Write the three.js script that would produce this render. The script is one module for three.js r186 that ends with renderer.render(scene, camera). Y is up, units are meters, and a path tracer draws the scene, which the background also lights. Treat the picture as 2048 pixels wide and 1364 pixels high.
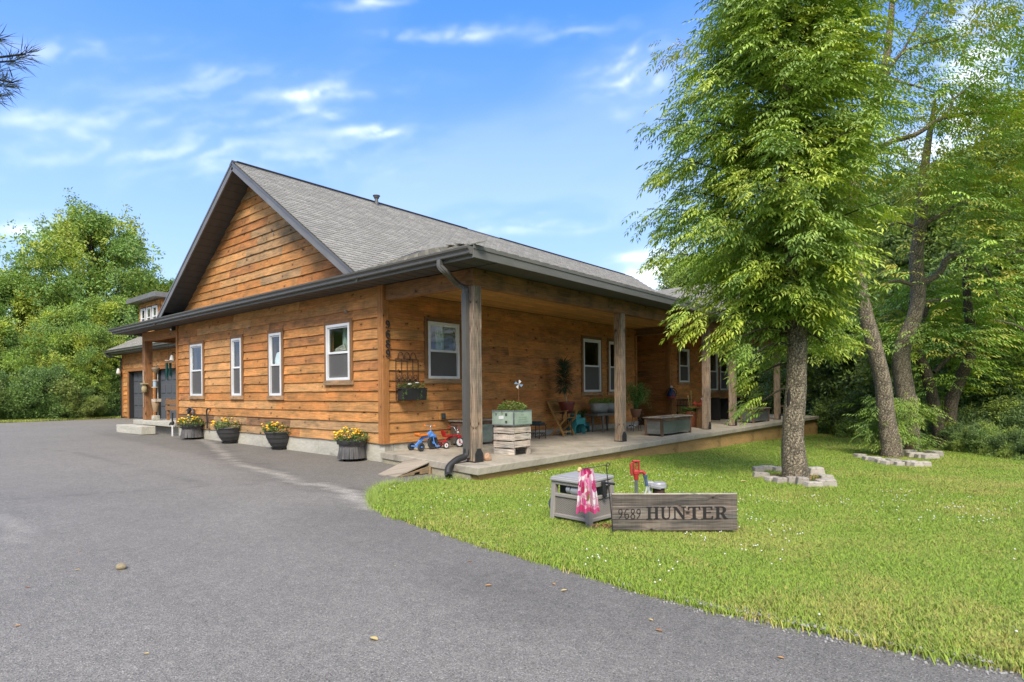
import * as THREE from 'three';
import { mergeGeometries } from 'three/addons/utils/BufferGeometryUtils.js';
import { RoundedBoxGeometry } from 'three/addons/geometries/RoundedBoxGeometry.js';
import { TextGeometry } from 'three/addons/geometries/TextGeometry.js';
import { FontLoader } from 'three/addons/loaders/FontLoader.js';

// ---------------------------------------------------------------- camera, sky, sun, exposure
const scene = new THREE.Scene();
const FOCAL = 1180, ROLL = 0.533 * Math.PI / 180, YAW = 40.22 * Math.PI / 180, DROP = 100.3;   // pixels of a 2048 x 1364 frame
const EYE = new THREE.Vector3(9.59, 1.40, 7.363);
const camera = new THREE.PerspectiveCamera(2 * Math.atan(682 / FOCAL) * 180 / Math.PI, 2048 / 1364, 0.1, 1500);
camera.position.copy(EYE);
camera.rotation.order = 'YXZ';
camera.rotation.set(0, YAW, -ROLL);
camera.setViewOffset(2048, 1364, -0.93, -DROP, 2048, 1364);

const renderer = new THREE.WebGLRenderer({ antialias: true });
renderer.setSize(1024, 682);
renderer.toneMapping = THREE.LinearToneMapping;
renderer.toneMappingExposure = 2.1;
renderer.shadowMap.enabled = true;

const sun = new THREE.DirectionalLight(new THREE.Color().setRGB(1.0, 0.93, 0.82), 2.45);
sun.position.set(20, 34, 24);
sun.target.position.set(0, 0, -3);
sun.castShadow = true;
sun.shadow.radius = 40;
sun.shadow.mapSize.set(2048, 2048);
Object.assign(sun.shadow.camera, { left: -40, right: 40, top: 40, bottom: -40, near: 1, far: 140 });
scene.add(sun, sun.target);

// ---------------------------------------------------------------- random, noise, pixel helpers
function rng(seed) { let s = seed >>> 0; return () => { s = (s + 0x6d2b79f5) | 0; let t = Math.imul(s ^ (s >>> 15), 1 | s); t = (t + Math.imul(t ^ (t >>> 7), 61 | t)) ^ t; return ((t ^ (t >>> 14)) >>> 0) / 4294967296; }; }
const clamp = (x, a = 0, b = 1) => Math.min(b, Math.max(a, x)), mixN = (a, b, t) => a + (b - a) * t;
const smooth = (a, b, x) => { const t = clamp((x - a) / (b - a)); return t * t * (3 - 2 * t); };
function hash2(x, y) { let h = Math.imul(x | 0, 374761393) ^ Math.imul(y | 0, 668265263); h = Math.imul(h ^ (h >>> 13), 1274126177); return ((h ^ (h >>> 16)) >>> 0) / 4294967296; }
function vnoise(x, y, px = 0, py = 0) {           // value noise, optional period
  const xi = Math.floor(x), yi = Math.floor(y), fx = x - xi, fy = y - yi, u = fx * fx * (3 - 2 * fx), v = fy * fy * (3 - 2 * fy);
  const m = (a, p) => p ? ((a % p) + p) % p : a;
  const a = hash2(m(xi, px), m(yi, py)), b = hash2(m(xi + 1, px), m(yi, py)), c = hash2(m(xi, px), m(yi + 1, py)), d = hash2(m(xi + 1, px), m(yi + 1, py));
  return a + (b - a) * u + (c - a) * v + (a - b - c + d) * u * v;
}
function fbm(x, y, o = 4, px = 0, py = 0) { let s = 0, a = 0.5, n = 0; for (let i = 0; i < o; i++) { s += a * vnoise(x, y, px, py); n += a; a *= 0.5; x *= 2; y *= 2; px *= 2; py *= 2; } return s / n; }
const FWD = new THREE.Vector3(-Math.sin(YAW), 0, -Math.cos(YAW)), RGT = new THREE.Vector3(Math.cos(YAW), 0, -Math.sin(YAW));
function ray(px, py) {
  const c = Math.cos(ROLL), s = Math.sin(ROLL), x = px - 1024, y = py - 682, u = c * x - s * y, v = s * x + c * y;
  return FWD.clone().addScaledVector(RGT, u / FOCAL).add(new THREE.Vector3(0, -(v - DROP) / FOCAL, 0));
}
const hit = (axis, px, py, at) => { const d = ray(px, py); return EYE.clone().addScaledVector(d, (at - EYE[axis]) / d[axis]); };
const onX = (px, py, at = 0) => hit('x', px, py, at), onY = (px, py, at = 0) => hit('y', px, py, at), onZ = (px, py, at = 0) => hit('z', px, py, at);
const depthOf = (p) => p.clone().sub(EYE).dot(FWD), ppm = (p) => FOCAL / depthOf(p);      // pixels per metre at a point
const atDepth = (px, py, d) => EYE.clone().addScaledVector(ray(px, py), d);
const lin = (list, x) => { if (x >= list[0][0]) return list[0][1]; for (let i = 1; i < list.length; i++) if (x >= list[i][0]) { const [a, b] = list[i - 1], [c, d] = list[i]; return b + (d - b) * (x - a) / (c - a); } return list[list.length - 1][1]; };
const SLOPE = [[3, 0], [0.6, -0.10], [-4.5, -0.18], [-7.7, -0.33], [-12.8, -0.42], [-21.9, -0.70], [-30, -1.2], [-60, -4]];
function groundY(x, z) {
  let h = 0;
  if (x < 0) h += 0.0102 * Math.min(-x, 40);
  h += smooth(0, 3, x) * lin(SLOPE, z);
  if (x > 12) h -= 0.02 * (x - 12);
  return h;
}
function onGround(px, py, lift = 0) { const d = ray(px, py); let t = 1, p = EYE.clone(); for (; t < 120; t += 0.02) { p = EYE.clone().addScaledVector(d, t); if (p.y <= groundY(p.x, p.z) + lift) break; } return p; }

// ---------------------------------------------------------------- sky
{
  const W = 2048, H = 1024, data = new Float32Array(W * H * 4);
  const wisps = [[905, 66, 80, 10, 0.42], [640, 190, 78, 17, 0.50], [748, 266, 56, 9, 0.40], [1265, 150, 60, 34, 0.42], [740, 4, 60, 9, 0.30], [470, 165, 240, 26, 0.12], [330, 285, 330, 30, 0.16], [90, 235, 240, 16, 0.18],
    [1330, 545, 52, 34, 0.80], [1285, 528, 36, 20, 0.6], [1060, 455, 140, 14, 0.18], [10, 450, 110, 16, 0.40], [560, 330, 200, 22, 0.14], [1960, 180, 60, 140, 0.55], [1900, 300, 120, 60, 0.5], [150, 90, 150, 18, 0.16], [1150, 60, 90, 16, 0.12]];
  const dir = new THREE.Vector3();
  for (let j = 0; j < H; j++) for (let i = 0; i < W; i++) {
    const el = (j + 0.5) / H * Math.PI - Math.PI / 2, az = ((i + 0.5) / W - 0.5) * 2 * Math.PI;
    dir.set(Math.cos(el) * Math.cos(az), Math.sin(el), Math.cos(el) * Math.sin(az));
    const y = Math.max(0, dir.y), t = smooth(0.0, 0.62, y);
    let r = mixN(0.43, 0.068, t), g = mixN(0.635, 0.235, t), b = mixN(0.96, 0.80, t);
    const hz = Math.pow(1 - y, 14); r += 0.20 * hz; g += 0.13 * hz; b += 0.02 * hz;
    // cirrus veil, thickened outside the view as an addition to lift fill light
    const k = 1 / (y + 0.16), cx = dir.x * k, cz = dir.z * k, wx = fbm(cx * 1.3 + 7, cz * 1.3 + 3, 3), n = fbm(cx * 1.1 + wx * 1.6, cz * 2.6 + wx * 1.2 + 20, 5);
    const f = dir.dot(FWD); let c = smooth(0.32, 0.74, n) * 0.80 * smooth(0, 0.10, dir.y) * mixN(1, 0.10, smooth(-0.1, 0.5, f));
    if (f > 0.15) {
      const u = dir.dot(RGT) / f * FOCAL + 1024, v = -dir.y / f * FOCAL + 782;
      for (const [px, py, sx, sy, a] of wisps) {
        const dx = (u - px) / sx, dy = (v - py) / sy;
        if (dx * dx + dy * dy > 9) continue;
        const q = fbm(u * 0.012 + px, v * 0.03 + py, 5), q2 = fbm(u * 0.03 + v * 0.02, v * 0.05 + 9, 4);
        const warp = fbm(u * 0.006 + 3, v * 0.014 + py, 3), st = fbm(u * 0.009 + warp * 3.2 + px, (v + 0.22 * u) * 0.045 + warp * 5, 5), bend = dy + (q - 0.5) * 3.0 + dx * dx * 0.12 + 0.25 * dx;
        c += a * Math.exp(-(dx * dx * 0.75 + bend * bend * 0.7)) * (0.18 + 1.35 * smooth(0.34, 0.74, st * 0.7 + q2 * 0.3));
      }
    }
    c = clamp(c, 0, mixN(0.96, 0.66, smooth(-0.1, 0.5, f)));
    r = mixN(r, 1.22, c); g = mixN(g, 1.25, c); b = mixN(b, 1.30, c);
    if (dir.y < 0) { const d = smooth(0, -0.12, dir.y); r = mixN(r, 0.14, d); g = mixN(g, 0.17, d); b = mixN(b, 0.10, d); }
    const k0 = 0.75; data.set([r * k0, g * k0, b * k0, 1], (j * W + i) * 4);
  }
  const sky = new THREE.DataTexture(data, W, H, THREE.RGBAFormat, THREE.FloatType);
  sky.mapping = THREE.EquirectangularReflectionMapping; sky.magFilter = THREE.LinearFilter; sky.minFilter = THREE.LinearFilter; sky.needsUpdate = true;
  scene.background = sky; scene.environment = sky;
}

// ---------------------------------------------------------------- textures
function tex(w, h, fn, srgb = true) {
  const d = new Uint8Array(w * h * 4);
  for (let j = 0; j < h; j++) for (let i = 0; i < w; i++) { const c = fn(i, j, i / w, j / h); const o = (j * w + i) * 4; for (let k = 0; k < 3; k++) d[o + k] = clamp(Array.isArray(c) ? c[k] : c, 0, 1) * 255; d[o + 3] = 255; }
  const t = new THREE.DataTexture(d, w, h); t.wrapS = t.wrapT = THREE.RepeatWrapping; t.magFilter = THREE.LinearFilter; t.minFilter = THREE.LinearMipmapLinearFilter; t.generateMipmaps = true;
  if (srgb) t.colorSpace = THREE.SRGBColorSpace; t.needsUpdate = true; return t;
}
const C = (r, g, b) => new THREE.Color().setRGB(r, g, b);
const std = (o) => new THREE.MeshStandardMaterial({ roughness: 0.8, ...o });
const phys = (o) => new THREE.MeshPhysicalMaterial({ roughness: 0.8, ...o });
// wood: u along the grain (one repeat = 3 m), v across (one repeat = 1 m); grain streaks, knots, saw marks, weather blotches
function woodTex(seed, knots, blotch, streak, W = 1024, H = 512) {
  const r = rng(seed), K = []; for (let i = 0; i < knots; i++) K.push([r(), r(), 0.006 + 0.012 * r(), 0.6 + 0.6 * r()]);
  return tex(W, H, (i, j, u, v) => {
    let warp = 0, dark = 0;
    for (const [ku, kv, kr, ks] of K) {
      let du = Math.abs(u - ku); du = Math.min(du, 1 - du) * 3; let dv = v - kv; if (dv > 0.5) dv -= 1; if (dv < -0.5) dv += 1;
      const d2 = du * du / 2.2 + dv * dv; if (d2 > 0.03) continue;
      const d = Math.sqrt(d2); warp += Math.sign(dv) * 0.03 * Math.exp(-d2 / (kr * kr * 14)); dark += ks * Math.exp(-Math.pow(d / kr, 3)) + 0.25 * ks * Math.exp(-Math.pow(d / (kr * 2.4), 2));
    }
    const w = v + warp + 0.012 * fbm(u * 6, v * 8, 2, 6, 8);
    const g = fbm(u * 10, w * 150, 3, 10, 150), g2 = fbm(u * 24 + 5, w * 60, 2, 24, 60), b = fbm(u * 7 + 3, v * 7, 4, 7, 7), b2 = fbm(u * 20, v * 14 + 9, 3, 20, 14), saw = vnoise(u * 420, v * 3, 420, 3);
    let L = 0.80 + streak * (g - 0.5) + 0.6 * streak * (g2 - 0.5) + blotch * (b - 0.5) + 0.55 * blotch * (b2 - 0.5) + 0.07 * (saw - 0.5);
    const spot = smooth(0.66, 0.8, b2 * 0.6 + g * 0.4) * 0.16; L -= spot;
    L *= 1 - 0.62 * clamp(dark);
    const red = (b - 0.5) * 0.10;
    return [L * (1.04 + red), L * (1.0 - red * 0.3), L * (0.96 - red)];
  });
}
const T = {};
T.cedar = woodTex(11, 13, 0.26, 0.25); T.cedar2 = woodTex(29, 18, 0.36, 0.30); T.smoothWood = woodTex(51, 12, 0.16, 0.22, 512, 256); T.grey = woodTex(77, 14, 0.34, 0.50);
T.asphalt = tex(1024, 1024, (i, j, u, v) => { const a = hash2(i, j), g = vnoise(u * 340, v * 340, 340, 340), h = vnoise(u * 170 + 4, v * 170, 170, 170), f = fbm(u * 24, v * 24, 4, 24, 24); let L = 0.60 + 0.24 * (g - 0.5) + 0.09 * (h - 0.5) + 0.16 * (a - 0.5) + 0.08 * (f - 0.5); if (g > 0.88 && a > 0.5) L += 0.20; if (g < 0.12) L -= 0.12; return [L * 1.01, L, L * 0.99]; });
T.asphaltBump = tex(1024, 1024, (i, j, u, v) => 0.5 + 0.7 * (vnoise(u * 340, v * 340, 340, 340) - 0.5) + 0.2 * (vnoise(u * 170 + 4, v * 170, 170, 170) - 0.5) + 0.2 * (hash2(i, j) - 0.5), false);
T.concrete = tex(512, 512, (i, j, u, v) => { const L = 0.80 + 0.20 * (fbm(u * 5, v * 5, 5, 5, 5) - 0.5) + 0.10 * (fbm(u * 40, v * 40, 3, 40, 40) - 0.5) - 0.10 * smooth(0.62, 0.75, fbm(u * 9 + 3, v * 4, 4, 9, 4)); return [L * 1.01, L, L * 0.97]; });
T.turf = tex(512, 512, (i, j, u, v) => { const L = 0.55 + 0.5 * (fbm(u * 60, v * 60, 3, 60, 60) - 0.5) + 0.3 * (fbm(u * 6, v * 6, 3, 6, 6) - 0.5); return [L * 0.95, L, L * 0.7]; });
T.bark = tex(512, 512, (i, j, u, v) => { const w = fbm(u * 5, v * 5, 3, 5, 5), p = Math.abs(vnoise(u * 17 + w * 3, v * 9 + w * 2, 0, 0) - 0.5) * 2, q = fbm(u * 30, v * 14, 3, 30, 14), li = 0.8 * smooth(0.62, 0.74, fbm(u * 14 + 9, v * 16, 4, 14, 16)); let L = 0.30 + 0.36 * p + 0.34 * (q - 0.4); return [mixN(L * 1.04, 0.80, li * 0.75), mixN(L, 0.80, li * 0.75), mixN(L * 0.90, 0.74, li * 0.75)]; });
T.barkBump = tex(512, 512, (i, j, u, v) => { const w = fbm(u * 5, v * 5, 3, 5, 5), p = Math.abs(vnoise(u * 17 + w * 3, v * 9 + w * 2, 0, 0) - 0.5) * 2; return 0.1 + 0.65 * p + 0.4 * fbm(u * 30, v * 14, 3, 30, 14); }, false);
T.grit = tex(512, 512, (i, j, u, v) => { const L = 0.78 + 0.26 * (hash2(i >> 1, j >> 1) - 0.5) + 0.22 * (fbm(u * 50, v * 50, 3, 50, 50) - 0.5) + 0.22 * (fbm(u * 4, v * 4, 4, 4, 4) - 0.5); return [L, L, L * 0.985]; });
T.grimeMetal = tex(256, 256, (i, j, u, v) => { const L = 0.78 + 0.30 * (fbm(u * 5, v * 7, 5, 5, 7) - 0.5) + 0.10 * (fbm(u * 60, v * 20, 2, 60, 20) - 0.5); return [L, L, L]; });
T.wear = tex(256, 256, (i, j, u, v) => { const L = 0.92 + 0.16 * (fbm(u * 8, v * 8, 4, 8, 8) - 0.5); return [L, L, L]; });

// ---------------------------------------------------------------- geometry and object helpers
const E3 = new THREE.Euler(), V = (x, y, z) => new THREE.Vector3(x, y, z);
function put(g, x = 0, y = 0, z = 0, rx = 0, ry = 0, rz = 0) { g.applyMatrix4(new THREE.Matrix4().makeRotationFromEuler(E3.set(rx, ry, rz)).setPosition(x, y, z)); return g; }
// boxes carry uv in metres along their two longer visible axes
function bx(w, h, d, x = 0, y = 0, z = 0, rx = 0, ry = 0, rz = 0, bev = 0) {
  const g = bev ? new RoundedBoxGeometry(w, h, d, 2, Math.min(bev, w / 2.01, h / 2.01, d / 2.01)) : new THREE.BoxGeometry(w, h, d);
  return put(metricUV(g, w, h, d), x, y, z, rx, ry, rz);
}
let uvSeed = 1;
function metricUV(g, w, h, d) {       // long axis along the grain (u); repeat 3 m by 1 m
  const p = g.attributes.position, n = g.attributes.normal, uv = g.attributes.uv, ou = hash2(uvSeed, 5), ov = hash2(uvSeed++, 9), ax = w >= h && w >= d ? 0 : h >= d ? 1 : 2;
  for (let i = 0; i < p.count; i++) {
    const c = [p.getX(i), p.getY(i), p.getZ(i)], m = [Math.abs(n.getX(i)), Math.abs(n.getY(i)), Math.abs(n.getZ(i))], face = m[0] > m[1] && m[0] > m[2] ? 0 : m[1] > m[2] ? 1 : 2;
    const rest = [0, 1, 2].filter((k) => k !== face), ua = rest.includes(ax) ? ax : rest[0], va = rest.find((k) => k !== ua);
    uv.setXY(i, c[ua] / 3 + ou, c[va] + ov);
  }
  return g;
}
const cy = (r1, r2, h, x = 0, y = 0, z = 0, rx = 0, ry = 0, rz = 0, seg = 16, open = false) => put(new THREE.CylinderGeometry(r1, r2, h, seg, 1, open), x, y, z, rx, ry, rz);
const sp = (r, x = 0, y = 0, z = 0, sx = 1, sy = 1, sz = 1, a = 14, b = 10) => { const g = new THREE.SphereGeometry(r, a, b); g.scale(sx, sy, sz); return put(g, x, y, z); };
const lathe = (pts, seg = 24, x = 0, y = 0, z = 0) => put(new THREE.LatheGeometry(pts.map((p) => new THREE.Vector2(p[0], p[1])), seg), x, y, z);
function tube(pts, r, seg = 0, rad = 8, closed = false) {
  const c = new THREE.CatmullRomCurve3(pts.map((p) => p.isVector3 ? p : V(...p)), closed);
  return new THREE.TubeGeometry(c, seg || Math.max(4, pts.length * 4), r, rad, closed);
}
function bar(a, b, w, h = w, round = false) {     // a straight bar between two points
  a = a.isVector3 ? a : V(...a); b = b.isVector3 ? b : V(...b);
  const L = a.distanceTo(b), g = round ? new THREE.CylinderGeometry(w / 2, h / 2, L, 10) : metricUV(new THREE.BoxGeometry(w, L, h), w, L, h);
  const q = new THREE.Quaternion().setFromUnitVectors(V(0, 1, 0), b.clone().sub(a).normalize());
  return g.applyMatrix4(new THREE.Matrix4().makeRotationFromQuaternion(q).setPosition(a.clone().add(b).multiplyScalar(0.5)));
}
function fuse(list) { list = [].concat(list); const ok = list.map((g) => { g = g.index ? g.toNonIndexed() : g; for (const k of Object.keys(g.attributes)) if (!['position', 'normal', 'uv'].includes(k)) g.deleteAttribute(k); if (!g.attributes.uv) g.setAttribute('uv', new THREE.Float32BufferAttribute(new Float32Array(g.attributes.position.count * 2), 2)); return g; }); return ok.length === 1 ? ok[0] : mergeGeometries(ok); }
function prism(pts, depth, bev = 0) { const s = new THREE.Shape(pts.map((p) => new THREE.Vector2(p[0], p[1]))); return new THREE.ExtrudeGeometry(s, { depth, bevelEnabled: bev > 0, bevelSize: bev, bevelThickness: bev, bevelSegments: 2 }); }
const taken = new Map();
const numbered = (n) => { const k = taken.get(n) ?? 0; taken.set(n, k + 1); return k ? n + '_' + String(k).padStart(3, '0') : n; };
function obj(name, geos, mat, parent) { const g = Array.isArray(geos) ? fuse(geos) : geos; const m = new THREE.Mesh(g, mat); m.name = name; m.castShadow = m.receiveShadow = true; if (parent) parent.add(m); return m; }
function tag(o, label, category, group) { o.userData = { ...o.userData, label, category }; if (group) o.userData.group = group; return o; }
function thing(name, label, category, p = [0, 0, 0], turn = 0, group) { const o = new THREE.Group(); o.name = numbered(name); scene.add(o); if (p.isVector3) o.position.copy(p); else o.position.set(...p); o.rotation.y = turn; return tag(o, label, category, group); }
function solo(name, label, category, geos, mat, p = [0, 0, 0], turn = 0, group) { const m = obj(numbered(name), geos, mat); scene.add(m); if (p.isVector3) m.position.copy(p); else m.position.set(...p); m.rotation.y = turn; return tag(m, label, category, group); }
function struct(name, geos, mat) { const m = obj(numbered(name), geos, mat); m.userData.kind = 'structure'; scene.add(m); return m; }
function dup(root, p, turn, label, scale = 1) { const r = root.clone(); r.name = numbered(root.name.replace(/_\d{3}$/, '')); scene.add(r); r.userData = { ...root.userData }; r.position.copy(p); r.rotation.y = turn; if (label) r.userData.label = label; if (scale !== 1) { if (scale.isVector3) r.scale.copy(scale); else r.scale.setScalar(scale); } return r; }
function copies(name, geo, mat, mats, cols, parent) { const m = new THREE.InstancedMesh(geo, mat, mats.length); mats.forEach((x, i) => m.setMatrixAt(i, x)); if (cols) cols.forEach((c, i) => m.setColorAt(i, c)); m.name = name; m.castShadow = m.receiveShadow = true; m.userData.kind = 'stuff'; if (parent) parent.add(m); return m; }

// ---------------------------------------------------------------- materials
const M = {};
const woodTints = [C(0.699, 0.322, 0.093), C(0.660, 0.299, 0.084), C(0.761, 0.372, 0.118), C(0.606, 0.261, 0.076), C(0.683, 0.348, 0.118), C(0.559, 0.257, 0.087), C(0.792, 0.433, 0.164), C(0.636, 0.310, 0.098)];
M.siding = woodTints.map((c, i) => std({ color: c, map: i % 3 === 2 ? T.cedar2 : T.cedar, bumpMap: i % 3 === 2 ? T.cedar2 : T.cedar, bumpScale: 0.004, roughness: 0.82 }));
M.sidingOld = [C(0.520, 0.338, 0.169), C(0.351, 0.195, 0.098)].map((c) => std({ color: c, map: T.cedar2, bumpMap: T.cedar2, bumpScale: 0.005, roughness: 0.9 }));
M.trim = std({ color: C(0.504, 0.231, 0.070), map: T.smoothWood, bumpMap: T.smoothWood, bumpScale: 0.002 });
M.casing = std({ color: C(0.305, 0.163, 0.065), map: T.smoothWood, bumpMap: T.smoothWood, bumpScale: 0.002 });
M.sill = std({ color: C(0.462, 0.308, 0.168), map: T.cedar2, bumpMap: T.cedar2, bumpScale: 0.003 });
M.beam = std({ color: C(0.351, 0.176, 0.068), map: T.cedar2, bumpMap: T.cedar2, bumpScale: 0.003 });
M.postWood = std({ color: C(0.36, 0.285, 0.215), map: T.grey, bumpMap: T.grey, bumpScale: 0.004, roughness: 0.9 });
M.postBrown = std({ color: C(0.378, 0.189, 0.077), map: T.cedar2, bumpMap: T.cedar2, bumpScale: 0.003 });
M.ceiling = [C(0.780, 0.434, 0.127), C(0.690, 0.374, 0.106), C(0.840, 0.496, 0.166)].map((c) => std({ color: c, map: T.smoothWood, roughness: 0.6 }));
M.greyWood = std({ color: C(0.365, 0.331, 0.290), map: T.grey, bumpMap: T.grey, bumpScale: 0.003, roughness: 0.92 });
M.paleWood = std({ color: C(0.62, 0.57, 0.50), map: T.grey, bumpMap: T.grey, bumpScale: 0.003, roughness: 0.92 });
M.chairWood = std({ color: C(0.480, 0.282, 0.090), map: T.smoothWood, roughness: 0.6 });
M.darkMetal = std({ color: C(0.062, 0.060, 0.056), roughness: 0.42, metalness: 0.15, map: T.wear });
M.gutter = std({ color: C(0.145, 0.138, 0.125), roughness: 0.38, metalness: 0.2, map: T.wear });
M.fascia = std({ color: C(0.20, 0.19, 0.175), roughness: 0.45, metalness: 0.1, map: T.wear });
M.soffit = std({ color: C(0.085, 0.082, 0.078), roughness: 0.6, map: T.wear });
M.black = std({ color: C(0.018, 0.018, 0.018), roughness: 0.6 });
M.iron = std({ color: C(0.045, 0.032, 0.026), roughness: 0.7, metalness: 0.3 });
M.vinyl = std({ color: C(0.80, 0.80, 0.79), roughness: 0.45, map: T.wear });
M.glass = phys({ color: C(0.82, 0.90, 0.88), transmission: 1, thickness: 0, roughness: 0.0, ior: 1.6, specularIntensity: 1 });
M.screen = std({ color: C(0.105, 0.10, 0.095), roughness: 0.9, transparent: true, opacity: 0.82 });
M.room = std({ color: C(0.50, 0.46, 0.38), roughness: 0.95 }); M.floorboards = std({ color: C(0.26, 0.15, 0.075), map: T.smoothWood, roughness: 0.6 });
M.curtain = std({ color: C(0.36, 0.42, 0.34), roughness: 0.95, side: THREE.DoubleSide });
M.added_blind = std({ color: C(0.80, 0.83, 0.86), roughness: 0.5 });
M.foundation = std({ color: C(0.702, 0.675, 0.594), map: T.concrete, bumpMap: T.concrete, bumpScale: 0.003, roughness: 0.9 });
M.deck = std({ color: C(0.581, 0.520, 0.425), map: T.concrete, bumpMap: T.concrete, bumpScale: 0.002, roughness: 0.75 });
M.deckEdge = std({ color: C(0.564, 0.528, 0.408), map: T.concrete, roughness: 0.85 });
M.deckBase = std({ color: C(0.700, 0.434, 0.168), map: T.concrete, bumpMap: T.concrete, bumpScale: 0.004, roughness: 0.9 });
M.deckBasePale = std({ color: C(0.520, 0.468, 0.338), map: T.concrete, roughness: 0.9 });
M.stepConcrete = std({ color: C(0.715, 0.689, 0.598), map: T.concrete, bumpMap: T.concrete, bumpScale: 0.006, roughness: 0.9 });
M.shingle = [C(0.446, 0.416, 0.355), C(0.419, 0.392, 0.335), C(0.469, 0.437, 0.371), C(0.433, 0.402, 0.339)].map((c) => std({ color: c, map: T.grit, bumpMap: T.grit, bumpScale: 0.003, roughness: 0.95 }));
M.roofFelt = std({ color: C(0.085, 0.082, 0.076), map: T.grit, roughness: 0.95 });
M.garageDoor = std({ color: C(0.085, 0.092, 0.10), roughness: 0.5 });
M.white = std({ color: C(0.78, 0.78, 0.76), roughness: 0.5, map: T.wear });

// ---------------------------------------------------------------- ground
const toXZ = (list) => list.map(([px, py]) => { const p = onGround(px, py); return [p.x, p.z]; });
const lawnEdge = toXZ([[930, 961], [870, 964], [815, 968], [777, 973], [756, 982], [748, 992], [747, 1003], [752, 1018], [770, 1028], [788, 1036], [858, 1058], [933, 1083], [981, 1097], [1063, 1121], [1133, 1139], [1204, 1161], [1278, 1185], [1352, 1205], [1426, 1224], [1489, 1233], [1577, 1252], [1684, 1276], [1790, 1299], [1897, 1321], [2046, 1347]]);
const asphaltPoly = [[2.6, 0.2], ...lawnEdge, [12.5, 5.1], [17, 6.4], [24, 9], [24, 15], [15, 12], [8, 9.8], [0, 9.3], [-12, 9.4], [-23.6, 10], [-23.5, 8], [-23.2, 4], [-23.6, 1], [-24.2, -3.2], [2.6, -3.2]];
function polySDF(poly, x, z) {      // positive inside
  let d = 1e9, ins = false;
  for (let i = 0, j = poly.length - 1; i < poly.length; j = i++) {
    const [ax, az] = poly[i], [bx2, bz] = poly[j], ex = bx2 - ax, ez = bz - az, t = clamp(((x - ax) * ex + (z - az) * ez) / (ex * ex + ez * ez));
    d = Math.min(d, Math.hypot(x - ax - ex * t, z - az - ez * t));
    if ((az > z) !== (bz > z) && x < (bx2 - ax) * (z - az) / (bz - az) + ax) ins = !ins;
  }
  return ins ? d : -d;
}
const edgeWobble = (x, z) => 0.05 * (fbm(x * 4 + 3, z * 4, 3) - 0.5) + 0.02 * (vnoise(x * 22, z * 22) - 0.5);
const drive = (x, z) => polySDF(asphaltPoly, x, z) + edgeWobble(x, z);
function clippedGrid(x0, x1, z0, z1, step, sdf, hy, color, uvScale = 1) {
  const nx = Math.ceil((x1 - x0) / step), nz = Math.ceil((z1 - z0) / step), S = new Float32Array((nx + 1) * (nz + 1)), pos = [], nor = [], uv = [], col = [];
  for (let j = 0; j <= nz; j++) for (let i = 0; i <= nx; i++) S[j * (nx + 1) + i] = sdf(x0 + i * step, z0 + j * step);
  const emit = (p) => { const e = 0.05, y = hy(p[0], p[1]), n = V(-(hy(p[0] + e, p[1]) - y) / e, 1, -(hy(p[0], p[1] + e) - y) / e).normalize(); pos.push(p[0], y, p[1]); nor.push(n.x, n.y, n.z); uv.push(p[0] / uvScale, p[1] / uvScale); if (color) col.push(...color(p[0], p[1])); };
  for (let j = 0; j < nz; j++) for (let i = 0; i < nx; i++) for (const tri of [[[0, 0], [0, 1], [1, 0]], [[1, 0], [0, 1], [1, 1]]]) {
    const pts = tri.map(([a, b]) => [x0 + (i + a) * step, z0 + (j + b) * step, S[(j + b) * (nx + 1) + i + a]]);
    if (pts.every((p) => p[2] <= 0)) continue;
    let out = [];
    if (pts.every((p) => p[2] > 0)) out = pts;
    else for (let k = 0; k < 3; k++) { const a = pts[k], b = pts[(k + 1) % 3]; if (a[2] > 0) out.push(a); if ((a[2] > 0) !== (b[2] > 0)) { const t = a[2] / (a[2] - b[2]); out.push([a[0] + (b[0] - a[0]) * t, a[1] + (b[1] - a[1]) * t, 0]); } }
    for (let k = 1; k + 1 < out.length; k++) [out[0], out[k], out[k + 1]].forEach(emit);
  }
  const g = new THREE.BufferGeometry(); g.setAttribute('position', new THREE.Float32BufferAttribute(pos, 3)); g.setAttribute('normal', new THREE.Float32BufferAttribute(nor, 3)); g.setAttribute('uv', new THREE.Float32BufferAttribute(uv, 2)); if (color) g.setAttribute('color', new THREE.Float32BufferAttribute(col, 3));
  return g;
}
const polyDist = (pts, x, z) => { let d = 1e9; for (let i = 1; i < pts.length; i++) { const [ax, az] = pts[i - 1], [b0, b1] = pts[i], ex = b0 - ax, ez = b1 - az, t = clamp(((x - ax) * ex + (z - az) * ez) / (ex * ex + ez * ez)); d = Math.min(d, Math.hypot(x - ax - ex * t, z - az - ez * t)); } return d; };
const stainA = toXZ([[400, 879], [425, 889], [432, 897], [445, 905], [470, 925], [510, 937], [560, 950], [590, 964], [612, 970]]), stainB = toXZ([[640, 968], [690, 983], [720, 1000], [748, 1016]]), wetA = toXZ([[380, 876], [432, 893], [450, 915], [500, 935], [560, 955], [640, 975], [700, 985]]);
const seamA = toXZ([[0, 1000], [240, 985], [420, 972], [560, 967], [700, 976], [745, 986]]), seamB = toXZ([[0, 1030], [25, 1045], [40, 1062], [30, 1085]]), seamC = toXZ([[60, 895], [150, 905], [280, 935], [420, 970]]);
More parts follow.
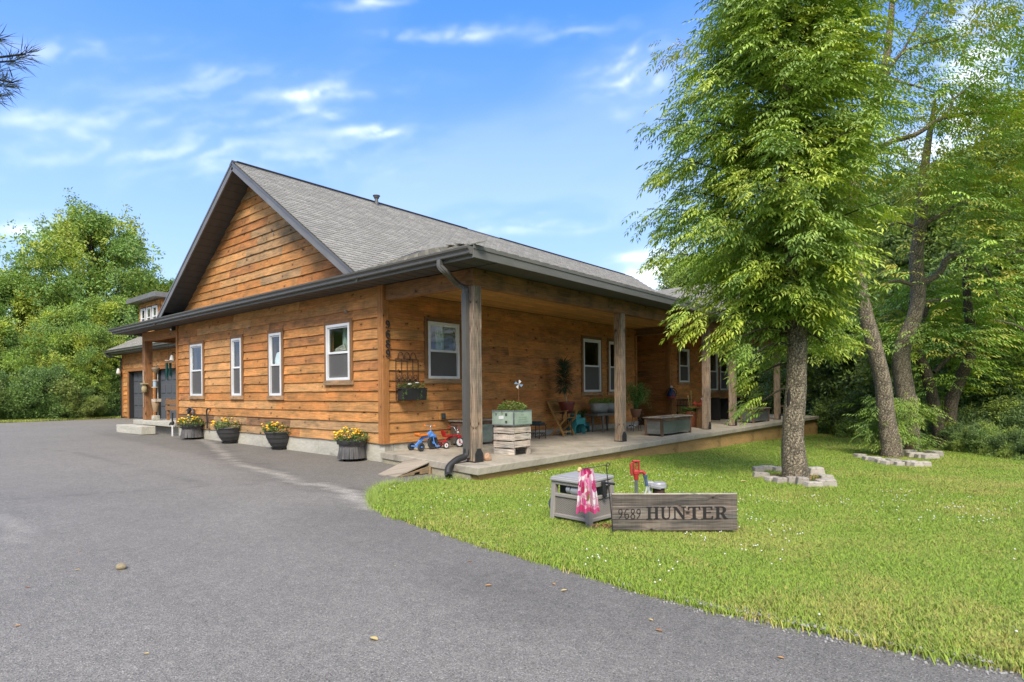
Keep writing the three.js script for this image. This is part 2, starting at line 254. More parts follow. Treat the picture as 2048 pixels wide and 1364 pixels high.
const driveTone = (x, z) => {
  const n = fbm(x * 0.35 + 5, z * 0.35, 4), m = fbm(x * 1.4, z * 1.4 + 8, 4), w = fbm(x * 5, z * 5, 3);
  let L = 0.54 + 0.09 * (n - 0.5) + 0.08 * (m - 0.5) + 0.04 * (w - 0.5);
  // older, dustier paving in the middle; fresher black strip along the lawn and along the house
  const e = polyDist(lawnEdge.slice(8), x, z); L -= 0.13 * (1 - smooth(0.3, 1.5, e + 0.7 * (m - 0.5)));
  L -= 0.11 * smooth(-0.15, 0.15, -(z - 2.1 - 0.05 * x) + 0.3 * (w - 0.5)) * smooth(-16, -12, x);
  const wet = polyDist(wetA, x, z); L -= 0.10 * (1 - smooth(0.10, 0.5, wet + 0.5 * (w - 0.5)));
  const a = Math.min(polyDist(stainA, x, z), polyDist(stainB, x, z) - 0.05); L += 0.42 * (1 - smooth(0.01, 0.16, a + 0.28 * (fbm(x * 7 + 4, z * 7, 3) - 0.42)));
  const s = Math.min(polyDist(seamA, x, z), polyDist(seamC, x, z)); L -= 0.11 * (1 - smooth(0.01, 0.05, s + 0.03 * (w - 0.5)));
  L += 0.16 * (1 - smooth(0.02, 0.12, polyDist(seamB, x, z) + 0.1 * (w - 0.5)));
  L = Math.max(0.04, L);
  return [L * 1.08, L * 1.0, L * 0.83];
};
const terrainMat = std({ color: C(0.07, 0.11, 0.026), map: T.turf, roughness: 1 });
{
  const n = 120, pos = [], uv = [], idx = [], sz = (t) => Math.sign(t) * (Math.abs(t) * 30 + Math.pow(Math.abs(t), 4) * 370);
  for (let j = 0; j <= n; j++) for (let i = 0; i <= n; i++) { const x = sz(i / n * 2 - 1) - 2, z = sz(j / n * 2 - 1) - 5; pos.push(x, groundY(x, z) - 0.07, z); uv.push(x / 2, z / 2); }
  for (let j = 0; j < n; j++) for (let i = 0; i < n; i++) { const a = j * (n + 1) + i; idx.push(a, a + n + 1, a + 1, a + 1, a + n + 1, a + n + 2); }
  const g = new THREE.BufferGeometry(); g.setAttribute('position', new THREE.Float32BufferAttribute(pos, 3)); g.setAttribute('uv', new THREE.Float32BufferAttribute(uv, 2)); g.setIndex(idx); g.computeVertexNormals();
  struct('ground', g, terrainMat);
}
struct('asphalt_driveway', clippedGrid(-25, 25, -3.4, 15.2, 0.14, drive, groundY, driveTone, 1.6), std({ vertexColors: true, color: C(1, 1, 1), map: T.asphalt, bumpMap: T.asphaltBump, bumpScale: 0.005, roughness: 0.85 }));
const dry = (x, z) => { let d = smooth(0.52, 0.70, fbm(x * 0.55 + 2, z * 0.55 + 6, 4)) * 0.32 + smooth(0.58, 0.72, fbm(x * 1.7 + 12, z * 1.7, 3)) * 0.25; for (const [px, py, r, a] of DRY) d += a * Math.exp(-((x - px) ** 2 + (z - py) ** 2) / (r * r)); return clamp(d); };
const DRY = [[1995, 975, .55, .9], [1945, 1028, .4, .8], [1975, 990, .35, .6], [1770, 1180, .22, .55], [1745, 1245, .16, .5], [1960, 1230, .2, .4], [2030, 1310, .2, .6], [1830, 962, .6, .5], [1850, 940, .5, .35]].map(([a, b, r, k]) => { const p = onGround(a, b); return [p.x, p.z, r, k]; });
const lawnTone = (x, z) => { const d = dry(x, z), n = fbm(x * 3, z * 3, 4); return [mixN(0.26, 0.46, d) + 0.05 * (n - 0.5), mixN(0.40, 0.38, d) + 0.06 * (n - 0.5), mixN(0.04, 0.11, d)]; };
const mulchTone = toXZ([[1195, 1060], [1230, 1062], [1300, 1066], [1400, 1068], [1470, 1066]]);
const lawnColor = (x, z) => { const m = 1 - smooth(0.08, 0.30, polyDist(mulchTone, x, z) + 0.12 * (fbm(x * 9, z * 9, 2) - 0.5)), c = lawnTone(x, z); return [mixN(c[0], 0.30, m), mixN(c[1], 0.19, m), mixN(c[2], 0.10, m)]; };
const lawnY = (x, z) => groundY(x, z) + 0.003 + 0.024 * smooth(0, 0.22, -drive(x, z));
const lawnMat = std({ vertexColors: true, map: T.turf, roughness: 1 });
struct('lawn', clippedGrid(0.4, 16, -24, 8.5, 0.16, (x, z) => Math.min(-drive(x, z), 0.8 + (x > 2.75 ? 1 : z > 0.3 ? 1 : (x - 2.75) * 1)), lawnY, lawnColor, 1.2), lawnMat);
struct('verge', clippedGrid(-40, 20, -6, 22, 0.4, (x, z) => Math.min(-drive(x, z), x < -22.5 ? 1 : z - 8.8), (x, z) => groundY(x, z) + 0.02, () => [0.34, 0.40, 0.08], 1.2), lawnMat);
// gravel crumbs along the asphalt's edge
{
  const r = rng(5), ms = [], cs = [], g = new THREE.DodecahedronGeometry(1, 0), m = new THREE.Matrix4(), q = new THREE.Quaternion();
  for (let k = 0; k < 1300; k++) {
    const s = 9 + Math.pow(r(), 0.8) * (lawnEdge.length - 10.01), i = Math.floor(s), f = s - i, a = lawnEdge[i], b = lawnEdge[i + 1], px = mixN(a[0], b[0], f) + (r() + r() - 1.1) * 0.13, pz = mixN(a[1], b[1], f) + (r() + r() - 0.9) * 0.13, sz = 0.003 + 0.006 * r();
    if (s < 17 && r() < 0.7) continue; if (fbm(px * 1.7, pz * 1.7, 2) < 0.45) continue;
    ms.push(m.clone().compose(V(px, groundY(px, pz) + 0.022 * (drive(px, pz) < 0 ? 1 : 0) + sz * 0.4, pz), q.setFromEuler(new THREE.Euler(r() * 6, r() * 6, r() * 6)).clone(), V(sz, sz * 0.7, sz * 1.2)));
    const t = 0.12 + 0.26 * r(); cs.push(C(t, t * 0.96, t * 0.9));
  }
  const o = copies('edge_gravel', g, std({ color: C(1, 1, 1), roughness: 0.95 }), ms, cs); tag(o, 'pale gravel crumbs along the lawn side of the asphalt', 'gravel'); scene.add(o);
}

// ---------------------------------------------------------------- house
const house = thing('wooden_house', 'long house with orange wooden lap siding, grey shingle roof and covered porch', 'house');
const PITCH = 0.2125, Y0 = 0.373, TOP = 3.54;
const rnd = rng(404);
// one lap board between s0 and s1 (bottom) and t0..t1 (top), local axes: s along the wall, y up, d outward
function boardGeo(s0, s1, yb, yt, lap, t0 = s0, t1 = s1) {
  const L = s1 - s0, n = Math.max(2, Math.min(8, Math.ceil(L / 0.45))), pos = [], nor = [], uv = [], ou = rnd(), ov = rnd(), idx = [];
  const th = 0.030 + 0.009 * rnd(), wob = [];
  for (let i = 0; i <= n; i++) wob.push([(rnd() - 0.5) * 0.010, (rnd() - 0.5) * 0.007]);
  const P = (f, y, d, u, v, nx, ny, nd) => { const sb = mixN(s0, s1, f), st = mixN(t0, t1, f), k = clamp((y - yb) / (yt - yb)); pos.push(mixN(sb, st, k), y, d); nor.push(nx, ny, nd); uv.push(u, v); return pos.length / 3 - 1; };
  const row = (y, d, v, ny, nd, w) => { const a = []; for (let i = 0; i <= n; i++) a.push(P(i / n, y + (w ? wob[i][0] : 0), d + (w ? wob[i][1] : 0), ou + (s0 + L * i / n - s0) / 3, ov + v, 0, ny, nd)); return a; };
  const b0 = row(yb, 0.0, 0, -1, 0, 1), b1 = row(yb, th, 0.02, -1, 0, 1), f0 = row(yb, th, 0, 0.08, 1, 1), f1 = row(yt + lap, 0.006, yt - yb, 0.08, 1, 0);
  const quad = (a, b) => { for (let i = 0; i < n; i++) idx.push(a[i], a[i + 1], b[i], b[i], a[i + 1], b[i + 1]); };
  quad(b0, b1); quad(f0, f1);
  for (const [f, nx] of [[0, -1], [1, 1]]) { const i = f ? n : 0, e = [P(f, yb, 0, ou, ov, nx, 0, 0), P(f, yb + wob[i][0], th + wob[i][1], ou, ov + .02, nx, 0, 0), P(f, yt + lap, 0.006, ou, ov + .2, nx, 0, 0), P(f, yt + lap, 0, ou, ov + .2, nx, 0, 0)]; f ? idx.push(e[0], e[3], e[1], e[1], e[3], e[2]) : idx.push(e[0], e[1], e[3], e[1], e[2], e[3]); }
  const g = new THREE.BufferGeometry(); g.setAttribute('position', new THREE.Float32BufferAttribute(pos, 3)); g.setAttribute('normal', new THREE.Float32BufferAttribute(nor, 3)); g.setAttribute('uv', new THREE.Float32BufferAttribute(uv, 2)); g.setIndex(idx);
  return g;
}
// wall frame: s runs along the wall to the viewer's right, outward normal is local +z
function wallFrame(name, mesh, o, turn) { mesh.name = name; mesh.position.set(...o); mesh.rotation.y = turn; house.add(mesh); return mesh; }
function clad(parent, s0, s1, y0, y1, holes, opt = {}) {
  const { lo = () => s0, hi = () => s1, pick = null, minSeg = 1.3, maxSeg = 3.6 } = opt;
  for (let k = 0, y = y0; y < y1 - 0.03; k++, y += PITCH) {
    const yt = Math.min(y + PITCH, y1), lap = yt < y1 ? 0.012 : 0;
    let spans = [[lo(y), hi(y), lo(yt), hi(yt)]];
    const fill = [];
    for (const [h0, h1, hy0, hy1] of holes) if (yt > hy0 + 0.004 && y < hy1 - 0.004) {
      spans = spans.flatMap(([a, b, c, d]) => h0 < b && h1 > a ? [[a, Math.max(a, h0), c, Math.max(a, h0)], [Math.min(b, h1), b, Math.min(b, h1), d]] : [[a, b, c, d]]);
      if (yt - hy1 > 0.02) fill.push([h0, h1, hy1, yt]); else if (hy0 - y > 0.02) fill.push([h0, h1, y, hy0]);
    }
    for (const [a, b, ya, yb] of fill) obj('siding_board', boardGeo(a + 0.001, b - 0.001, ya, yb, 0), M.siding[Math.floor(rnd() * 8)], parent);
    for (const [a, b, c, d] of spans) {
      if (b - a < 0.04) continue;
      const cuts = [a]; let s = a;
      while (b - s > maxSeg) { s += minSeg + rnd() * (maxSeg - minSeg); if (b - s > 0.5) cuts.push(s); }
      cuts.push(b);
      for (let i = 0; i + 1 < cuts.length; i++) {
        const e0 = cuts[i] + (i ? 0.002 : 0), e1 = cuts[i + 1], m = pick ? pick(k, (e0 + e1) / 2, y) : M.siding[Math.floor(rnd() * M.siding.length)];
        obj('siding_board', boardGeo(e0, e1, y, yt, lap, i ? e0 : c, i + 2 === cuts.length ? d : e1), m, parent);
      }
    }
  }
}
function holedSheet(pts, holes, depth) { const s = new THREE.Shape(pts.map((p) => new THREE.Vector2(...p))); for (const [a, b, c, d] of holes) s.holes.push(new THREE.Path([[a, c], [b, c], [b, d], [a, d]].map((p) => new THREE.Vector2(...p)))); const g = new THREE.ExtrudeGeometry(s, { depth, bevelEnabled: false }); g.translate(0, 0, -depth - 0.004); return g; }
// a double-hung window in a wall's own axes; the part is the white frame
function hungWindow(o, turn, s0, s1, y0, y1, extra = {}) {
  const w = s1 - s0, h = y1 - y0, b = 0.055, mid = h * 0.49, fr = [];
  fr.push(bx(b, h, 0.075, b / 2, h / 2, 0.03), bx(b, h, 0.075, w - b / 2, h / 2, 0.03), bx(w - 2 * b, b, 0.073, w / 2, h - b / 2, 0.03), bx(w - 2 * b, b, 0.073, w / 2, b / 2, 0.03));
  const f = obj('window', fr, M.vinyl, house);
  f.rotation.y = turn; f.position.set(...o); f.translateX(s0); f.translateY(y0);
  const sash = (name, ya, yb, dz) => { const t = 0.032; return obj(name, [bx(t, yb - ya, 0.03, b + t / 2, (ya + yb) / 2, dz), bx(t, yb - ya, 0.03, w - b - t / 2, (ya + yb) / 2, dz), bx(w - 2 * b - 2 * t, t, 0.028, w / 2, yb - t / 2, dz), bx(w - 2 * b - 2 * t, t * 1.4, 0.028, w / 2, ya + t * 0.7, dz)], M.vinyl, f); };
  sash('upper_sash', mid - 0.02, h - b, 0.028); sash('lower_sash', b, mid + 0.025, -0.004);
  const pane = (name, ya, yb, dz) => obj(name, put(new THREE.PlaneGeometry(w - 2 * b - 0.05, yb - ya), w / 2, (ya + yb) / 2, dz), M.glass, f);
  pane('pane', mid, h - b - 0.02, 0.026); pane('pane', b + 0.02, mid, -0.006);
  obj('insect_screen', put(new THREE.PlaneGeometry(w - 2 * b, mid - b), w / 2, (mid + b) / 2 + 0.005, 0.022), M.screen, f);
  if (extra.room) obj('room', fuse([bx(0.02, h + 0.3, 2.2, -0.1, h / 2, -1.2), bx(0.02, h + 0.3, 2.2, w + 0.1, h / 2, -1.2), bx(w + 0.2, 0.02, 2.2, w / 2, h + 0.15, -1.2), bx(w + 0.2, 0.02, 2.2, w / 2, -0.15, -1.2), bx(w + 0.2, h + 0.3, 0.02, w / 2, h / 2, -2.3)]), M.room, f);
  if (extra.curtain) { const g = new THREE.PlaneGeometry(extra.curtain[1], h, 24, 1), p = g.attributes.position; for (let i = 0; i < p.count; i++) p.setZ(i, 0.03 * Math.sin(p.getX(i) * 46)); g.computeVertexNormals(); obj('curtain', put(g, extra.curtain[0] + extra.curtain[1] / 2, h / 2, -0.16), M.curtain, f); }
  if (extra.added_blind) { const sl = []; for (let k = 0; k < 16; k++) sl.push(bx(w - 0.1, 0.004, 0.05, w / 2, h * 0.5 + k * h * 0.03, -0.08, 0.9)); obj('added_blind', sl, M.added_blind, f); }  // white slats added in place of the bright sky reflected in the panes
  if (extra.model) obj('sill_ornament', [bx(0.4, 0.03, 0.1, w * 0.4, mid + 0.03, -0.1), prism([[0, 0], [0.42, 0.02], [0.36, 0.16], [0.02, 0.06]], 0.02).translate(w * 0.1, mid + 0.045, -0.12)], M.paleWood, f);
  if (extra.vase) obj('sill_ornament', [lathe([[0, 0], [0.09, 0], [0.12, 0.1], [0.08, 0.2], [0.1, 0.24]], 16, w * 0.22, b, -0.18), sp(0.05, w * 0.32, b + 0.27, -0.18, 1.6, 0.8, 0.6)], M.white, f);
  if (extra.shade) obj('roller_shade', put(prism([[0, 0], [w - 2 * b, 0], [w - 2 * b, 0.36], [(w - 2 * b) * 0.2, 0.30], [0, 0.14]], 0.004), b, mid + 0.01, -0.07), M.added_blind, f);
  const k = 0.085, cz = extra.flush ? 0.035 : 0.036;
  if (!extra.bare) {
    obj('side_casing', bx(k, h + 0.01, 0.04, -k / 2 - 0.001, h / 2, cz), M.casing, f); obj('side_casing', bx(k, h + 0.01, 0.04, w + k / 2 + 0.001, h / 2, cz), M.casing, f);
    obj('head_casing', bx(w + 2 * k, k, 0.042, w / 2, h + k / 2 + 0.006, cz + 0.002), M.casing, f); obj('sill', bx(w + 2 * k + 0.03, 0.10, 0.062, w / 2, -0.053, cz + 0.008), M.sill, f);
  }
  return f;
}
const grow = ([a, b, c, d], k = 0.07) => [a - k, b + k, c - 0.09, d + k];
// ---- gable wall, local s = x
const W_G = [[-9.29, -8.43, 1.35, 2.875], [-6.56, -6.01, 1.35, 2.885], [-4.51, -3.93, 1.345, 2.88], [-1.97, -1.09, 1.673, 2.885]];
const gable = wallFrame('gable_wall', obj('w', holedSheet([[-10.37, -0.3], [0, -0.3], [0, 3.95], [-0.6, 3.95], [-5.25, 7.0], [-9.9, 3.95], [-10.37, 3.95]], W_G.map((h) => [h[0] + .02, h[1] - .02, h[2] + .02, h[3] - .02]), 0.12), M.casing), [0, 0, 0], 0);
clad(gable, -10.28, -0.13, Y0, TOP, W_G.map((h) => grow(h)), { pick: (k, s, y) => k < 2 ? (rnd() < 0.55 ? M.sidingOld[Math.floor(rnd() * 2)] : M.siding[Math.floor(rnd() * 8)]) : k < 4 ? M.siding[[2, 4, 6, 0, 7][Math.floor(rnd() * 5)]] : M.siding[Math.floor(rnd() * 8)] });
{
  const sl = 0.677, yR = (y) => -0.06 - (y - 3.70) / sl - 0.12, yL = (y) => -10.44 + (y - 3.70) / sl + 0.12;
  clad(gable, 0, 0, 3.93, 7.02, [], { lo: yL, hi: (y) => Math.max(yR(y), yL(y)), pick: (k) => rnd() < 0.12 ? M.sidingOld[0] : M.siding[Math.floor(rnd() * 8)], minSeg: 1.0, maxSeg: 3.0 });
}
hungWindow([0, 0, 0], 0, ...W_G[0]); hungWindow([0, 0, 0], 0, ...W_G[1]); hungWindow([0, 0, 0], 0, ...W_G[2], { shade: 1 }); hungWindow([0, 0, 0], 0, ...W_G[3], { curtain: [0.3, 0.4], model: 1 });
obj('corner_board', [bx(0.11, 3.18, 0.05, -0.066, 0.363 + 1.59, 0.035), bx(0.05, 3.18, 0.14, 0.022, 0.363 + 1.59, -0.013)], M.trim, house);
obj('corner_board', [bx(0.11, 3.05, 0.05, -10.315, 0.48 + 1.525, 0.035)], M.trim, house);
obj('foundation', [bx(10.37, 0.90, 0.22, -5.18, -0.085, -0.106), bx(0.2, 0.6, 10.3, -0.094, 0.055, -5.38)], M.foundation, house);
for (let k = 1; k < 8; k++) obj('foundation_seam', bx(0.012, 0.3, 0.004, -k * 1.3 + 0.2, 0.2, 0.003), M.deckBasePale, house);
// small porcelain insulators and bolts on the siding
for (const [px, py] of [[693, 624], [499, 657], [548, 469]]) { const p = onZ(px, py, 0.03); obj('wall_bracket', [cy(0.018, 0.024, 0.05, p.x, p.y, 0.045, Math.PI / 2), sp(0.022, p.x, p.y + 0.02, 0.06)], M.paleWood, house); }
// ---- porch wall, local s = -z, turned so that its normal is +x
const TURN = Math.PI / 2;           // local x -> -z, local z -> +x
const W_P = [[1.13, 2.06, 1.687, 2.92], [7.14, 8.08, 1.36, 2.92], [8.58, 9.52, 1.358, 2.92]];
const porchWall = wallFrame('porch_wall', obj('w', holedSheet([[0.12, 0.362], [10.4, 0.362], [10.4, 3.5], [0.12, 3.5]], W_P.map((h) => [h[0] + .02, h[1] - .02, h[2] + .02, h[3] - .02]), 0.12), M.casing), [0, 0, 0], TURN);
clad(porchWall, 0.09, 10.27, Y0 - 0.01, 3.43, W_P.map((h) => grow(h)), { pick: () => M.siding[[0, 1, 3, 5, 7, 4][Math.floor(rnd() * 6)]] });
hungWindow([0, 0, 0], TURN, ...W_P[0], { curtain: [0.4, 0.26], vase: 1 }); hungWindow([0, 0, 0], TURN, ...W_P[1]); hungWindow([0, 0, 0], TURN, ...W_P[2]);
obj('corner_board', bx(0.05, 3.0, 0.12, 0.022, 0.38 + 1.5, -10.335), M.trim, house);
// recess and far wall
const RZ = -12.0, RX = 0.42;
const entryWall = wallFrame('entry_wall', obj('w', bx(3.4, 3.6, 0.12, -1.3, 1.65, -0.066), M.casing), [0, 0, RZ], 0);
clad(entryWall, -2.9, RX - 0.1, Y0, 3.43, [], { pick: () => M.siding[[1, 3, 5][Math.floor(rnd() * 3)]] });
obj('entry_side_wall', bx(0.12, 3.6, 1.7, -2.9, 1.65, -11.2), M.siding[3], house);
const W_F = [[12.72, 13.58, 1.67, 2.885], [15.45, 16.35, 1.365, 2.89], [16.62, 17.52, 1.365, 2.89]];
const farWall = wallFrame('far_porch_wall', obj('w', holedSheet([[12.1, -0.2], [18.3, -0.2], [18.3, 3.5], [12.1, 3.5]], W_F.map((h) => [h[0] + .02, h[1] - .02, h[2] + .02, h[3] - .02]), 0.12), M.casing), [RX, 0, 0], TURN);
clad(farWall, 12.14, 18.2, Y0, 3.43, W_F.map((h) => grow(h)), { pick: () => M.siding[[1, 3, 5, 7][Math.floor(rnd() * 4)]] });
for (const h of W_F) hungWindow([RX, 0, 0], TURN, ...h);
obj('corner_board', [bx(0.11, 3.05, 0.05, RX - 0.05, 1.9, RZ + 0.03), bx(0.05, 3.05, 0.11, RX + 0.025, 1.9, RZ - 0.006)], M.trim, house);
obj('corner_board', bx(0.06, 3.05, 0.1, RX + 0.025, 1.9, -18.25), M.trim, house);
obj('end_wall', bx(10.9, 3.6, 0.12, RX - 5.46, 1.65, -18.37), M.siding[3], house);
// inside: floors, ceiling, outer and partition walls, so that daylight enters only through the windows
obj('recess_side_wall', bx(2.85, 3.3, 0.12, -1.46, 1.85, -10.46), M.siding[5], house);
obj('left_outer_wall', bx(0.12, 3.6, 16.1, -10.46, 1.7, -10.4), M.siding[1], house);
obj('interior_floor', [bx(10.2, 0.04, 10.2, -5.25, 0.345, -5.24), bx(7.4, 0.04, 1.6, -6.66, 0.345, -11.2), bx(10.7, 0.04, 6.2, -5.02, 0.345, -15.2)], M.floorboards, house);
obj('interior_ceiling', [bx(10.2, 0.04, 10.2, -5.25, 3.46, -5.24), bx(7.4, 0.04, 1.6, -6.66, 3.46, -11.2), bx(10.7, 0.04, 6.2, -5.02, 3.46, -15.2), bx(2.85, 0.04, 1.5, -1.46, 3.46, -11.2)], M.room, house);
obj('partition_wall', bx(6.9, 3.06, 0.1, -6.9, 1.9, -4.3), M.room, house); obj('partition_wall', bx(0.1, 3.06, 5.9, -3.5, 1.9, -7.3), M.room, house); obj('partition_wall', bx(0.1, 3.06, 6.0, -3.2, 1.9, -15.2), M.room, house);
// ---- porch deck
const deckY = (x) => 0.212 - 0.019 * x;
function slabGeo(poly, topY, thick) {
  const s = new THREE.Shape(poly.map(([x, z]) => new THREE.Vector2(x, -z))), g = new THREE.ExtrudeGeometry(s, { depth: thick, bevelEnabled: true, bevelSize: 0.012, bevelThickness: 0.012, bevelSegments: 2 });
  g.rotateX(-Math.PI / 2); const p = g.attributes.position, uv = g.attributes.uv;
  for (let i = 0; i < p.count; i++) { p.setY(i, p.getY(i) - thick + topY(p.getX(i)) - 0.012); uv.setXY(i, (p.getX(i) + p.getZ(i)) / 2, (p.getZ(i) - p.getX(i) + p.getY(i) * 1.4) / 2); }
  g.computeVertexNormals(); return g;
}
const deckPoly = [[0.005, 0.09], [2.95, 0.40], [2.97, -21.9], [0.005, -21.9]];
const slab = obj('porch_slab', slabGeo(deckPoly, deckY, 0.10), M.deck, house);
for (const z of [-3.6, -7.2, -10.8, -14.4]) obj('slab_joint', bx(2.95, 0.004, 0.012, 1.48, deckY(1.48) + 0.0015, z, 0, 0, -0.019), M.deckBasePale, slab);
obj('porch_base', bx(0.14, 0.95, 22.2, 2.82, -0.36, -10.78), M.deckBase, house);
obj('porch_end_base', bx(2.72, 0.5, 0.14, 1.385, -0.13, 0.15, 0, -0.105, 0), M.deckBasePale, house);
// ---- posts
const postZ = [-0.1, -5.15, -10.4, -12.65, -17.6, -21.3];
postZ.forEach((z, i) => {
  const y = deckY(2.4), p = obj('porch_post', bx(0.2, 3.24 - y, 0.2, 2.4, (3.24 + y) / 2, z, 0, 0, 0, 0.008), M.postWood, house);
  const gus = prism([[-0.1, 0], [0.1, 0], [0.1, 0.15], [0.035, 0.24], [-0.035, 0.24], [-0.1, 0.15]], 0.008);
  obj('post_bracket', [put(gus.clone(), 2.502, y, z, 0, Math.PI / 2, 0), bx(0.215, 0.02, 0.215, 2.4, y + 0.012, z), ...[[-0.05, 0.05], [0.05, 0.05], [-0.05, 0.13], [0.05, 0.13]].map(([a, b]) => cy(0.014, 0.014, 0.012, 2.514, y + b, z + a, 0, 0, Math.PI / 2, 8))], M.black, p);
});
// ---- beams, ceiling, soffits
obj('porch_beam', bx(0.19, 0.30, 21.3, 2.4, 3.391, -10.655), M.beam, house);
obj('porch_beam', bx(2.28, 0.30, 0.18, 1.16, 3.391, -0.10), M.beam, house);
obj('cross_beam', bx(2.3, 0.20, 0.18, 1.15, 3.32, -10.4), M.casing, house);
obj('cross_beam_ledge', bx(2.3, 0.03, 0.06, 1.15, 3.21, -10.28), M.sill, house);
const ceiling = obj('porch_ceiling', bx(2.3, 0.03, 21.5, 1.15, 3.475, -10.9), M.casing, house);
for (let k = 0; k < 17; k++) obj('ceiling_plank', bx(0.130, 0.02, 21.3, 0.10 + k * 0.134, 3.448, -10.95), M.ceiling[(k * 7) % 3], ceiling);
for (const z of [-1.2, -2.9, -4.4, -6.6]) obj('ceiling_light', [cy(0.07, 0.075, 0.012, 1.9, 3.432, z)], M.white, house);
const OH = 0.6, EX = 3.09, EY = 3.72, LX = -14.6;
obj('soffit', [bx(EX - LX - 0.05, 0.02, OH - 0.05, (EX + LX) / 2, TOP + 0.012, OH / 2 + 0.005), bx(EX - 2.52, 0.02, 22.6, (EX + 2.5) / 2, TOP + 0.0125, -11.32)], M.soffit, house);
{ const g = []; for (let k = 0; k < 60; k++) g.push(bx(0.006, 0.004, OH - 0.08, LX + 0.4 + k * 0.29, TOP + 0.0005, OH / 2)); obj('soffit_seams', g, M.black, house).userData.kind = 'stuff'; }
obj('fascia', bx(0.03, 0.175, 22.6, EX - 0.005, EY - 0.10, -10.7), M.fascia, house);
obj('drip_edge', bx(0.012, 0.055, 22.64, EX + 0.017, EY - 0.022, -10.7), M.fascia, house);
obj('fascia', bx(EX - LX, 0.165, 0.02, (EX + LX) / 2, EY - 0.105, OH - 0.02), M.fascia, house);
// ogee gutter along the gable side
{
  const prof = [[0, 0], [0.075, 0], [0.085, 0.012], [0.088, 0.05], [0.105, 0.075], [0.125, 0.085], [0.13, 0.115], [0.118, 0.118], [0.115, 0.10], [0.09, 0.09], [0.078, 0.06], [0.072, 0.012], [0.01, 0.01], [0.01, 0.118], [0, 0.118]];
  const g = prism(prof, EX - LX - 0.03); g.rotateY(-Math.PI / 2); g.translate(EX - 0.02, EY - 0.135, OH - 0.008);
  const gut = obj('gutter', g, M.gutter, house); obj('gutter_end_cap', put(prism([[0, 0], [0.08, 0], [0.088, 0.05], [0.125, 0.085], [0.13, 0.118], [0, 0.118]], 0.004), EX - 0.018, EY - 0.135, OH - 0.008, 0, -Math.PI / 2, 0), M.fascia, gut);
}
// downspout: elbow from the gutter back to the corner post, then down, with a black corrugated boot
{
  const g0 = onZ(880, 521, OH + 0.05), ds = [[g0.x, EY - 0.13, OH + 0.05], [g0.x, EY - 0.24, OH + 0.05], [g0.x + 0.06, EY - 0.33, OH - 0.02], [2.24, 3.28, 0.13], [2.335, 3.20, 0.055], [2.345, 3.08, 0.05]];
  const c = new THREE.CatmullRomCurve3(ds.map((p) => V(...p)), false, 'catmullrom', 0.3), sec = new THREE.Shape([[-0.04, -0.035], [-0.02, -0.03], [0, -0.038], [0.02, -0.03], [0.04, -0.035], [0.04, 0.035], [-0.04, 0.035]].map((p) => new THREE.Vector2(...p)));
  const up = new THREE.ExtrudeGeometry(sec, { steps: 40, extrudePath: c, bevelEnabled: false });
  const strip = []; for (const dx of [-0.045, -0.02, 0.005, 0.03]) strip.push(bx(0.018, 2.84, 0.008, 2.345 + dx + 0.008, 1.68, 0.088));
  const d = obj('downspout', [up, bx(0.11, 2.86, 0.082, 2.345, 1.68, 0.043), ...strip], M.gutter, house);
  obj('downspout_boot', [tube([[2.345, 0.40, 0.045], [2.345, 0.29, 0.07], [2.315, 0.23, 0.26], [2.31, 0.12, 0.44], [2.35, 0.01, 0.50], [2.45, -0.02, 0.57]], 0.058, 40, 10), ...[0.1, 0.3, 0.5, 0.7, 0.9].map((t) => cy(0.055, 0.055, 0.02, 2.33, 0.30 - t * 0.01, 0.05))], M.black, d);
}
// house numbers on the corner board
const font = await new FontLoader().loadAsync('fonts/droid/droid_serif_bold.typeface.json');
function glyph(t, size, depth) { const g = new TextGeometry(t, { font, size, depth, curveSegments: 6, bevelEnabled: false }); g.computeBoundingBox(); const b = g.boundingBox; g.translate(-(b.min.x + b.max.x) / 2, -b.min.y, 0); return g; }
[...'9689'].forEach((d, i) => { const a = onX(775, 641 + i * 19.3, 0.06); obj('house_number', put(glyph(d, 0.155, 0.014), 0.056, a.y - 0.155, -0.055, 0, TURN, 0).scale(1, 1, 1), M.black, house); });
// ---- roof
const RA = [-5.25, 7.21], SL = 0.677, BRK = -2.04, BRY = 5.04, ZE = -19.8;
const mainY = (x) => RA[1] - SL * Math.abs(x - RA[0]);
function polyGeo(pts) { const pos = [], uv = []; for (let i = 1; i + 1 < pts.length; i++) for (const p of [pts[0], pts[i], pts[i + 1]]) { pos.push(...p); uv.push(p[0] + p[2], p[1] + p[2] * 0.3); } const g = new THREE.BufferGeometry(); g.setAttribute('position', new THREE.Float32BufferAttribute(pos, 3)); g.setAttribute('uv', new THREE.Float32BufferAttribute(uv, 2)); g.computeVertexNormals(); return g; }
const HZ = -2.68, yRakeR = mainY(-0.06), yRakeL = mainY(-10.44);
const roofPolys = [
  [[RA[0], RA[1], OH], [-0.06, yRakeR, OH], [BRK, BRY, HZ], [BRK, BRY, ZE], [RA[0], RA[1], ZE]],
  [[BRK, BRY, HZ], [EX, EY, OH], [EX, EY, -22.0], [BRK, BRY, -22.0]],
  [[-0.06, yRakeR, OH], [EX, EY, OH], [BRK, BRY, HZ]],
  [[RA[0], RA[1], OH], [RA[0], RA[1], ZE], [-10.44, yRakeL, ZE], [-10.44, yRakeL, OH]],
  [[-10.44, EY, OH], [-0.06, EY, OH], [-0.06, 3.93, 0], [-10.44, 3.93, 0]],
  [[LX, EY, OH], [-10.44, EY, OH], [-10.44, 3.90, -4.5], [LX, 3.88, -4.5]],
  [[RA[0], RA[1], ZE], [BRK, BRY, ZE], [BRK - 0.0, BRY, ZE - 0.02], [RA[0], RA[1] - 0.05, ZE - 0.02]],
];
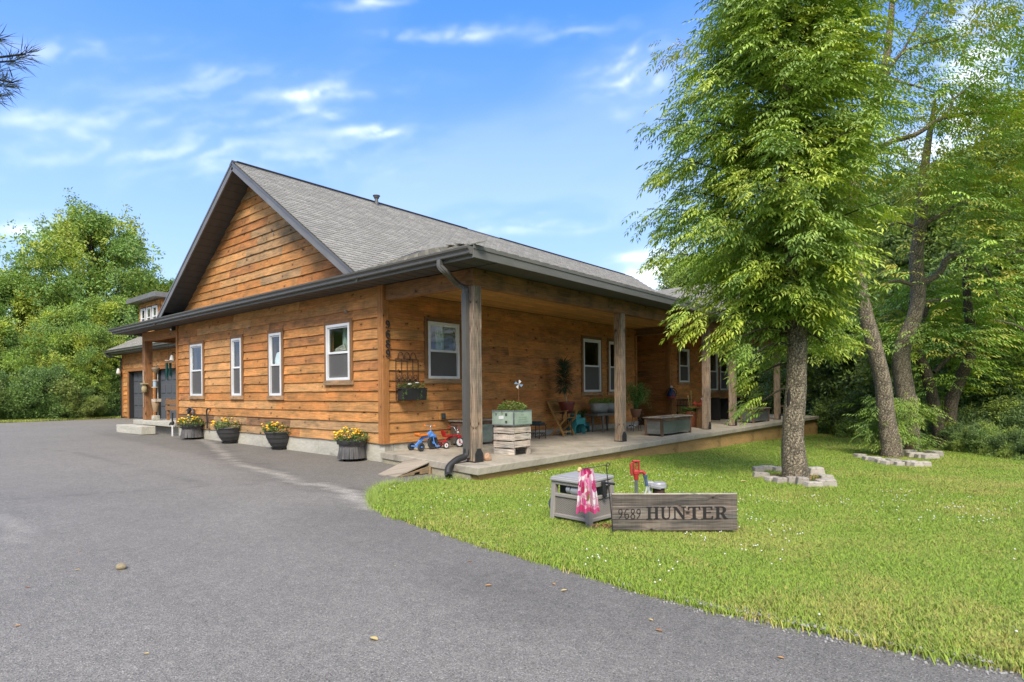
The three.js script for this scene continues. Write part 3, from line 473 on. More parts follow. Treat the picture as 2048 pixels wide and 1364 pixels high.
const roof = obj('roof', roofPolys.map((p) => polyGeo(p)), new THREE.MeshStandardMaterial({ color: C(0.085, 0.082, 0.076), map: T.grit, roughness: 0.95, side: THREE.DoubleSide }), house);
obj('far_gable_wall', polyGeo([[RA[0], RA[1] - 0.1, ZE + 0.25], [-10.2, 3.6, ZE + 0.25], [-0.3, 3.6, ZE + 0.25]]), M.siding[1], house);
// rake boards, soffit under the rake, ridge
for (const s of [1, -1]) {
  const len = Math.hypot(5.19, 5.19 * SL), a = Math.atan(SL), cx = RA[0] + s * 2.595, cyy = RA[1] - SL * 2.595, sh = (k) => [RA[0] + s * k / 2, RA[1] - SL * k / 2, k * Math.hypot(1, SL)], [bxx, byy, bl] = sh(5.0), [sx2, sy2, sl2] = sh(4.62);
  obj('rake_board', bx(bl, 0.19, 0.03, bxx, byy - 0.115, OH - 0.02, 0, 0, -s * a), M.fascia, house);
  obj('rake_trim', bx(len + 0.02, 0.05, 0.012, cx, cyy - 0.035, OH + 0.002, 0, 0, -s * a), M.gutter, house);
  obj('rake_return', bx(0.14, 0.15, 0.10, RA[0] + s * 5.23, yRakeR - 0.06, OH - 0.02, 0, 0, -s * a), M.fascia, house);
  const so = obj('rake_soffit', bx(sl2, 0.02, OH + 0.02, sx2, sy2 - 0.20, OH / 2 - 0.04, 0, 0, -s * a), M.soffit, house);
  if (s < 0) { const g = []; for (let k = 0; k < 22; k++) { const f = (k + 0.5) / 22, px = RA[0] + s * 4.62 * f, py = RA[1] - SL * 4.62 * f; g.push(bx(0.008, 0.004, OH - 0.08, px, py - 0.2125, OH / 2 - 0.04, 0, 0, -s * a)); } obj('soffit_seams', g, M.black, so).userData.kind = 'stuff'; }
}
// shingles on the slope in view: lapped tabs with uneven lower edges
const tabW = 0.30, tabH = 0.143, shapes = [];
{
  const r = rng(77);
  for (let k = 0; k < 5; k++) { const a = 0.03 + 0.025 * r(), b = 0.05 + 0.02 * r(), w = tabW - 0.010; const pts = [[0, 0.020 + 0.015 * r()], [a, 0.004], [w * 0.45, 0], [w - b, 0.006 * r()], [w, 0.036 + 0.014 * r()], [w, tabH * 1.2], [0, tabH * 1.2]]; const g = prism(pts, 0.011 + 0.004 * r()); const uv = g.attributes.uv; for (let i = 0; i < uv.count; i++) uv.setXY(i, uv.getX(i) * 0.8 + k * 0.2, uv.getY(i) * 0.8 + k * 0.13); shapes.push(g); }
}
function shingleField(parent, o, du, dv, inside, uMax, vMax, nParts, seed) {      // o: eave-side origin, du along the eave, dv up the slope
  const n = du.clone().cross(dv).normalize(), base = new THREE.Matrix4().makeBasis(du, dv, n), list = [], r = rng(seed);
  for (let row = 0, v = 0; v < vMax; row++, v += tabH) for (let u = -(row % 2) * tabW * 0.5 - r() * 0.03; u < uMax; u += tabW) {
    const c = o.clone().addScaledVector(du, u + tabW / 2).addScaledVector(dv, v + tabH / 2); let wx = 1, u0 = u; if (u < 0.02) { wx = (u + tabW - 0.02) / tabW; u0 = 0.02; if (wx < 0.1) continue; } if (!inside(c)) continue;
    const p = o.clone().addScaledVector(du, u0).addScaledVector(dv, v).addScaledVector(n, 0.015);
    const m = base.clone().multiply(new THREE.Matrix4().makeRotationX(-0.065)).scale(V(wx, 1, 1)).setPosition(p); list.push([depthOf(c), m, Math.floor(r() * 5), Math.floor(r() * 4)]);
  }
  list.sort((a, b) => a[0] - b[0]);
  list.slice(0, nParts).forEach(([, m, k, t]) => { const q = obj('shingle', shapes[k], M.shingle[t], parent); q.applyMatrix4(m); });
  const rest = [[], [], [], []]; list.slice(nParts).forEach(([, m, k, t]) => rest[t].push(shapes[k].clone().applyMatrix4(m)));
  rest.forEach((g, t) => { if (g.length) { const q = obj('shingle_field', mergeGeometries(g), M.shingle[t], parent); q.userData.kind = 'stuff'; } });
}
{
  const dv = V(-1, SL, 0).normalize(), lenS = Math.hypot(5.19, 5.19 * SL);
  const skirt = (p) => 3.72 + 0.405 * (0.6 - p.z);
  shingleField(roof, V(-0.06, yRakeR, OH), V(0, 0, -1), dv, (p) => p.z < OH + 0.2 && p.z > ZE && p.x < -0.08 && p.y > Math.min(skirt(p), BRY) - 0.16 && p.y < RA[1] - 0.03, 20.4, lenS, 260, 3);
  const dv2 = V(0, 0.405, -1).normalize();
  shingleField(roof, V(-0.06, EY, OH), V(1, 0, 0), dv2, (p) => p.y > mainY(p.x) - 0.2 && p.y < EY + 0.257 * (EX - p.x) + 0.045, 3.2, 4, 40, 9);
  const dv3 = V(-5.13, BRY - EY, 0).normalize();
  shingleField(roof, V(EX, EY, OH), V(0, 0, -1), dv3, (p) => p.y > 0 && p.y < EY + 0.405 * (0.6 - p.z) + 0.02 && p.y < BRY && p.x > 1.4, 22.4, 1.8, 0, 21);
}
{ const a = V(EX, EY + 0.012, OH), b = V(BRK, BRY + 0.02, HZ), n = 22; for (let k = 2; k < n; k++) { const p = a.clone().lerp(b, k / n), q = a.clone().lerp(b, (k + 1.12) / n); obj('hip_cap', bar(p, q, 0.16, 0.014).translate(0, 0.006 - 0.002 * (k % 2), 0), M.shingle[k % 4], roof); } }
obj('ridge_cap', [bx(0.17, 0.02, ZE * -1 + OH, RA[0] + 0.062, RA[1] - 0.022, (ZE + OH) / 2, 0, 0, -Math.atan(SL)), bx(0.17, 0.02, ZE * -1 + OH, RA[0] - 0.062, RA[1] - 0.022, (ZE + OH) / 2, 0, 0, Math.atan(SL))], M.roofFelt, roof);
obj('ridge_vent', [bx(0.16, 0.022, 8.2, RA[0], RA[1] + 0.012, -3.6), bx(0.16, 0.022, 9.5, RA[0], RA[1] + 0.012, -14.2)], M.darkMetal, roof);
{ const p = onX(753, 403, RA[0] + 0.25); obj('vent_pipe', [cy(0.05, 0.06, 0.3, p.x, p.y, p.z), cy(0.10, 0.075, 0.07, p.x, p.y + 0.13, p.z), cy(0.11, 0.11, 0.02, p.x, p.y + 0.17, p.z)], M.gutter, roof); }
// far wing roof past the main ridge: lower cross roof
{
  const rz = -16.6, ry = 5.74, sl = 0.42;
  const g = obj('wing_roof', [polyGeo([[-6, ry, rz], [2.0, ry, rz], [3.3, ry + sl * (rz + 12.3), -12.3], [-6, ry + sl * (rz + 12.3), -12.3]]), polyGeo([[-6, ry, rz], [2.0, ry, rz], [3.3, 3.9, -21], [-6, 3.9, -21]]), polyGeo([[2.0, ry, rz], [3.3, ry + sl * (rz + 12.3), -12.3], [3.3, 3.9, -21]])], M.roofFelt, house);
  shingleField(g, V(-6, ry + sl * (rz + 12.3), -12.3), V(1, 0, 0), V(0, sl, -1).normalize(), (p) => p.x < 3.2 - (-12.3 - p.z) * 0.3 && p.y > EY + 0.257 * (EX - p.x) - 0.12, 9.3, 4.7, 0, 33);
}

// ---- left porch and garage wing (parts of the house)
const SP = 0.52;
obj('entry_slab', bx(3.75, 0.15, 1.9, -12.25, SP - 0.075, -0.85, 0, 0, 0, 0.012), M.stepConcrete, house);
obj('entry_slab_base', bx(3.55, 0.6, 1.6, -12.2, 0.06, -0.95), M.foundation, house);
obj('entry_post', bx(0.26, 3.24 - SP, 0.24, -13.42, (3.24 + SP) / 2, -0.14, 0, 0, 0, 0.01), M.postBrown, house);
obj('entry_beam', bx(3.16, 0.30, 0.2, -11.96, 3.391, -0.12), M.trim, house);
obj('entry_beam', bx(0.2, 0.30, 2.1, -13.42, 3.391, -1.3), M.trim, house);
obj('entry_ceiling', bx(4.0, 0.02, 2.2, -12.4, 3.50, -1.3), M.soffit, house);
obj('entry_eave', bx(0.03, 0.165, 4.4, LX + 0.01, EY - 0.10, -1.65), M.fascia, house);
obj('side_wall', bx(0.12, 3.3, 2.4, -10.43, 1.95, -1.3), M.siding[1], house);
const GZ = -2.5, GX0 = -24.0;
const doorsG = [[-23.12, -20.42, 0.2, 2.52], [-19.66, -16.96, 0.2, 2.52]];
const garage = wallFrame('garage_wall', obj('w', holedSheet([[GX0, -0.3], [-10.4, -0.3], [-10.4, 3.45], [GX0, 3.45]], doorsG, 0.15), M.casing), [0, 0, GZ], 0);
clad(garage, GX0 + 0.1, -10.45, 0.33, 3.42, doorsG.map((h) => [h[0] - 0.1, h[1] + 0.1, h[2] - 0.5, h[3] + 0.1]), { pick: () => M.siding[[0, 2, 4, 6, 7][Math.floor(rnd() * 5)]] });
obj('corner_board', bx(0.11, 3.1, 0.05, GX0 + 0.05, 1.87, GZ + 0.03), M.trim, house);
obj('garage_side_wall', bx(0.12, 3.7, 7.5, GX0 + 0.06, 1.6, GZ - 3.9), M.siding[1], house);
for (const [a, b, c, d] of doorsG) {
  const w = b - a, door = obj('garage_door', bx(w, d - c, 0.05, (a + b) / 2, (c + d) / 2, GZ - 0.22), M.garageDoor, house);
  for (let j = 0; j < 4; j++) for (let i = 0; i < 4; i++) { const ph = (d - c) / 4, pw = w / 4; obj('door_panel', bx(pw - 0.18, ph - 0.2, 0.03, a + pw * (i + 0.5), c + ph * (j + 0.5), GZ - 0.185, 0, 0, 0, 0.012), M.garageDoor, door); }
  obj('door_casing', [bx(0.1, d - c, 0.06, a - 0.05, (c + d) / 2, GZ + 0.03), bx(0.1, d - c, 0.06, b + 0.05, (c + d) / 2, GZ + 0.03), bx(w + 0.2, 0.1, 0.062, (a + b) / 2, d + 0.051, GZ + 0.03)], M.trim, door);
  obj('door_reveal', [bx(0.03, d - c, 0.22, a + 0.012, (c + d) / 2, GZ - 0.1), bx(0.03, d - c, 0.22, b - 0.012, (c + d) / 2, GZ - 0.1)], M.black, door);
}
{
  const ez = -1.95, ey = 3.56, ex0 = -24.65, sl = 0.62, back = -8.5;
  const gr = obj('garage_roof', [polyGeo([[ex0, ey, ez], [-10.5, ey, ez], [-10.5, ey - sl * (back - ez), back], [ex0 - (back - ez) * 0.9, ey - sl * (back - ez), back]]), polyGeo([[ex0, ey, ez], [ex0 - (back - ez) * 0.9, ey - sl * (back - ez), back], [ex0, ey, -15]])], M.roofFelt, house);
  shingleField(gr, V(ex0, ey, ez), V(1, 0, 0), V(0, sl, -1).normalize(), (p) => p.x > ex0 + (ez - p.z) * 0.9 && p.x < -11.2 && !(p.x > -24.6 && p.x < -21.5 && p.z < -3.35), 14, 5.5, 0, 55);
  obj('garage_soffit', bx(14.1, 0.02, 0.55, -17.6, ey - 0.19, -2.23), M.soffit, house);
  obj('garage_gutter', [bx(14.1, 0.11, 0.10, -17.6, ey - 0.06, ez + 0.05, 0, 0, 0, 0.02), bx(14.1, 0.03, 0.12, -17.6, ey - 0.005, ez + 0.06), bx(14.1, 0.16, 0.02, -17.6, ey - 0.11, ez - 0.012)], M.gutter, house);
  obj('garage_downspout', [tube([[ex0 + 0.25, ey - 0.1, ez + 0.04], [ex0 + 0.25, ey - 0.22, ez + 0.03], [GX0 - 0.05, ey - 0.42, GZ + 0.07], [GX0 - 0.03, ey - 0.6, GZ + 0.06]], 0.045, 24, 8), bx(0.08, 2.9, 0.07, GX0 - 0.03, 1.55, GZ + 0.06)], M.darkMetal, house);
  // dormer on the garage roof
  const dz = -3.4, dx0 = -24.45, dx1 = -21.65, dY0 = 4.1, dY1 = 6.02;
  const W_D = [[-24.12, -23.52, 4.75, 5.72], [-23.34, -22.74, 4.75, 5.72], [-22.56, -21.96, 4.75, 5.72]];
  const dw = wallFrame('dormer_wall', obj('w', holedSheet([[dx0, dY0], [dx1, dY0], [dx1, dY1], [dx0, dY1]], W_D.map((h) => [h[0] + .02, h[1] - .02, h[2] + .02, h[3] - .02]), 0.1), M.casing), [0, 0, dz], 0);
  clad(dw, dx0, dx1, 4.2, dY1 - 0.02, W_D.map((h) => grow(h, 0.05)), {});
  const ds = wallFrame('dormer_side_wall', obj('w', bx(3, 2.0, 0.1, 1.5, 5.0, -0.056), M.casing), [dx1, 0, dz], TURN);
  clad(ds, 0.02, 2.9, 4.2, dY1 - 0.02, [], {});
  for (const h of W_D) hungWindow([0, 0, dz], 0, ...h, { added_blind: 1, bare: 1, room: 1 });
  obj('dormer_roof', [bx(3.9, 0.24, 3.6, -23.05, 6.14, -4.75, 0, 0, 0, 0.02), bx(2.6, 0.26, 3.0, -21.2, 6.46, -5.6, 0, 0, 0, 0.02)], M.fascia, house);
}
// ---- things by the left entry
const entryStep = onGround(278, 862);
solo('concrete_step', 'loose pale concrete block step below the entry slab', 'step', bx(2.35, 0.26, 0.42, 0, 0.13, 0, 0, 0, 0, 0.015), M.stepConcrete, V(-12.55, groundY(-12.5, 0.5), 0.52), 0.0);
{ // bench with two back rails, seen from behind
  const b = thing('porch_bench', 'low brown wooden bench with two broad rails on the entry slab', 'bench', V(-11.55, SP, -0.55));
  obj('backrest', [bx(1.9, 0.17, 0.035, 0, 0.62, 0.16), bx(1.9, 0.15, 0.035, 0, 0.42, 0.16)], M.casing, b);
  obj('seat', [bx(1.8, 0.03, 0.36, 0, 0.40, -0.06)], M.casing, b);
  for (const s of [-1, 1]) { obj('leg', bx(0.07, 0.74, 0.07, s * 0.86, 0.37, 0.12), M.trim, b); obj('leg', bx(0.07, 0.40, 0.07, s * 0.86, 0.2, -0.2), M.trim, b); }
}
{ // wind chime
  const p = onZ(337, 722, -0.12), c = thing('wind_chime', 'wind chime with dark green metal tubes hanging over the entry slab', 'wind chime', V(p.x, p.y, -0.12));
  obj('suspension_cord', [bar([0, 0.03, 0], [0, 3.24 - p.y, 0], 0.008, 0.008, true)], M.black, c);
  obj('top_disc', cy(0.10, 0.11, 0.03, 0, 0.015, 0), M.paleWood, c);
  const gm = std({ color: C(0.02, 0.09, 0.08), roughness: 0.35, metalness: 0.5 });
  for (let k = 0; k < 6; k++) { const a = k / 6 * 6.283, L = 0.42 + 0.05 * (k % 4); obj('chime_tube', cy(0.017, 0.017, L, 0.075 * Math.cos(a), -0.06 - L / 2, 0.075 * Math.sin(a), 0, 0, 0, 10), gm, c); }
}
{ // stand with a bird feeder, lamp and pots beside the post
  const p = V(-12.95, SP, -0.30), s = thing('feeder_stand', 'thin pole stand with hanging feeder and wooden tray beside the entry post', 'feeder', p);
  obj('pole', bar([0, 0, 0], [0, 1.9, 0], 0.035, 0.035, true), M.paleWood, s);
  obj('tray', [bx(0.34, 0.10, 0.2, 0.0, 0.68, 0.05)], M.paleWood, s);
  obj('pot', [lathe([[0, 0], [0.07, 0], [0.13, 0.34], [0, 0.34]], 14, 0.02, 0.28, 0.08)], std({ color: C(0.30, 0.2, 0.11) }), s);
  obj('lantern', [lathe([[0, 0], [0.05, 0], [0.12, 0.14], [0.13, 0.18], [0, 0.2]], 14, 0, 1.62, 0.06), bar([0, 1.8, 0.06], [0.06, 1.95, 0.06], 0.02, 0.02, true)], std({ color: C(0.28, 0.22, 0.14), roughness: 0.5 }), s);
  obj('glass_feeder', [cy(0.06, 0.06, 0.2, 0.03, 1.25, 0.1)], std({ color: C(0.35, 0.45, 0.52), roughness: 0.15 }), s);
  obj('feeder_base', [cy(0.09, 0.1, 0.03, 0.03, 1.13, 0.1), cy(0.05, 0.08, 0.04, 0.03, 1.37, 0.1)], M.paleWood, s);
  obj('foot_pot', [bx(0.22, 0.16, 0.2, 0.08, 0.08, 0.1, 0, 0, 0, 0.02)], M.stepConcrete, s);
}
{ const s = thing('hanging_gourd', 'pale gourd shaped bird house hanging on the entry post', 'birdhouse', V(-13.25, SP + 0.95, 0.02)); obj('gourd', [lathe([[0, 0], [0.08, 0.02], [0.09, 0.16], [0.05, 0.24], [0.05, 0.3]], 14), bx(0.2, 0.04, 0.2, 0, 0.30, 0, 0, 0, 0, 0.01)], std({ color: C(0.36, 0.29, 0.15) }), s); obj('hanger', [tube([[0, 0.3, 0], [-0.05, 0.5, 0], [-0.04, 0.75, 0], [-0.09, 0.78, 0], [-0.1, 0.4, 0], [-0.1, -0.5, 0]], 0.01, 24, 6)], M.paleWood, s); }
{ // flood light and sconces
  const p = onZ(352, 660, 0.05), f = thing('flood_light', 'small black security light under the eave at the wall corner', 'light', V(-10.42, 3.44, 0.08)); obj('housing', [cy(0.06, 0.07, 0.05, 0, 0.06, 0), bx(0.2, 0.09, 0.12, -0.05, 0, 0.03, 0.3, 0, 0, 0.02)], M.black, f); obj('lens', bx(0.1, 0.05, 0.01, 0, -0.02, 0.1, 0.3, 0, 0), M.white, f);
  const sc = (px, py, label) => { const q = onZ(px, py, GZ + 0.1), s = thing('wall_sconce', label, 'wall light', V(q.x, q.y, GZ + 0.03)); obj('arm', tube([[0, 0.1, 0], [0, 0.22, 0.1], [0, 0.2, 0.2], [0, 0.1, 0.2]], 0.015, 16, 6), M.black, s); obj('lamp_shade', lathe([[0.04, 0.2], [0.06, 0.16], [0.10, 0.0], [0.08, -0.08], [0, -0.1]], 14, 0, -0.08, 0.2), std({ color: C(0.6, 0.58, 0.52), roughness: 0.3 }), s); };
  sc(243, 742, 'glass wall sconce at the outer corner of the garage'); sc(351, 716, 'small glass wall sconce above the second garage door');
}
{ // stand pipe and faucet by the corner
  const g = V(-10.25, groundY(-10.25, 0.25), 0.22), s = thing('standpipe_tap', 'dark faucet on a white pipe at the corner of the siding', 'faucet', g); obj('pipe', bar([0, 0, 0], [0, 0.36, 0], 0.05, 0.05, true), M.white, s); obj('valve', [sp(0.06, 0, 0.4, 0), bx(0.2, 0.05, 0.05, -0.03, 0.42, 0, 0, 0, 0.3, 0.01), bar([0, 0.4, 0], [0.02, 0.72, 0], 0.05, 0.04, true), cy(0.05, 0.05, 0.02, -0.1, 0.38, 0.03, 1.2)], M.black, s);
}
{ // hose hanger with coiled hose
  const p = onZ(385, 829, 0.08), h = thing('hose_coil', 'grey garden hose coiled on a wall hanger behind the flower tub', 'hose', V(p.x, p.y, 0.05)); const cs = []; const r = rng(3);
  for (let k = 0; k < 7; k++) { const pts = []; for (let i = 0; i < 14; i++) { const a = i / 14 * 6.283, R = 0.19 + 0.012 * k; pts.push(V(R * 0.8 * Math.cos(a) + 0.04 * (r() - 0.5), R * (Math.sin(a) > 0 ? 0.8 : 1.35) * Math.sin(a), 0.03 + 0.012 * k)); } cs.push(tube(pts, 0.013, 40, 6, true)); }
  obj('hose_loops', cs, std({ color: C(0.11, 0.105, 0.115), roughness: 0.5 }), h); obj('hanger', [bx(0.22, 0.04, 0.16, 0, 0.14, 0.08, 0, 0, 0, 0.01), bar([-0.17, 0.12, 0.02], [-0.24, -0.35, 0.03], 0.03, 0.03, true)], M.black, h);
  const q = onZ(418, 835, 0.05), d = thing('vent_hose', 'black bent pipe running down the siding beside the hose', 'pipe', V(q.x, q.y, 0.04)); obj('pipe', tube([[0.08, 0.24, 0.0], [0.03, 0.26, 0.05], [-0.03, 0.2, 0.06], [-0.03, -0.1, 0.05], [-0.03, -0.32, 0.05]], 0.022, 24, 8), M.black, d);
}
// ---- flower tubs along the gable wall
const leafMat = (c, t = 0.35) => phys({ color: c, roughness: 0.75, transmission: t, thickness: 0, side: THREE.DoubleSide });
function leafGeo(list) {   // list of [base, dir, up, len, wid]; four faces each, folded on the midrib
  const pos = [], nor = [];
  for (const [b, d, u, L, w] of list) {
    const s = d.clone().cross(u).normalize(), n = s.clone().cross(d).normalize(), tip = b.clone().addScaledVector(d, L).addScaledVector(n, -L * 0.16), mid = b.clone().addScaledVector(d, L * 0.5).addScaledVector(n, -w * 0.12), l = mid.clone().addScaledVector(s, w / 2).addScaledVector(n, w * 0.22), r = mid.clone().addScaledVector(s, -w / 2).addScaledVector(n, w * 0.22);
    for (const t of [[b, mid, l], [b, r, mid], [l, mid, tip], [mid, r, tip]]) { const nn = t[1].clone().sub(t[0]).cross(t[2].clone().sub(t[0])).normalize(); for (const p of t) { pos.push(p.x, p.y, p.z); nor.push(nn.x, nn.y, nn.z); } }
  }
  const g = new THREE.BufferGeometry(); g.setAttribute('position', new THREE.Float32BufferAttribute(pos, 3)); g.setAttribute('normal', new THREE.Float32BufferAttribute(nor, 3)); g.setAttribute('uv', new THREE.Float32BufferAttribute(new Float32Array(pos.length / 3 * 2), 2));
  return g;
}
const rdir = (r, up = 0) => V(r() * 2 - 1, (r() * 2 - 1) * 0.8 + up, r() * 2 - 1).normalize();
function bushLeaves(r, n, rx, ry, rz, L, w, up = 0.5, y0 = 0) { const list = []; for (let i = 0; i < n; i++) { const a = r() * 6.283, q = Math.pow(r(), 0.4), e = r(), b = V(Math.cos(a) * rx * q, y0 + e * ry * (1.1 - 0.6 * q * q), Math.sin(a) * rz * q); list.push([b, V(Math.cos(a) * 0.8, up * r() + 0.1, Math.sin(a) * 0.8).add(rdir(r).multiplyScalar(0.6)).normalize(), V(0, 1, 0).add(rdir(r).multiplyScalar(0.5)).normalize(), L * (0.7 + 0.6 * r()), w * (0.7 + 0.6 * r())]); } return leafGeo(list); }
M.marigold = std({ color: C(0.80, 0.36, 0.01), roughness: 0.7 }); M.marigoldB = std({ color: C(0.86, 0.55, 0.03), roughness: 0.7 }); M.herb = leafMat(C(0.12, 0.22, 0.025)); M.herbDark = leafMat(C(0.06, 0.15, 0.02)); M.tubPlastic = std({ color: C(0.072, 0.070, 0.068), roughness: 0.55, map: T.wear }); M.tubBand = std({ color: C(0.035, 0.034, 0.034), roughness: 0.5 }); M.tubGrey = std({ color: C(0.135, 0.135, 0.14), roughness: 0.7, map: T.grey }); M.soil = std({ color: C(0.04, 0.028, 0.018), roughness: 1 });
function flowerTub(px, py, label, round, seed, flowers, spread) {
  const wide = round ? 1.27 : seed === 1 ? 1.12 : 1.02;
  const p = onGround(px, py); const t = thing('flower_tub', label, 'planter', p, 0, 'flower tubs along the gable wall'), r = rng(seed); t.scale.set(wide, round ? 1.02 : 1, wide);
  if (round) { // smooth bowl-like tub
    obj('tub', lathe([[0, 0.05], [0.15, 0.05], [0.185, 0.08], [0.255, 0.24], [0.285, 0.36], [0.30, 0.39], [0.315, 0.40], [0.315, 0.43], [0.29, 0.43], [0.27, 0.36]], 32), M.tubPlastic, t);
    obj('band', [lathe([[0.215, 0.15], [0.223, 0.15], [0.235, 0.18], [0.227, 0.18]], 32), lathe([[0.262, 0.27], [0.271, 0.27], [0.278, 0.31], [0.27, 0.31]], 32)], M.tubBand, t);
    obj('soil', cy(0.27, 0.27, 0.02, 0, 0.39, 0), M.soil, t);
  } else { // barrel tub with staves
    const st = []; for (let k = 0; k < 20; k++) { const a = k / 20 * 6.283; st.push(put(bx(0.080, 0.37, 0.02, 0, 0, 0, -0.17, 0, 0, 0.008), 0.245 * Math.sin(a), 0.235, 0.245 * Math.cos(a), 0, a, 0)); }
    obj('tub', [lathe([[0, 0.05], [0.20, 0.05], [0.268, 0.40], [0.255, 0.40], [0.19, 0.07]], 32), ...st], M.tubGrey, t);
    obj('band', [lathe([[0.268, 0.345], [0.288, 0.345], [0.302, 0.43], [0.285, 0.435], [0.265, 0.42]], 32), lathe([[0.2, 0.06], [0.222, 0.06], [0.228, 0.09], [0.2, 0.09]], 32)], M.tubBand, t);
    obj('soil', cy(0.26, 0.26, 0.02, 0, 0.39, 0), M.soil, t);
  }
  obj('plant_caddy', [lathe([[0, 0.03], [0.19, 0.03], [0.19, 0.05], [0, 0.05]], 20), ...[0, 1, 2, 3].map((k) => sp(0.022, 0.15 * Math.cos(k * 1.57 + 0.4), 0.022, 0.15 * Math.sin(k * 1.57 + 0.4)))], M.black, t);
  obj('foliage', bushLeaves(r, 520, 0.32 + spread * 0.06, 0.24, 0.30, 0.075, 0.026, 0.7, 0.40), M.herb, t).userData.kind = 'stuff';
  const heads = [[], []];
  for (let k = 0; k < flowers; k++) { const a = r() * 6.283, q = Math.sqrt(r()) * 0.30, x = q * Math.cos(a) - 0.04, z = q * Math.sin(a) + 0.06, y = 0.58 + 0.14 * r() - q * 0.4, s = 0.019 + 0.012 * r(); heads[k % 2].push(sp(s, x, y, z, 1, 0.62, 1, 8, 6), sp(s * 0.7, x, y + s * 0.45, z, 1, 0.6, 1, 7, 5)); }
  obj('blossoms', heads[0], M.marigold, t).userData.kind = 'stuff'; obj('blossoms', heads[1], M.marigoldB, t).userData.kind = 'stuff';
}
flowerTub(385, 878, 'barrel style flower tub with marigolds next to the entry slab', false, 1, 34, 0.8);
flowerTub(462, 886, 'round dark tub whose right half is plain green leaves, below the second window', true, 2, 22, 0.4);
flowerTub(563, 898, 'round dark bowl tub with loosely spread marigolds on its left, below the third window', true, 3, 34, 1.2);
flowerTub(704, 921, 'grey barrel tub with black rim and domed marigolds near the house corner', false, 4, 46, 0.6);

// ---------------------------------------------------------------- porch things
const onDeck = (px, py) => { let y = 0.19, p; for (let i = 0; i < 4; i++) { p = onY(px, py, y); y = deckY(p.x); } return p; };
{ // plywood ramp
  const a = onGround(757, 950), b = onGround(794, 955), c = onY(859, 923, 0.155), d = onY(819, 917, 0.165);
  const t = thing('wooden_ramp', 'short plywood ramp leaning up to the porch slab from the asphalt', 'ramp', [0, 0, 0]);
  const th = 0.018, deckTop = polyGeo([[a.x, a.y + 0.02, a.z], [b.x, b.y + 0.02, b.z], [c.x, c.y, c.z], [d.x, d.y, d.z]]);
  const hull = [[a, b, c, d].map((p, i) => V(p.x, (i < 2 ? p.y + 0.02 : p.y) - th, p.z))][0];
  obj('ramp_board', [deckTop, polyGeo([[b.x, b.y + 0.02, b.z], [a.x, a.y + 0.02, a.z], hull[0].toArray(), hull[1].toArray()]), polyGeo([[c.x, c.y, c.z], [b.x, b.y + 0.02, b.z], hull[1].toArray(), hull[2].toArray()]), polyGeo([hull[0].toArray(), hull[3].toArray(), hull[2].toArray(), hull[1].toArray()])], std({ color: C(0.52, 0.44, 0.35), map: T.concrete, roughness: 0.9 }), t);
  const side = (p, q) => { const dir = q.clone().sub(p), L = Math.hypot(dir.x, dir.z), H = q.y - 0.02; const s = prism([[0.02, 0.0], [L * 0.42, 0], [L * 0.45, 0.04], [L * 0.6, 0.05], [L * 0.62, 0.0], [L * 0.97, 0.0], [L * 0.97, H * 0.93], [0.02, 0.012]], 0.035); const m = obj('ramp_rail', s, std({ color: C(0.36, 0.27, 0.16), map: T.smoothWood, roughness: 0.85 }), t); m.position.set(p.x, groundY(p.x, p.z) + 0.002, p.z); m.rotation.y = -Math.atan2(dir.z, dir.x); };
  side(b.clone().add(V(-0.01, 0, -0.045)), c.clone().add(V(-0.01, 0, -0.045))); side(a, d);
  const e = c.clone().add(V(0.01, 0, -0.02)); obj('ramp_block', bx(0.06, 0.12, 0.12, e.x, 0.06 + groundY(e.x, e.z), e.z, 0, 0.4, 0), std({ color: C(0.40, 0.29, 0.16), map: T.smoothWood }), t);
}
function wheel(parent, x, y, z, R, w, tyre, rim, hub, name = 'wheel') {   // axle along local z
  const t = obj(name, put(new THREE.TorusGeometry(R - w * 0.5, w * 0.5, 10, 26), x, y, z), tyre, parent);
  obj('rim', [cy(R - w * 0.7, R - w * 0.7, w * 0.55, x, y, z, Math.PI / 2, 0, 0, 24)], rim, t); obj('hub', [cy(R * 0.2, R * 0.2, w * 1.1, x, y, z, Math.PI / 2, 0, 0, 12)], hub, t); return t;
}
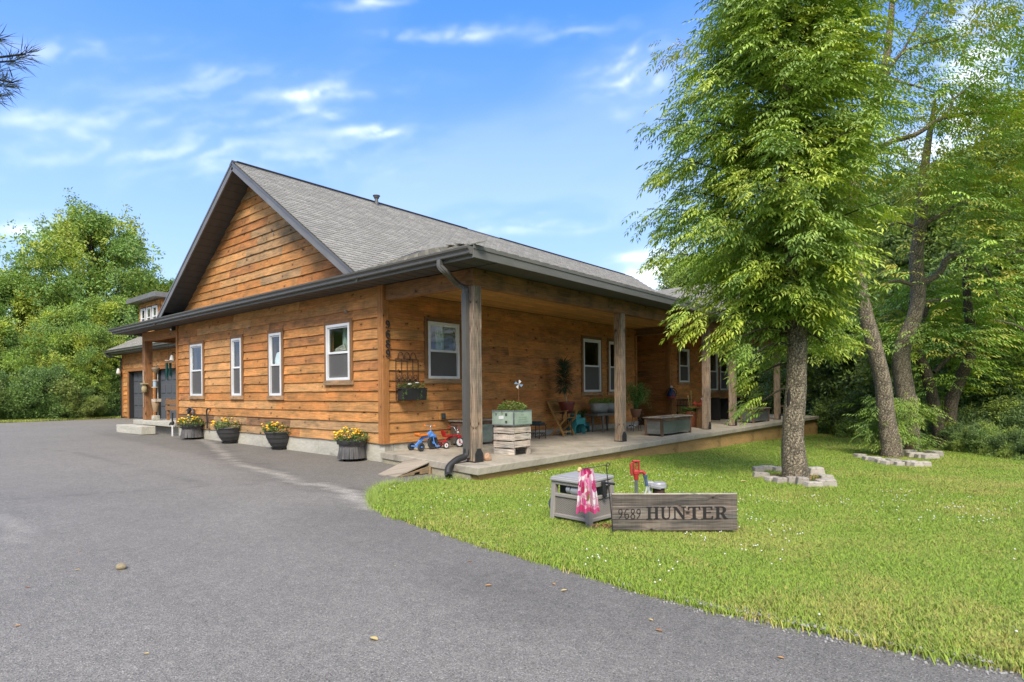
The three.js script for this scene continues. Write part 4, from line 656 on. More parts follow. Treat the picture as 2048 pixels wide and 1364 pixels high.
{ // blue tricycle, local x points to its front
  const ra = onDeck(818, 900.5), rb = onDeck(847, 903), fw = onDeck(866, 898.5), mid = ra.clone().add(rb).multiplyScalar(0.5), hd = -Math.atan2(fw.z - mid.z, fw.x - mid.x), kk = clamp(mid.distanceTo(fw) / 0.44, 0.9, 1.35), p = mid.clone().add(V(Math.cos(hd) * 0.24 * kk, 0, -Math.sin(hd) * 0.24 * kk)), t = thing('blue_tricycle', 'blue child tricycle with orange seat and black tyres', 'tricycle', p, hd); t.scale.setScalar(kk);
  const blue = std({ color: C(0.08, 0.24, 0.62), roughness: 0.4 }), or = std({ color: C(0.62, 0.17, 0.02), roughness: 0.5 }), tyre = std({ color: C(0.03, 0.032, 0.035), roughness: 0.8 });
  wheel(t, 0.20, 0.14, 0, 0.14, 0.055, tyre, M.black, blue, 'front_wheel'); wheel(t, -0.24, 0.088, 0.17, 0.088, 0.05, tyre, M.black, blue, 'rear_wheel'); wheel(t, -0.24, 0.088, -0.17, 0.088, 0.05, tyre, M.black, blue, 'rear_wheel');
  obj('frame', [bar([-0.24, 0.09, -0.16], [-0.24, 0.09, 0.16], 0.035, 0.035, true), bar([-0.24, 0.09, 0], [-0.06, 0.27, 0], 0.06, 0.045), bar([-0.08, 0.26, 0], [0.14, 0.30, 0], 0.05, 0.05), bar([0.08, 0.29, 0], [0.17, 0.36, 0], 0.085, 0.08), bx(0.15, 0.07, 0.11, 0.2, 0.285, 0, 0, 0, -0.25, 0.03)], blue, t);
  obj('fork', [bar([0.20, 0.14, 0.045], [0.17, 0.33, 0.03], 0.02, 0.02, true), bar([0.20, 0.14, -0.045], [0.17, 0.33, -0.03], 0.02, 0.02, true)], blue, t);
  obj('seat', [bx(0.24, 0.035, 0.16, -0.09, 0.315, 0, 0, 0, 0.06, 0.016), bx(0.05, 0.06, 0.16, -0.205, 0.335, 0, 0, 0, 0.5, 0.016)], or, t);
  obj('handlebar', [tube([[0.16, 0.36, 0], [0.135, 0.46, 0], [0.15, 0.50, 0]], 0.012, 12, 8), tube([[0.11, 0.50, 0.15], [0.15, 0.50, 0.06], [0.15, 0.50, -0.06], [0.11, 0.50, -0.15]], 0.010, 14, 8)], std({ color: C(0.6, 0.6, 0.6), metalness: 0.8, roughness: 0.25 }), t);
  obj('grip', [sp(0.02, 0.105, 0.50, 0.165, 1, 1, 2)], or, t); obj('grip', [sp(0.02, 0.105, 0.50, -0.165, 1, 1, 2)], or, t);
  obj('pedal', [bar([0.2, 0.14, 0.05], [0.22, 0.07, 0.09], 0.02, 0.02, true), bx(0.07, 0.025, 0.07, 0.23, 0.07, 0.12, 0, 0, 0, 0.008)], blue, t); obj('pedal', [bx(0.07, 0.025, 0.07, 0.18, 0.2, -0.12, 0, 0, 0, 0.008)], blue, t);
}
{ // red tricycle
  const rb = onDeck(890, 897), fw = onDeck(916, 893.5), hd = -Math.atan2(fw.z - rb.z, fw.x - rb.x) - 0.3, kk = clamp(rb.distanceTo(fw) / 0.55, 0.85, 1.3), p = rb.clone().lerp(fw, 0.5), t = thing('red_tricycle', 'red child tricycle with white wheel discs and chrome handlebar', 'tricycle', p, hd); t.scale.setScalar(kk);
  const red = std({ color: C(0.42, 0.012, 0.016), roughness: 0.3 }), tyre = std({ color: C(0.03, 0.03, 0.03), roughness: 0.8 }), wh = std({ color: C(0.74, 0.73, 0.70), roughness: 0.4 }), chrome = std({ color: C(0.7, 0.7, 0.7), metalness: 0.9, roughness: 0.2 });
  wheel(t, 0.24, 0.125, 0, 0.125, 0.035, tyre, wh, red, 'front_wheel'); wheel(t, -0.26, 0.085, 0.16, 0.085, 0.034, tyre, wh, red, 'rear_wheel'); wheel(t, -0.26, 0.085, -0.16, 0.085, 0.034, tyre, wh, red, 'rear_wheel');
  obj('frame', [bar([-0.26, 0.085, -0.16], [-0.26, 0.085, 0.16], 0.02, 0.02, true), bx(0.16, 0.03, 0.27, -0.26, 0.16, 0, 0, 0, 0, 0.012), bx(0.15, 0.02, 0.25, -0.24, 0.10, 0, 0, 0, 0, 0.01), tube([[-0.24, 0.16, 0], [-0.1, 0.24, 0], [0.08, 0.29, 0], [0.19, 0.30, 0]], 0.022, 16, 8), bx(0.12, 0.09, 0.07, 0.235, 0.265, 0, 0, 0, -0.3, 0.03)], red, t);
  obj('seat', [bx(0.22, 0.03, 0.18, -0.11, 0.30, 0, 0, 0, 0.12, 0.014), bx(0.03, 0.17, 0.19, -0.23, 0.36, 0, 0, 0, 0.35, 0.014)], red, t);
  obj('fork', [bar([0.24, 0.125, 0.03], [0.19, 0.32, 0.025], 0.016, 0.016, true), bar([0.24, 0.125, -0.03], [0.19, 0.32, -0.025], 0.016, 0.016, true)], red, t);
  obj('handlebar', [tube([[0.185, 0.32, 0], [0.16, 0.42, 0]], 0.012, 6, 8), tube([[0.10, 0.52, 0.18], [0.13, 0.51, 0.10], [0.16, 0.42, 0.03], [0.16, 0.42, -0.03], [0.13, 0.51, -0.10], [0.10, 0.52, -0.18]], 0.010, 24, 8)], chrome, t);
  obj('bell', sp(0.028, 0.18, 0.38, 0.03), wh, t);
  for (const s of [1, -1]) obj('grip', [bar([0.10, 0.52, s * 0.17], [0.05, 0.53, s * 0.23], 0.026, 0.026, true), bar([0.05, 0.53, s * 0.235], [0.06, 0.40, s * 0.25], 0.012, 0.012, true)], red, t);
  obj('pedal', [bx(0.06, 0.02, 0.07, 0.26, 0.09, 0.09, 0, 0, 0, 0.008)], red, t); obj('pedal', [bx(0.06, 0.02, 0.07, 0.22, 0.17, -0.09, 0, 0, 0, 0.008)], red, t);
}
{ // wall trellis with planter, on the porch wall
  const a = onX(793, 800, 0.06), b = onX(837, 706, 0.06), w = Math.abs(b.z - a.z), h = b.y - a.y, t = thing('wall_trellis', 'rusty iron arched trellis hung on the porch wall', 'trellis', V(0.045, a.y, a.z), TURN); const g = [];
  for (let k = 0; k <= 4; k++) g.push(bar([k * w / 4, 0, 0], [k * w / 4, h * 0.86, 0], 0.014, 0.014, true));
  for (const y of [0.06, 0.40, 0.86, 0.80]) g.push(bar([0, h * y, 0], [w, h * y, 0], 0.012, 0.012, true));
  for (let k = 0; k < 3; k++) g.push(tube([[w * (0.08 + k * 0.28), h * 0.86, 0], [w * (0.14 + k * 0.28), h * 0.97, 0], [w * (0.22 + k * 0.28), h, 0], [w * (0.30 + k * 0.28), h * 0.97, 0], [w * (0.36 + k * 0.28), h * 0.86, 0]], 0.007, 16, 6));
  for (let j = 0; j < 3; j++) for (let k = 0; k < 4; k++) g.push(put(new THREE.TorusGeometry(0.045, 0.006, 6, 14), (k + 0.5) * w / 4, h * (0.28 + j * 0.10), 0));
  obj('ironwork', g, M.iron, t);
  const c = onX(798, 801, 0.15), d = onX(848, 778, 0.15), pw = Math.abs(d.z - c.z), ph = 0.24, q = thing('wall_planter', 'black planter trough with trailing green plants hung on the trellis', 'planter', V(0.065, c.y, c.z), TURN), r = rng(8);
  obj('trough', [bx(pw, ph, 0.02, pw / 2, ph / 2, 0.17, 0.12, 0, 0, 0.008), bx(pw - 0.04, ph, 0.15, pw / 2, ph / 2, 0.08, 0, 0, 0, 0.02), bx(pw + 0.02, 0.025, 0.2, pw / 2, ph, 0.09, 0, 0, 0, 0.008)], M.black, q);
  obj('foliage', bushLeaves(r, 260, pw * 0.52, 0.13, 0.11, 0.06, 0.022, 0.6, ph).translate(pw / 2, 0, 0.1), M.herbDark, q).userData.kind = 'stuff';
  const vines = []; for (const [x, L] of [[0.02, 0.3], [pw * 0.62, 0.42], [pw * 0.75, 0.2], [pw * 0.98, 0.44], [0.1, 0.14]]) for (let k = 0; k < 22; k++) { const f = k / 22; vines.push([V(x + 0.02 * (r() - 0.5), ph - f * L, 0.19), rdir(r), V(0, 1, 0.5).normalize(), 0.03, 0.014]); }
  obj('vine', leafGeo(vines), M.herb, q).userData.kind = 'stuff';
  obj('flower', [sp(0.035, pw * 0.38, ph + 0.09, 0.12, 1.3, 0.6, 1), sp(0.03, pw * 0.64, ph + 0.12, 0.15, 1.6, 0.5, 1)], M.white, q);
}
{ const p = onX(884, 832, 0.05), t = thing('outlet_box', 'dark weatherproof outlet cover on a small wood block on the porch wall', 'outlet', V(0.03, p.y, p.z)); obj('mount', bx(0.03, 0.16, 0.13, 0.01, 0, 0, 0, 0, 0, 0.004), M.ceiling[0], t); obj('cover', bx(0.07, 0.13, 0.09, 0.06, 0, -0.01, 0, 0, 0, 0.02), std({ color: C(0.03, 0.045, 0.05), roughness: 0.4 }), t); }
// metal sided raised planters: galvanised sheet panels in a weathered wood frame
M.galv = std({ color: C(0.50, 0.53, 0.53), metalness: 0.75, roughness: 0.38, map: T.grimeMetal }); M.galvGreen = std({ color: C(0.52, 0.60, 0.53), metalness: 0.7, roughness: 0.3, map: T.grimeMetal });
M.frameWood = std({ color: C(0.20, 0.13, 0.085), map: T.grey, bumpMap: T.grey, bumpScale: 0.003, roughness: 0.9 });
function raisedBox(p, turn, w, d, h, label, front) {
  const t = thing('raised_planter', label, 'planter box', p, turn);
  obj('front_panel', bx(w - 0.1, h - 0.12, 0.01, 0, h / 2 - 0.01, d / 2 - 0.02), front, t); obj('back_panel', bx(w - 0.1, h - 0.12, 0.01, 0, h / 2 - 0.01, -d / 2 + 0.02), M.galv, t);
  for (const s of [-1, 1]) obj('side_panel', bx(0.01, h - 0.12, d - 0.1, s * (w / 2 - 0.02), h / 2 - 0.01, 0), M.galv, t);
  for (const s of [-1, 1]) for (const q of [-1, 1]) obj('corner_post', bx(0.065, h - 0.035, 0.065, s * (w / 2 - 0.032), (h - 0.035) / 2, q * (d / 2 - 0.032), 0, 0, 0, 0.005), M.frameWood, t);
  for (const q of [-1, 1]) { obj('upper_rail', bx(w - 0.13, 0.07, 0.04, 0, h - 0.075, q * (d / 2 - 0.02)), M.frameWood, t); obj('top_board', bx(w + 0.08, 0.03, 0.13, 0, h - 0.012, q * (d / 2 - 0.03), 0, 0, 0, 0.004), M.greyWood, t); }
  for (const s of [-1, 1]) { obj('upper_rail', bx(0.04, 0.07, d - 0.13, s * (w / 2 - 0.02), h - 0.075, 0), M.frameWood, t); obj('top_board', bx(0.13, 0.029, d - 0.2, s * (w / 2 - 0.03), h - 0.012, 0, 0, 0, 0, 0.004), M.greyWood, t); }
  obj('soil', bx(w - 0.1, 0.02, d - 0.1, 0, h - 0.09, 0), M.soil, t);
  return t;
}
{ // near one stands by the wall behind the corner post
  const a = onDeck(985, 888), b = raisedBox(V(0.30, deckY(0.3), -2.24), Math.PI / 2, 1.0, 0.44, 0.56, 'metal sided raised planter by the wall behind the corner post and pallet crate', M.galvGreen);
  solo('stone_figure', 'small pale ornament standing on the raised planter behind the corner post', 'ornament', [sp(0.06, 0, 0.05, 0, 1, 0.8, 1), sp(0.035, 0.04, 0.11, 0)], M.paleWood, b.position.clone().add(V(0.1, 0.565, 0.25)), 0);
}
{ const c = onDeck(1343, 871.5), a = onDeck(1290, 870.5), w = 1.35; raisedBox(V(2.30, deckY(2.3), -7.98), Math.PI / 2, 1.84, 0.52, 0.50, 'raised planter with pale green reflecting metal panel in front of the third porch post', M.galvGreen); }
raisedBox(V(2.27, deckY(2.3), -15.35), Math.PI / 2, 1.8, 0.48, 0.52, 'far raised planter with dull metal panels past the double posts', M.galv);
{ // pallet wood crate with a metal crate on top
  const c = onDeck(1028, 912.5), w = 0.52, h = 0.57, t = thing('pallet_crate', 'tall crate of weathered pallet boards on the porch slab', 'crate', V(c.x - w / 2, c.y, c.z - w / 2));
  const r = rng(21);
  for (const [s, q] of [[-1, -1], [1, -1], [-1, 1], [1, 1]]) obj('corner_batten', bx(0.05, h, 0.045, s * (w / 2 - 0.05), h / 2, q * (w / 2 - 0.05)), M.paleWood, t);
  const rows = [0.065, 0.205, 0.345, 0.48];
  rows.forEach((y, k) => { const hh = k === 3 ? 0.11 : 0.115; obj('slat', bx(w, hh, 0.02, 0, y, w / 2 - 0.012, 0, 0, (r() - 0.5) * 0.02, 0.003), M.paleWood, t); obj('slat', bx(w, hh, 0.02, 0, y, -w / 2 + 0.012), M.paleWood, t);
    if (k) obj('slat', bx(0.02, hh, w - 0.05, w / 2 - 0.012, y + 0.01, 0, (r() - 0.5) * 0.02, 0, 0, 0.003), M.paleWood, t); obj('slat', bx(0.02, hh, w - 0.05, -w / 2 + 0.012, y + 0.01, 0), M.paleWood, t); });
  obj('top_board', bx(w - 0.02, 0.02, w - 0.02, 0, h - 0.004, 0), M.paleWood, t);
  const mint = std({ color: C(0.42, 0.52, 0.40), roughness: 0.6, map: T.grimeMetal }), k = thing('metal_crate', 'pale mint painted metal crate with faded stencil planted with herbs, on the pallet crate', 'planter', V(c.x - w / 2, c.y + h + 0.008, c.z - w / 2)), H = 0.28, W = 0.55;
  obj('crate_body', [bx(W, H, 0.012, 0, H / 2, W / 2 - 0.006), bx(W, H, 0.012, 0, H / 2, -W / 2 + 0.006), bx(0.012, H, W - 0.026, W / 2 - 0.006, H / 2, 0), bx(0.012, H, W - 0.026, -W / 2 + 0.006, H / 2, 0), bx(W - 0.03, 0.02, W - 0.03, 0, 0.02, 0)], mint, k);
  obj('rim', [bx(W + 0.01, 0.018, 0.02, 0, H, W / 2 - 0.004), bx(0.02, 0.018, W - 0.03, W / 2 - 0.004, H, 0), bx(W + 0.01, 0.018, 0.02, 0, 0.01, W / 2 - 0.003), bx(0.02, 0.018, W - 0.03, W / 2 - 0.003, 0.01, 0), bx(0.018, H - 0.05, 0.02, W / 2 - 0.001, H / 2, W / 2 - 0.001)], M.galv, k);
  obj('latch', [bx(0.05, 0.05, 0.012, 0.09, H * 0.75, W / 2 + 0.006, 0, 0, 0, 0.004), bx(0.05, 0.045, 0.012, 0.09, 0.07, W / 2 + 0.006, 0, 0, 0, 0.004), bx(0.014, 0.05, 0.01, -0.17, H * 0.75, W / 2 + 0.005)], std({ color: C(0.05, 0.06, 0.05), roughness: 0.8 }), k);
  obj('paper_tag', bx(0.12, 0.06, 0.004, -0.04, 0.15, W / 2 + 0.003, 0, 0, 0.08), M.white, k);
  const st = []; [[0.20, 0.10], [0.15, 0.24], [0.11, 0.21], [0.065, 0.30]].forEach(([y, L], i) => { for (let x = -L / 2; x < L / 2; x += 0.028) st.push(bx(0.002, 0.020, 0.014 + 0.008 * r(), W / 2 + 0.0015, y, -x)); }); obj('stencil_marks', st, std({ color: C(0.20, 0.28, 0.19), roughness: 0.9 }), k);
  obj('soil', bx(W - 0.03, 0.02, W - 0.03, 0, H - 0.04, 0), M.soil, k);
  const bright = leafMat(C(0.17, 0.26, 0.03)); obj('foliage', bushLeaves(r, 620, 0.27, 0.21, 0.27, 0.055, 0.026, 0.8, H - 0.03), bright, k).userData.kind = 'stuff';
  const pp = k.position.clone().add(V(0.06, H - 0.03, -0.14)), pin = thing('pinwheel', 'small white and blue pinwheel on a thin stick in the herb crate', 'pinwheel', pp, 0.6); obj('stick', bar([0, 0, 0], [0, 0.54, 0], 0.008, 0.008, true), M.casing, pin);
  for (let i = 0; i < 4; i++) obj('vane', put(prism([[0, 0], [0.075, 0.02], [0.05, 0.075]], 0.004), 0, 0.54, 0.01, 0.1, 0, i * 1.571 + 0.5), i % 2 ? std({ color: C(0.20, 0.30, 0.42), roughness: 0.3 }) : M.white, pin);
}
{ // shell-like rock by the corner post
  const p = onDeck(974, 921), g = new THREE.IcosahedronGeometry(0.085, 3), q = g.attributes.position; for (let i = 0; i < q.count; i++) { const k = 1 + 0.35 * (fbm(q.getX(i) * 22 + 3, q.getZ(i) * 22 + q.getY(i) * 19, 3) - 0.5); q.setXYZ(i, q.getX(i) * k, Math.max(-0.05, q.getY(i) * k * 1.05), q.getZ(i) * k * 0.9); } g.computeVertexNormals(); g.translate(0, 0.05, 0);
  solo('sea_shell', 'peach coloured shell lying against the corner post', 'shell', g, std({ color: C(0.62, 0.38, 0.24), roughness: 0.7, map: T.concrete }), p);
}
{ // small iron side table
  const p = onDeck(1075, 877), t = thing('iron_side_table', 'small square iron side table with scrolled apron and a dark cushion on top', 'side table', p, 0.1); const s = 0.15, h = 0.34;
  obj('table_top', [bx(0.34, 0.015, 0.34, 0, h, 0, 0, 0, 0, 0.005)], M.iron, t); for (const [a, b] of [[-1, -1], [1, -1], [-1, 1], [1, 1]]) obj('leg', bar([a * s, 0, b * s], [a * s, h, b * s], 0.02, 0.02, true), M.iron, t);
  const sc = []; for (const q of [-1, 1]) { sc.push(bar([-s, 0.14, q * s], [s, 0.14, q * s], 0.012, 0.012, true)); for (let k = -1; k <= 1; k++) sc.push(put(new THREE.TorusGeometry(0.035, 0.005, 6, 12), k * 0.08, 0.095, q * s)); sc.push(bar([q * s, 0.14, -s], [q * s, 0.14, s], 0.012, 0.012, true)); for (let k = -1; k <= 1; k++) sc.push(put(new THREE.TorusGeometry(0.035, 0.005, 6, 12), q * s, 0.095, k * 0.08, 0, 1.57, 0)); } obj('scroll_apron', sc, M.iron, t);
  solo('folded_cushion', 'dark teal folded cushion on the small iron side table', 'cushion', [bx(0.30, 0.05, 0.30, 0, 0.033, 0, 0, 0, 0, 0.02), bx(0.24, 0.04, 0.2, -0.02, 0.075, 0.02, 0, 0.3, 0, 0.018)], std({ color: C(0.022, 0.05, 0.055), roughness: 0.9 }), p.clone().add(V(0, h, 0)), 0.2);
}
{ // folding slatted chair: back to the left, facing right along the porch
  const p = V(0.42, deckY(0.42), -5.54), t = thing('folding_chair', 'slatted wooden folding chair with armrests on the porch', 'chair', p, 0.05), hw = 0.23; t.scale.setScalar(1.08);   // local -x: back of chair
  for (const q of [-1, 1]) {
    obj('leg', bar([-0.30, 0.86, q * hw], [0.20, 0.0, q * hw], 0.045, 0.026), M.chairWood, t); obj('leg', bar([0.26, 0.46, q * (hw - 0.03)], [-0.22, 0.0, q * (hw - 0.03)], 0.042, 0.024), M.chairWood, t);
    obj('armrest', bx(0.50, 0.022, 0.05, 0.07, 0.60, q * (hw + 0.02), 0, 0, 0.10, 0.006), M.chairWood, t); obj('arm_support', bar([0.20, 0.43, q * (hw + 0.02)], [0.27, 0.61, q * (hw + 0.02)], 0.04, 0.022), M.chairWood, t);
  }
  for (let k = 0; k < 7; k++) { const f = k / 6; obj('back_slat', bx(0.014, 0.044, 2 * hw - 0.02, -0.305 + f * 0.165, 0.85 - f * 0.29, 0, 0, 0, 0.52, 0.004), M.chairWood, t); }
  for (let k = 0; k < 6; k++) obj('seat_slat', bx(0.05, 0.014, 2 * hw - 0.07, -0.12 + k * 0.065, 0.42 + k * 0.005, 0, 0, 0, 0.06, 0.004), M.chairWood, t);
  obj('stretcher', [bx(0.025, 0.04, 2 * hw - 0.03, 0.14, 0.10, 0), bx(0.025, 0.04, 2 * hw - 0.08, -0.17, 0.06, 0)], M.chairWood, t);
}
{ // tall dracaena in a red pot on a small stand
  const p = onDeck(1136, 863).clone(); p.x = 0.5; p.z = onX(1134, 830, 0.5).z; p.y = deckY(0.5); const y0 = onX(1134, 825, 0.5).y - p.y, s = thing('plant_stand', 'dark plant stand by the wall under the red pot', 'plant stand', p); obj('stand_top', cy(0.2, 0.2, 0.03, 0, y0 - 0.015, 0), M.iron, s); for (let k = 0; k < 3; k++) obj('leg', bar([0.16 * Math.cos(k * 2.1), 0, 0.16 * Math.sin(k * 2.1)], [0.13 * Math.cos(k * 2.1), y0 - 0.03, 0.13 * Math.sin(k * 2.1)], 0.022, 0.022, true), M.iron, s);
  const t = thing('potted_dracaena', 'tall thin palm like plant with spiky dark leaves in a red pot', 'potted plant', p.clone().add(V(0, y0, 0))), r = rng(14);
  obj('pot', lathe([[0, 0], [0.15, 0], [0.20, 0.22], [0.215, 0.22], [0.225, 0.29], [0.20, 0.29], [0.18, 0.24], [0, 0.24]], 24), std({ color: C(0.12, 0.022, 0.016), roughness: 0.45 }), t);
  obj('stem', tube([[0, 0.24, 0], [0.0, 0.5, 0.06], [0.0, 0.75, 0.13], [0, 1.2, 0.15]], 0.02, 20, 8), std({ color: C(0.42, 0.30, 0.18), roughness: 0.9 }), t);
  const L = []; for (let k = 0; k < 460; k++) { const f = r(), a = r() * 6.283, b = V(0, 0.62 + 0.62 * f, 0.12 + 0.03 * f); L.push([b, V(Math.cos(a) * 0.6, 0.75 * f - 0.45 + 0.7 * r(), Math.sin(a) * 0.6).normalize(), V(0, 1, 0.01), 0.36 * (0.7 + 0.5 * r()), 0.030]); }
  obj('leaves', leafGeo(L), leafMat(C(0.03, 0.065, 0.025), 0.15), t).userData.kind = 'stuff';
}
{ // teal step stools
  const teal = std({ color: C(0.035, 0.24, 0.25), roughness: 0.6, map: T.wear });
  const stool = (p, turn, w, h, d, label) => { const t = thing('step_stool', label, 'stool', p, turn); obj('seat', bx(w, 0.025, d, 0, h - 0.012, 0, 0, 0, 0, 0.006), teal, t); for (const s of [-1, 1]) obj('side_leg', put(prism([[-d / 2 + 0.02, 0], [-d * 0.16, 0], [-d * 0.07, h * 0.4], [d * 0.07, h * 0.4], [d * 0.16, 0], [d / 2 - 0.02, 0], [d / 2 - 0.03, h - 0.025], [-d / 2 + 0.03, h - 0.025]], 0.02), s * (w / 2 - 0.035) - 0.01, 0, 0, 0, Math.PI / 2, 0), teal, t); for (const q of [-1, 1]) obj('apron', put(prism([[-w / 2 + 0.04, h - 0.025], [w / 2 - 0.04, h - 0.025], [w / 2 - 0.04, h * 0.45], [w * 0.28, h * 0.62], [-w * 0.28, h * 0.62], [-w / 2 + 0.04, h * 0.45]], 0.018), 0, 0, q * (d / 2 - 0.02) - 0.009), teal, t); return t; };
  const a = onDeck(1163, 864); stool(a.clone().add(V(-0.05, 0, -0.12)), Math.PI / 2, 0.46, 0.26, 0.28, 'low teal painted step stool holding a grey pot');
  const b = V(0.42, deckY(0.4), onX(1152, 840, 0.42).z); const big = stool(b, Math.PI / 2, 0.52, 0.44, 0.34, 'taller teal painted bench against the porch wall behind the low stool');
  const r = rng(31), pot = thing('small_succulent', 'dark succulent in a teal trough on the taller teal bench', 'potted plant', b.clone().add(V(0.02, 0.44, 0.06))); obj('trough', bx(0.16, 0.10, 0.30, 0, 0.05, 0, 0, 0, 0, 0.01), teal, pot); obj('leaves', bushLeaves(r, 90, 0.09, 0.1, 0.15, 0.08, 0.018, 0.9, 0.09), M.herbDark, pot).userData.kind = 'stuff';
  const q = thing('spiky_pot_plant', 'spiky green plant in a grey tin pot on the low teal stool', 'potted plant', a.clone().add(V(-0.05, 0.26, -0.10))); obj('pot', lathe([[0, 0], [0.065, 0], [0.075, 0.16], [0.065, 0.16], [0, 0.14]], 18), std({ color: C(0.17, 0.18, 0.16), roughness: 0.7 }), q);
  const L = []; for (let k = 0; k < 90; k++) { const an = r() * 6.283, e = 0.3 + r(); L.push([V(0, 0.15, 0), V(Math.cos(an) * 0.8, e, Math.sin(an) * 0.8).normalize(), V(0, 1, 0.01), 0.34 * (0.6 + 0.6 * r()), 0.022]); } obj('leaves', leafGeo(L), M.herbDark, q).userData.kind = 'stuff';
}
{ // galvanised tubs on a metal stand
  const z0 = onX(1182, 830, 0.55).z, z1 = z0 - 1.5, y0 = onX(1200, 827, 0.7).y, st = thing('metal_trough_stand', 'low grey metal stand with tapered legs under two wash tubs', 'plant stand', V(0.55, deckY(0.5), (z0 + z1) / 2)), hy = y0 - deckY(0.5), len = z0 - z1;
  obj('shelf', [bx(0.46, 0.07, len, 0, hy - 0.035, 0, 0, 0, 0, 0.015)], std({ color: C(0.15, 0.14, 0.125), roughness: 0.5, metalness: 0.4 }), st);
  for (const s of [-1, 1]) for (const q of [-1, 1]) obj('leg', [cy(0.055, 0.02, hy - 0.07, s * 0.17, (hy - 0.07) / 2, q * (len / 2 - 0.35), 0, 0, 0, 8)], std({ color: C(0.13, 0.12, 0.11), roughness: 0.5, metalness: 0.4 }), st);
  const r = rng(41); const tubg = (z, label) => { const t = thing('wash_tub', label, 'tub', V(0.56, y0, z), 0, 'galvanised tubs on the metal stand'); const g = lathe([[0, 0.0], [0.24, 0.0], [0.265, 0.12], [0.275, 0.125], [0.29, 0.27], [0.305, 0.28], [0.30, 0.295], [0.28, 0.28], [0.25, 0.05]], 28); g.scale(0.78, 1, 1.28); obj('tub_body', g, std({ color: C(0.42, 0.43, 0.42), metalness: 0.35, roughness: 0.5, map: T.grimeMetal }), t); obj('soil', put(new THREE.CylinderGeometry(0.2, 0.2, 0.02, 20), 0, 0.24, 0).scale(1, 1, 1.6), M.soil, t); obj('foliage', bushLeaves(r, 420, 0.22, 0.17, 0.36, 0.07, 0.026, 0.8, 0.27), leafMat(C(0.20, 0.33, 0.035)), t).userData.kind = 'stuff'; };
  tubg(z0 - 0.42, 'oval galvanised wash tub planted with low greens, on the metal stand beside the teal stools'); tubg(z1 + 0.36, 'oval galvanised wash tub planted with low greens, at the second post end of the stand');
}
{ // fern on a tall stand with wire legs
  const p = V(1.15, deckY(1.1), onX(1272, 850, 1.15).z), t = thing('potted_fern', 'big feathery asparagus fern in a clay pot on wire legs', 'potted plant', p), r = rng(52); const top = onX(1275, 757, 1.15).y - p.y, y0 = top * 0.42;
  obj('pot', lathe([[0, 0], [0.10, 0], [0.16, 0.2], [0.17, 0.24], [0.14, 0.24], [0, 0.2]], 18, 0, y0 - 0.24, 0), std({ color: C(0.20, 0.10, 0.06), roughness: 0.8 }), t);
  for (let k = 0; k < 4; k++) obj('leg', bar([0.17 * Math.cos(k * 1.57), 0, 0.17 * Math.sin(k * 1.57)], [0.1 * Math.cos(k * 1.57), y0 - 0.2, 0.1 * Math.sin(k * 1.57)], 0.014, 0.014, true), M.iron, t);
  const L = []; for (let s = 0; s < 150; s++) { const a = r() * 6.283, R = 0.18 + 0.34 * r(), up = 0.15 + (top - y0) * (0.4 + 0.6 * r()) * (1.05 - R), droop = r() < 0.35 ? 0.35 : 0; for (let k = 0; k < 26; k++) { const f = k / 26, b = V(Math.cos(a) * R * f, y0 + up * Math.sin(f * 2.0) - droop * f * f, Math.sin(a) * R * f); L.push([b, rdir(r, -0.1), V(0, 1, 0.1).normalize(), 0.07, 0.016]); } }
  obj('fronds', leafGeo(L), leafMat(C(0.13, 0.28, 0.04), 0.35), t).userData.kind = 'stuff';
  const d = onDeck(1262, 856), dog = thing('cow_figurine', 'small black and white lying animal figurine on the porch slab behind the second post', 'figurine', d, 0.8); obj('body', [sp(0.05, 0, 0.05, 0, 1.9, 0.95, 1), sp(0.034, 0.11, 0.085, 0, 1.1, 1, 0.9), sp(0.02, 0.145, 0.075, 0), sp(0.02, -0.08, 0.015, 0.05, 2, 0.7, 1), sp(0.02, 0.07, 0.015, 0.05, 2, 0.7, 1), sp(0.012, 0.1, 0.12, 0.02), sp(0.012, 0.1, 0.12, -0.02)], M.white, dog); obj('spots', [sp(0.03, -0.04, 0.075, 0.02, 1.2, 0.9, 1), sp(0.026, 0.04, 0.07, 0.03, 1, 0.9, 0.9), sp(0.02, 0.12, 0.1, -0.01)], M.black, dog);
  const c = onDeck(1282, 850), f = thing('folding_stand', 'small light metal folding stand behind the raised planter', 'stand', V(c.x - 0.2, c.y, c.z)); obj('frame', [bar([-0.2, 0, 0], [0.14, 0.36, 0], 0.018, 0.018, true), bar([0.2, 0, 0], [-0.14, 0.36, 0], 0.018, 0.018, true), bar([-0.2, 0, -0.3], [0.14, 0.36, -0.3], 0.018, 0.018, true), bar([0.2, 0, -0.3], [-0.14, 0.36, -0.3], 0.018, 0.018, true), bx(0.34, 0.015, 0.34, 0, 0.37, -0.15)], M.galv, f);
}
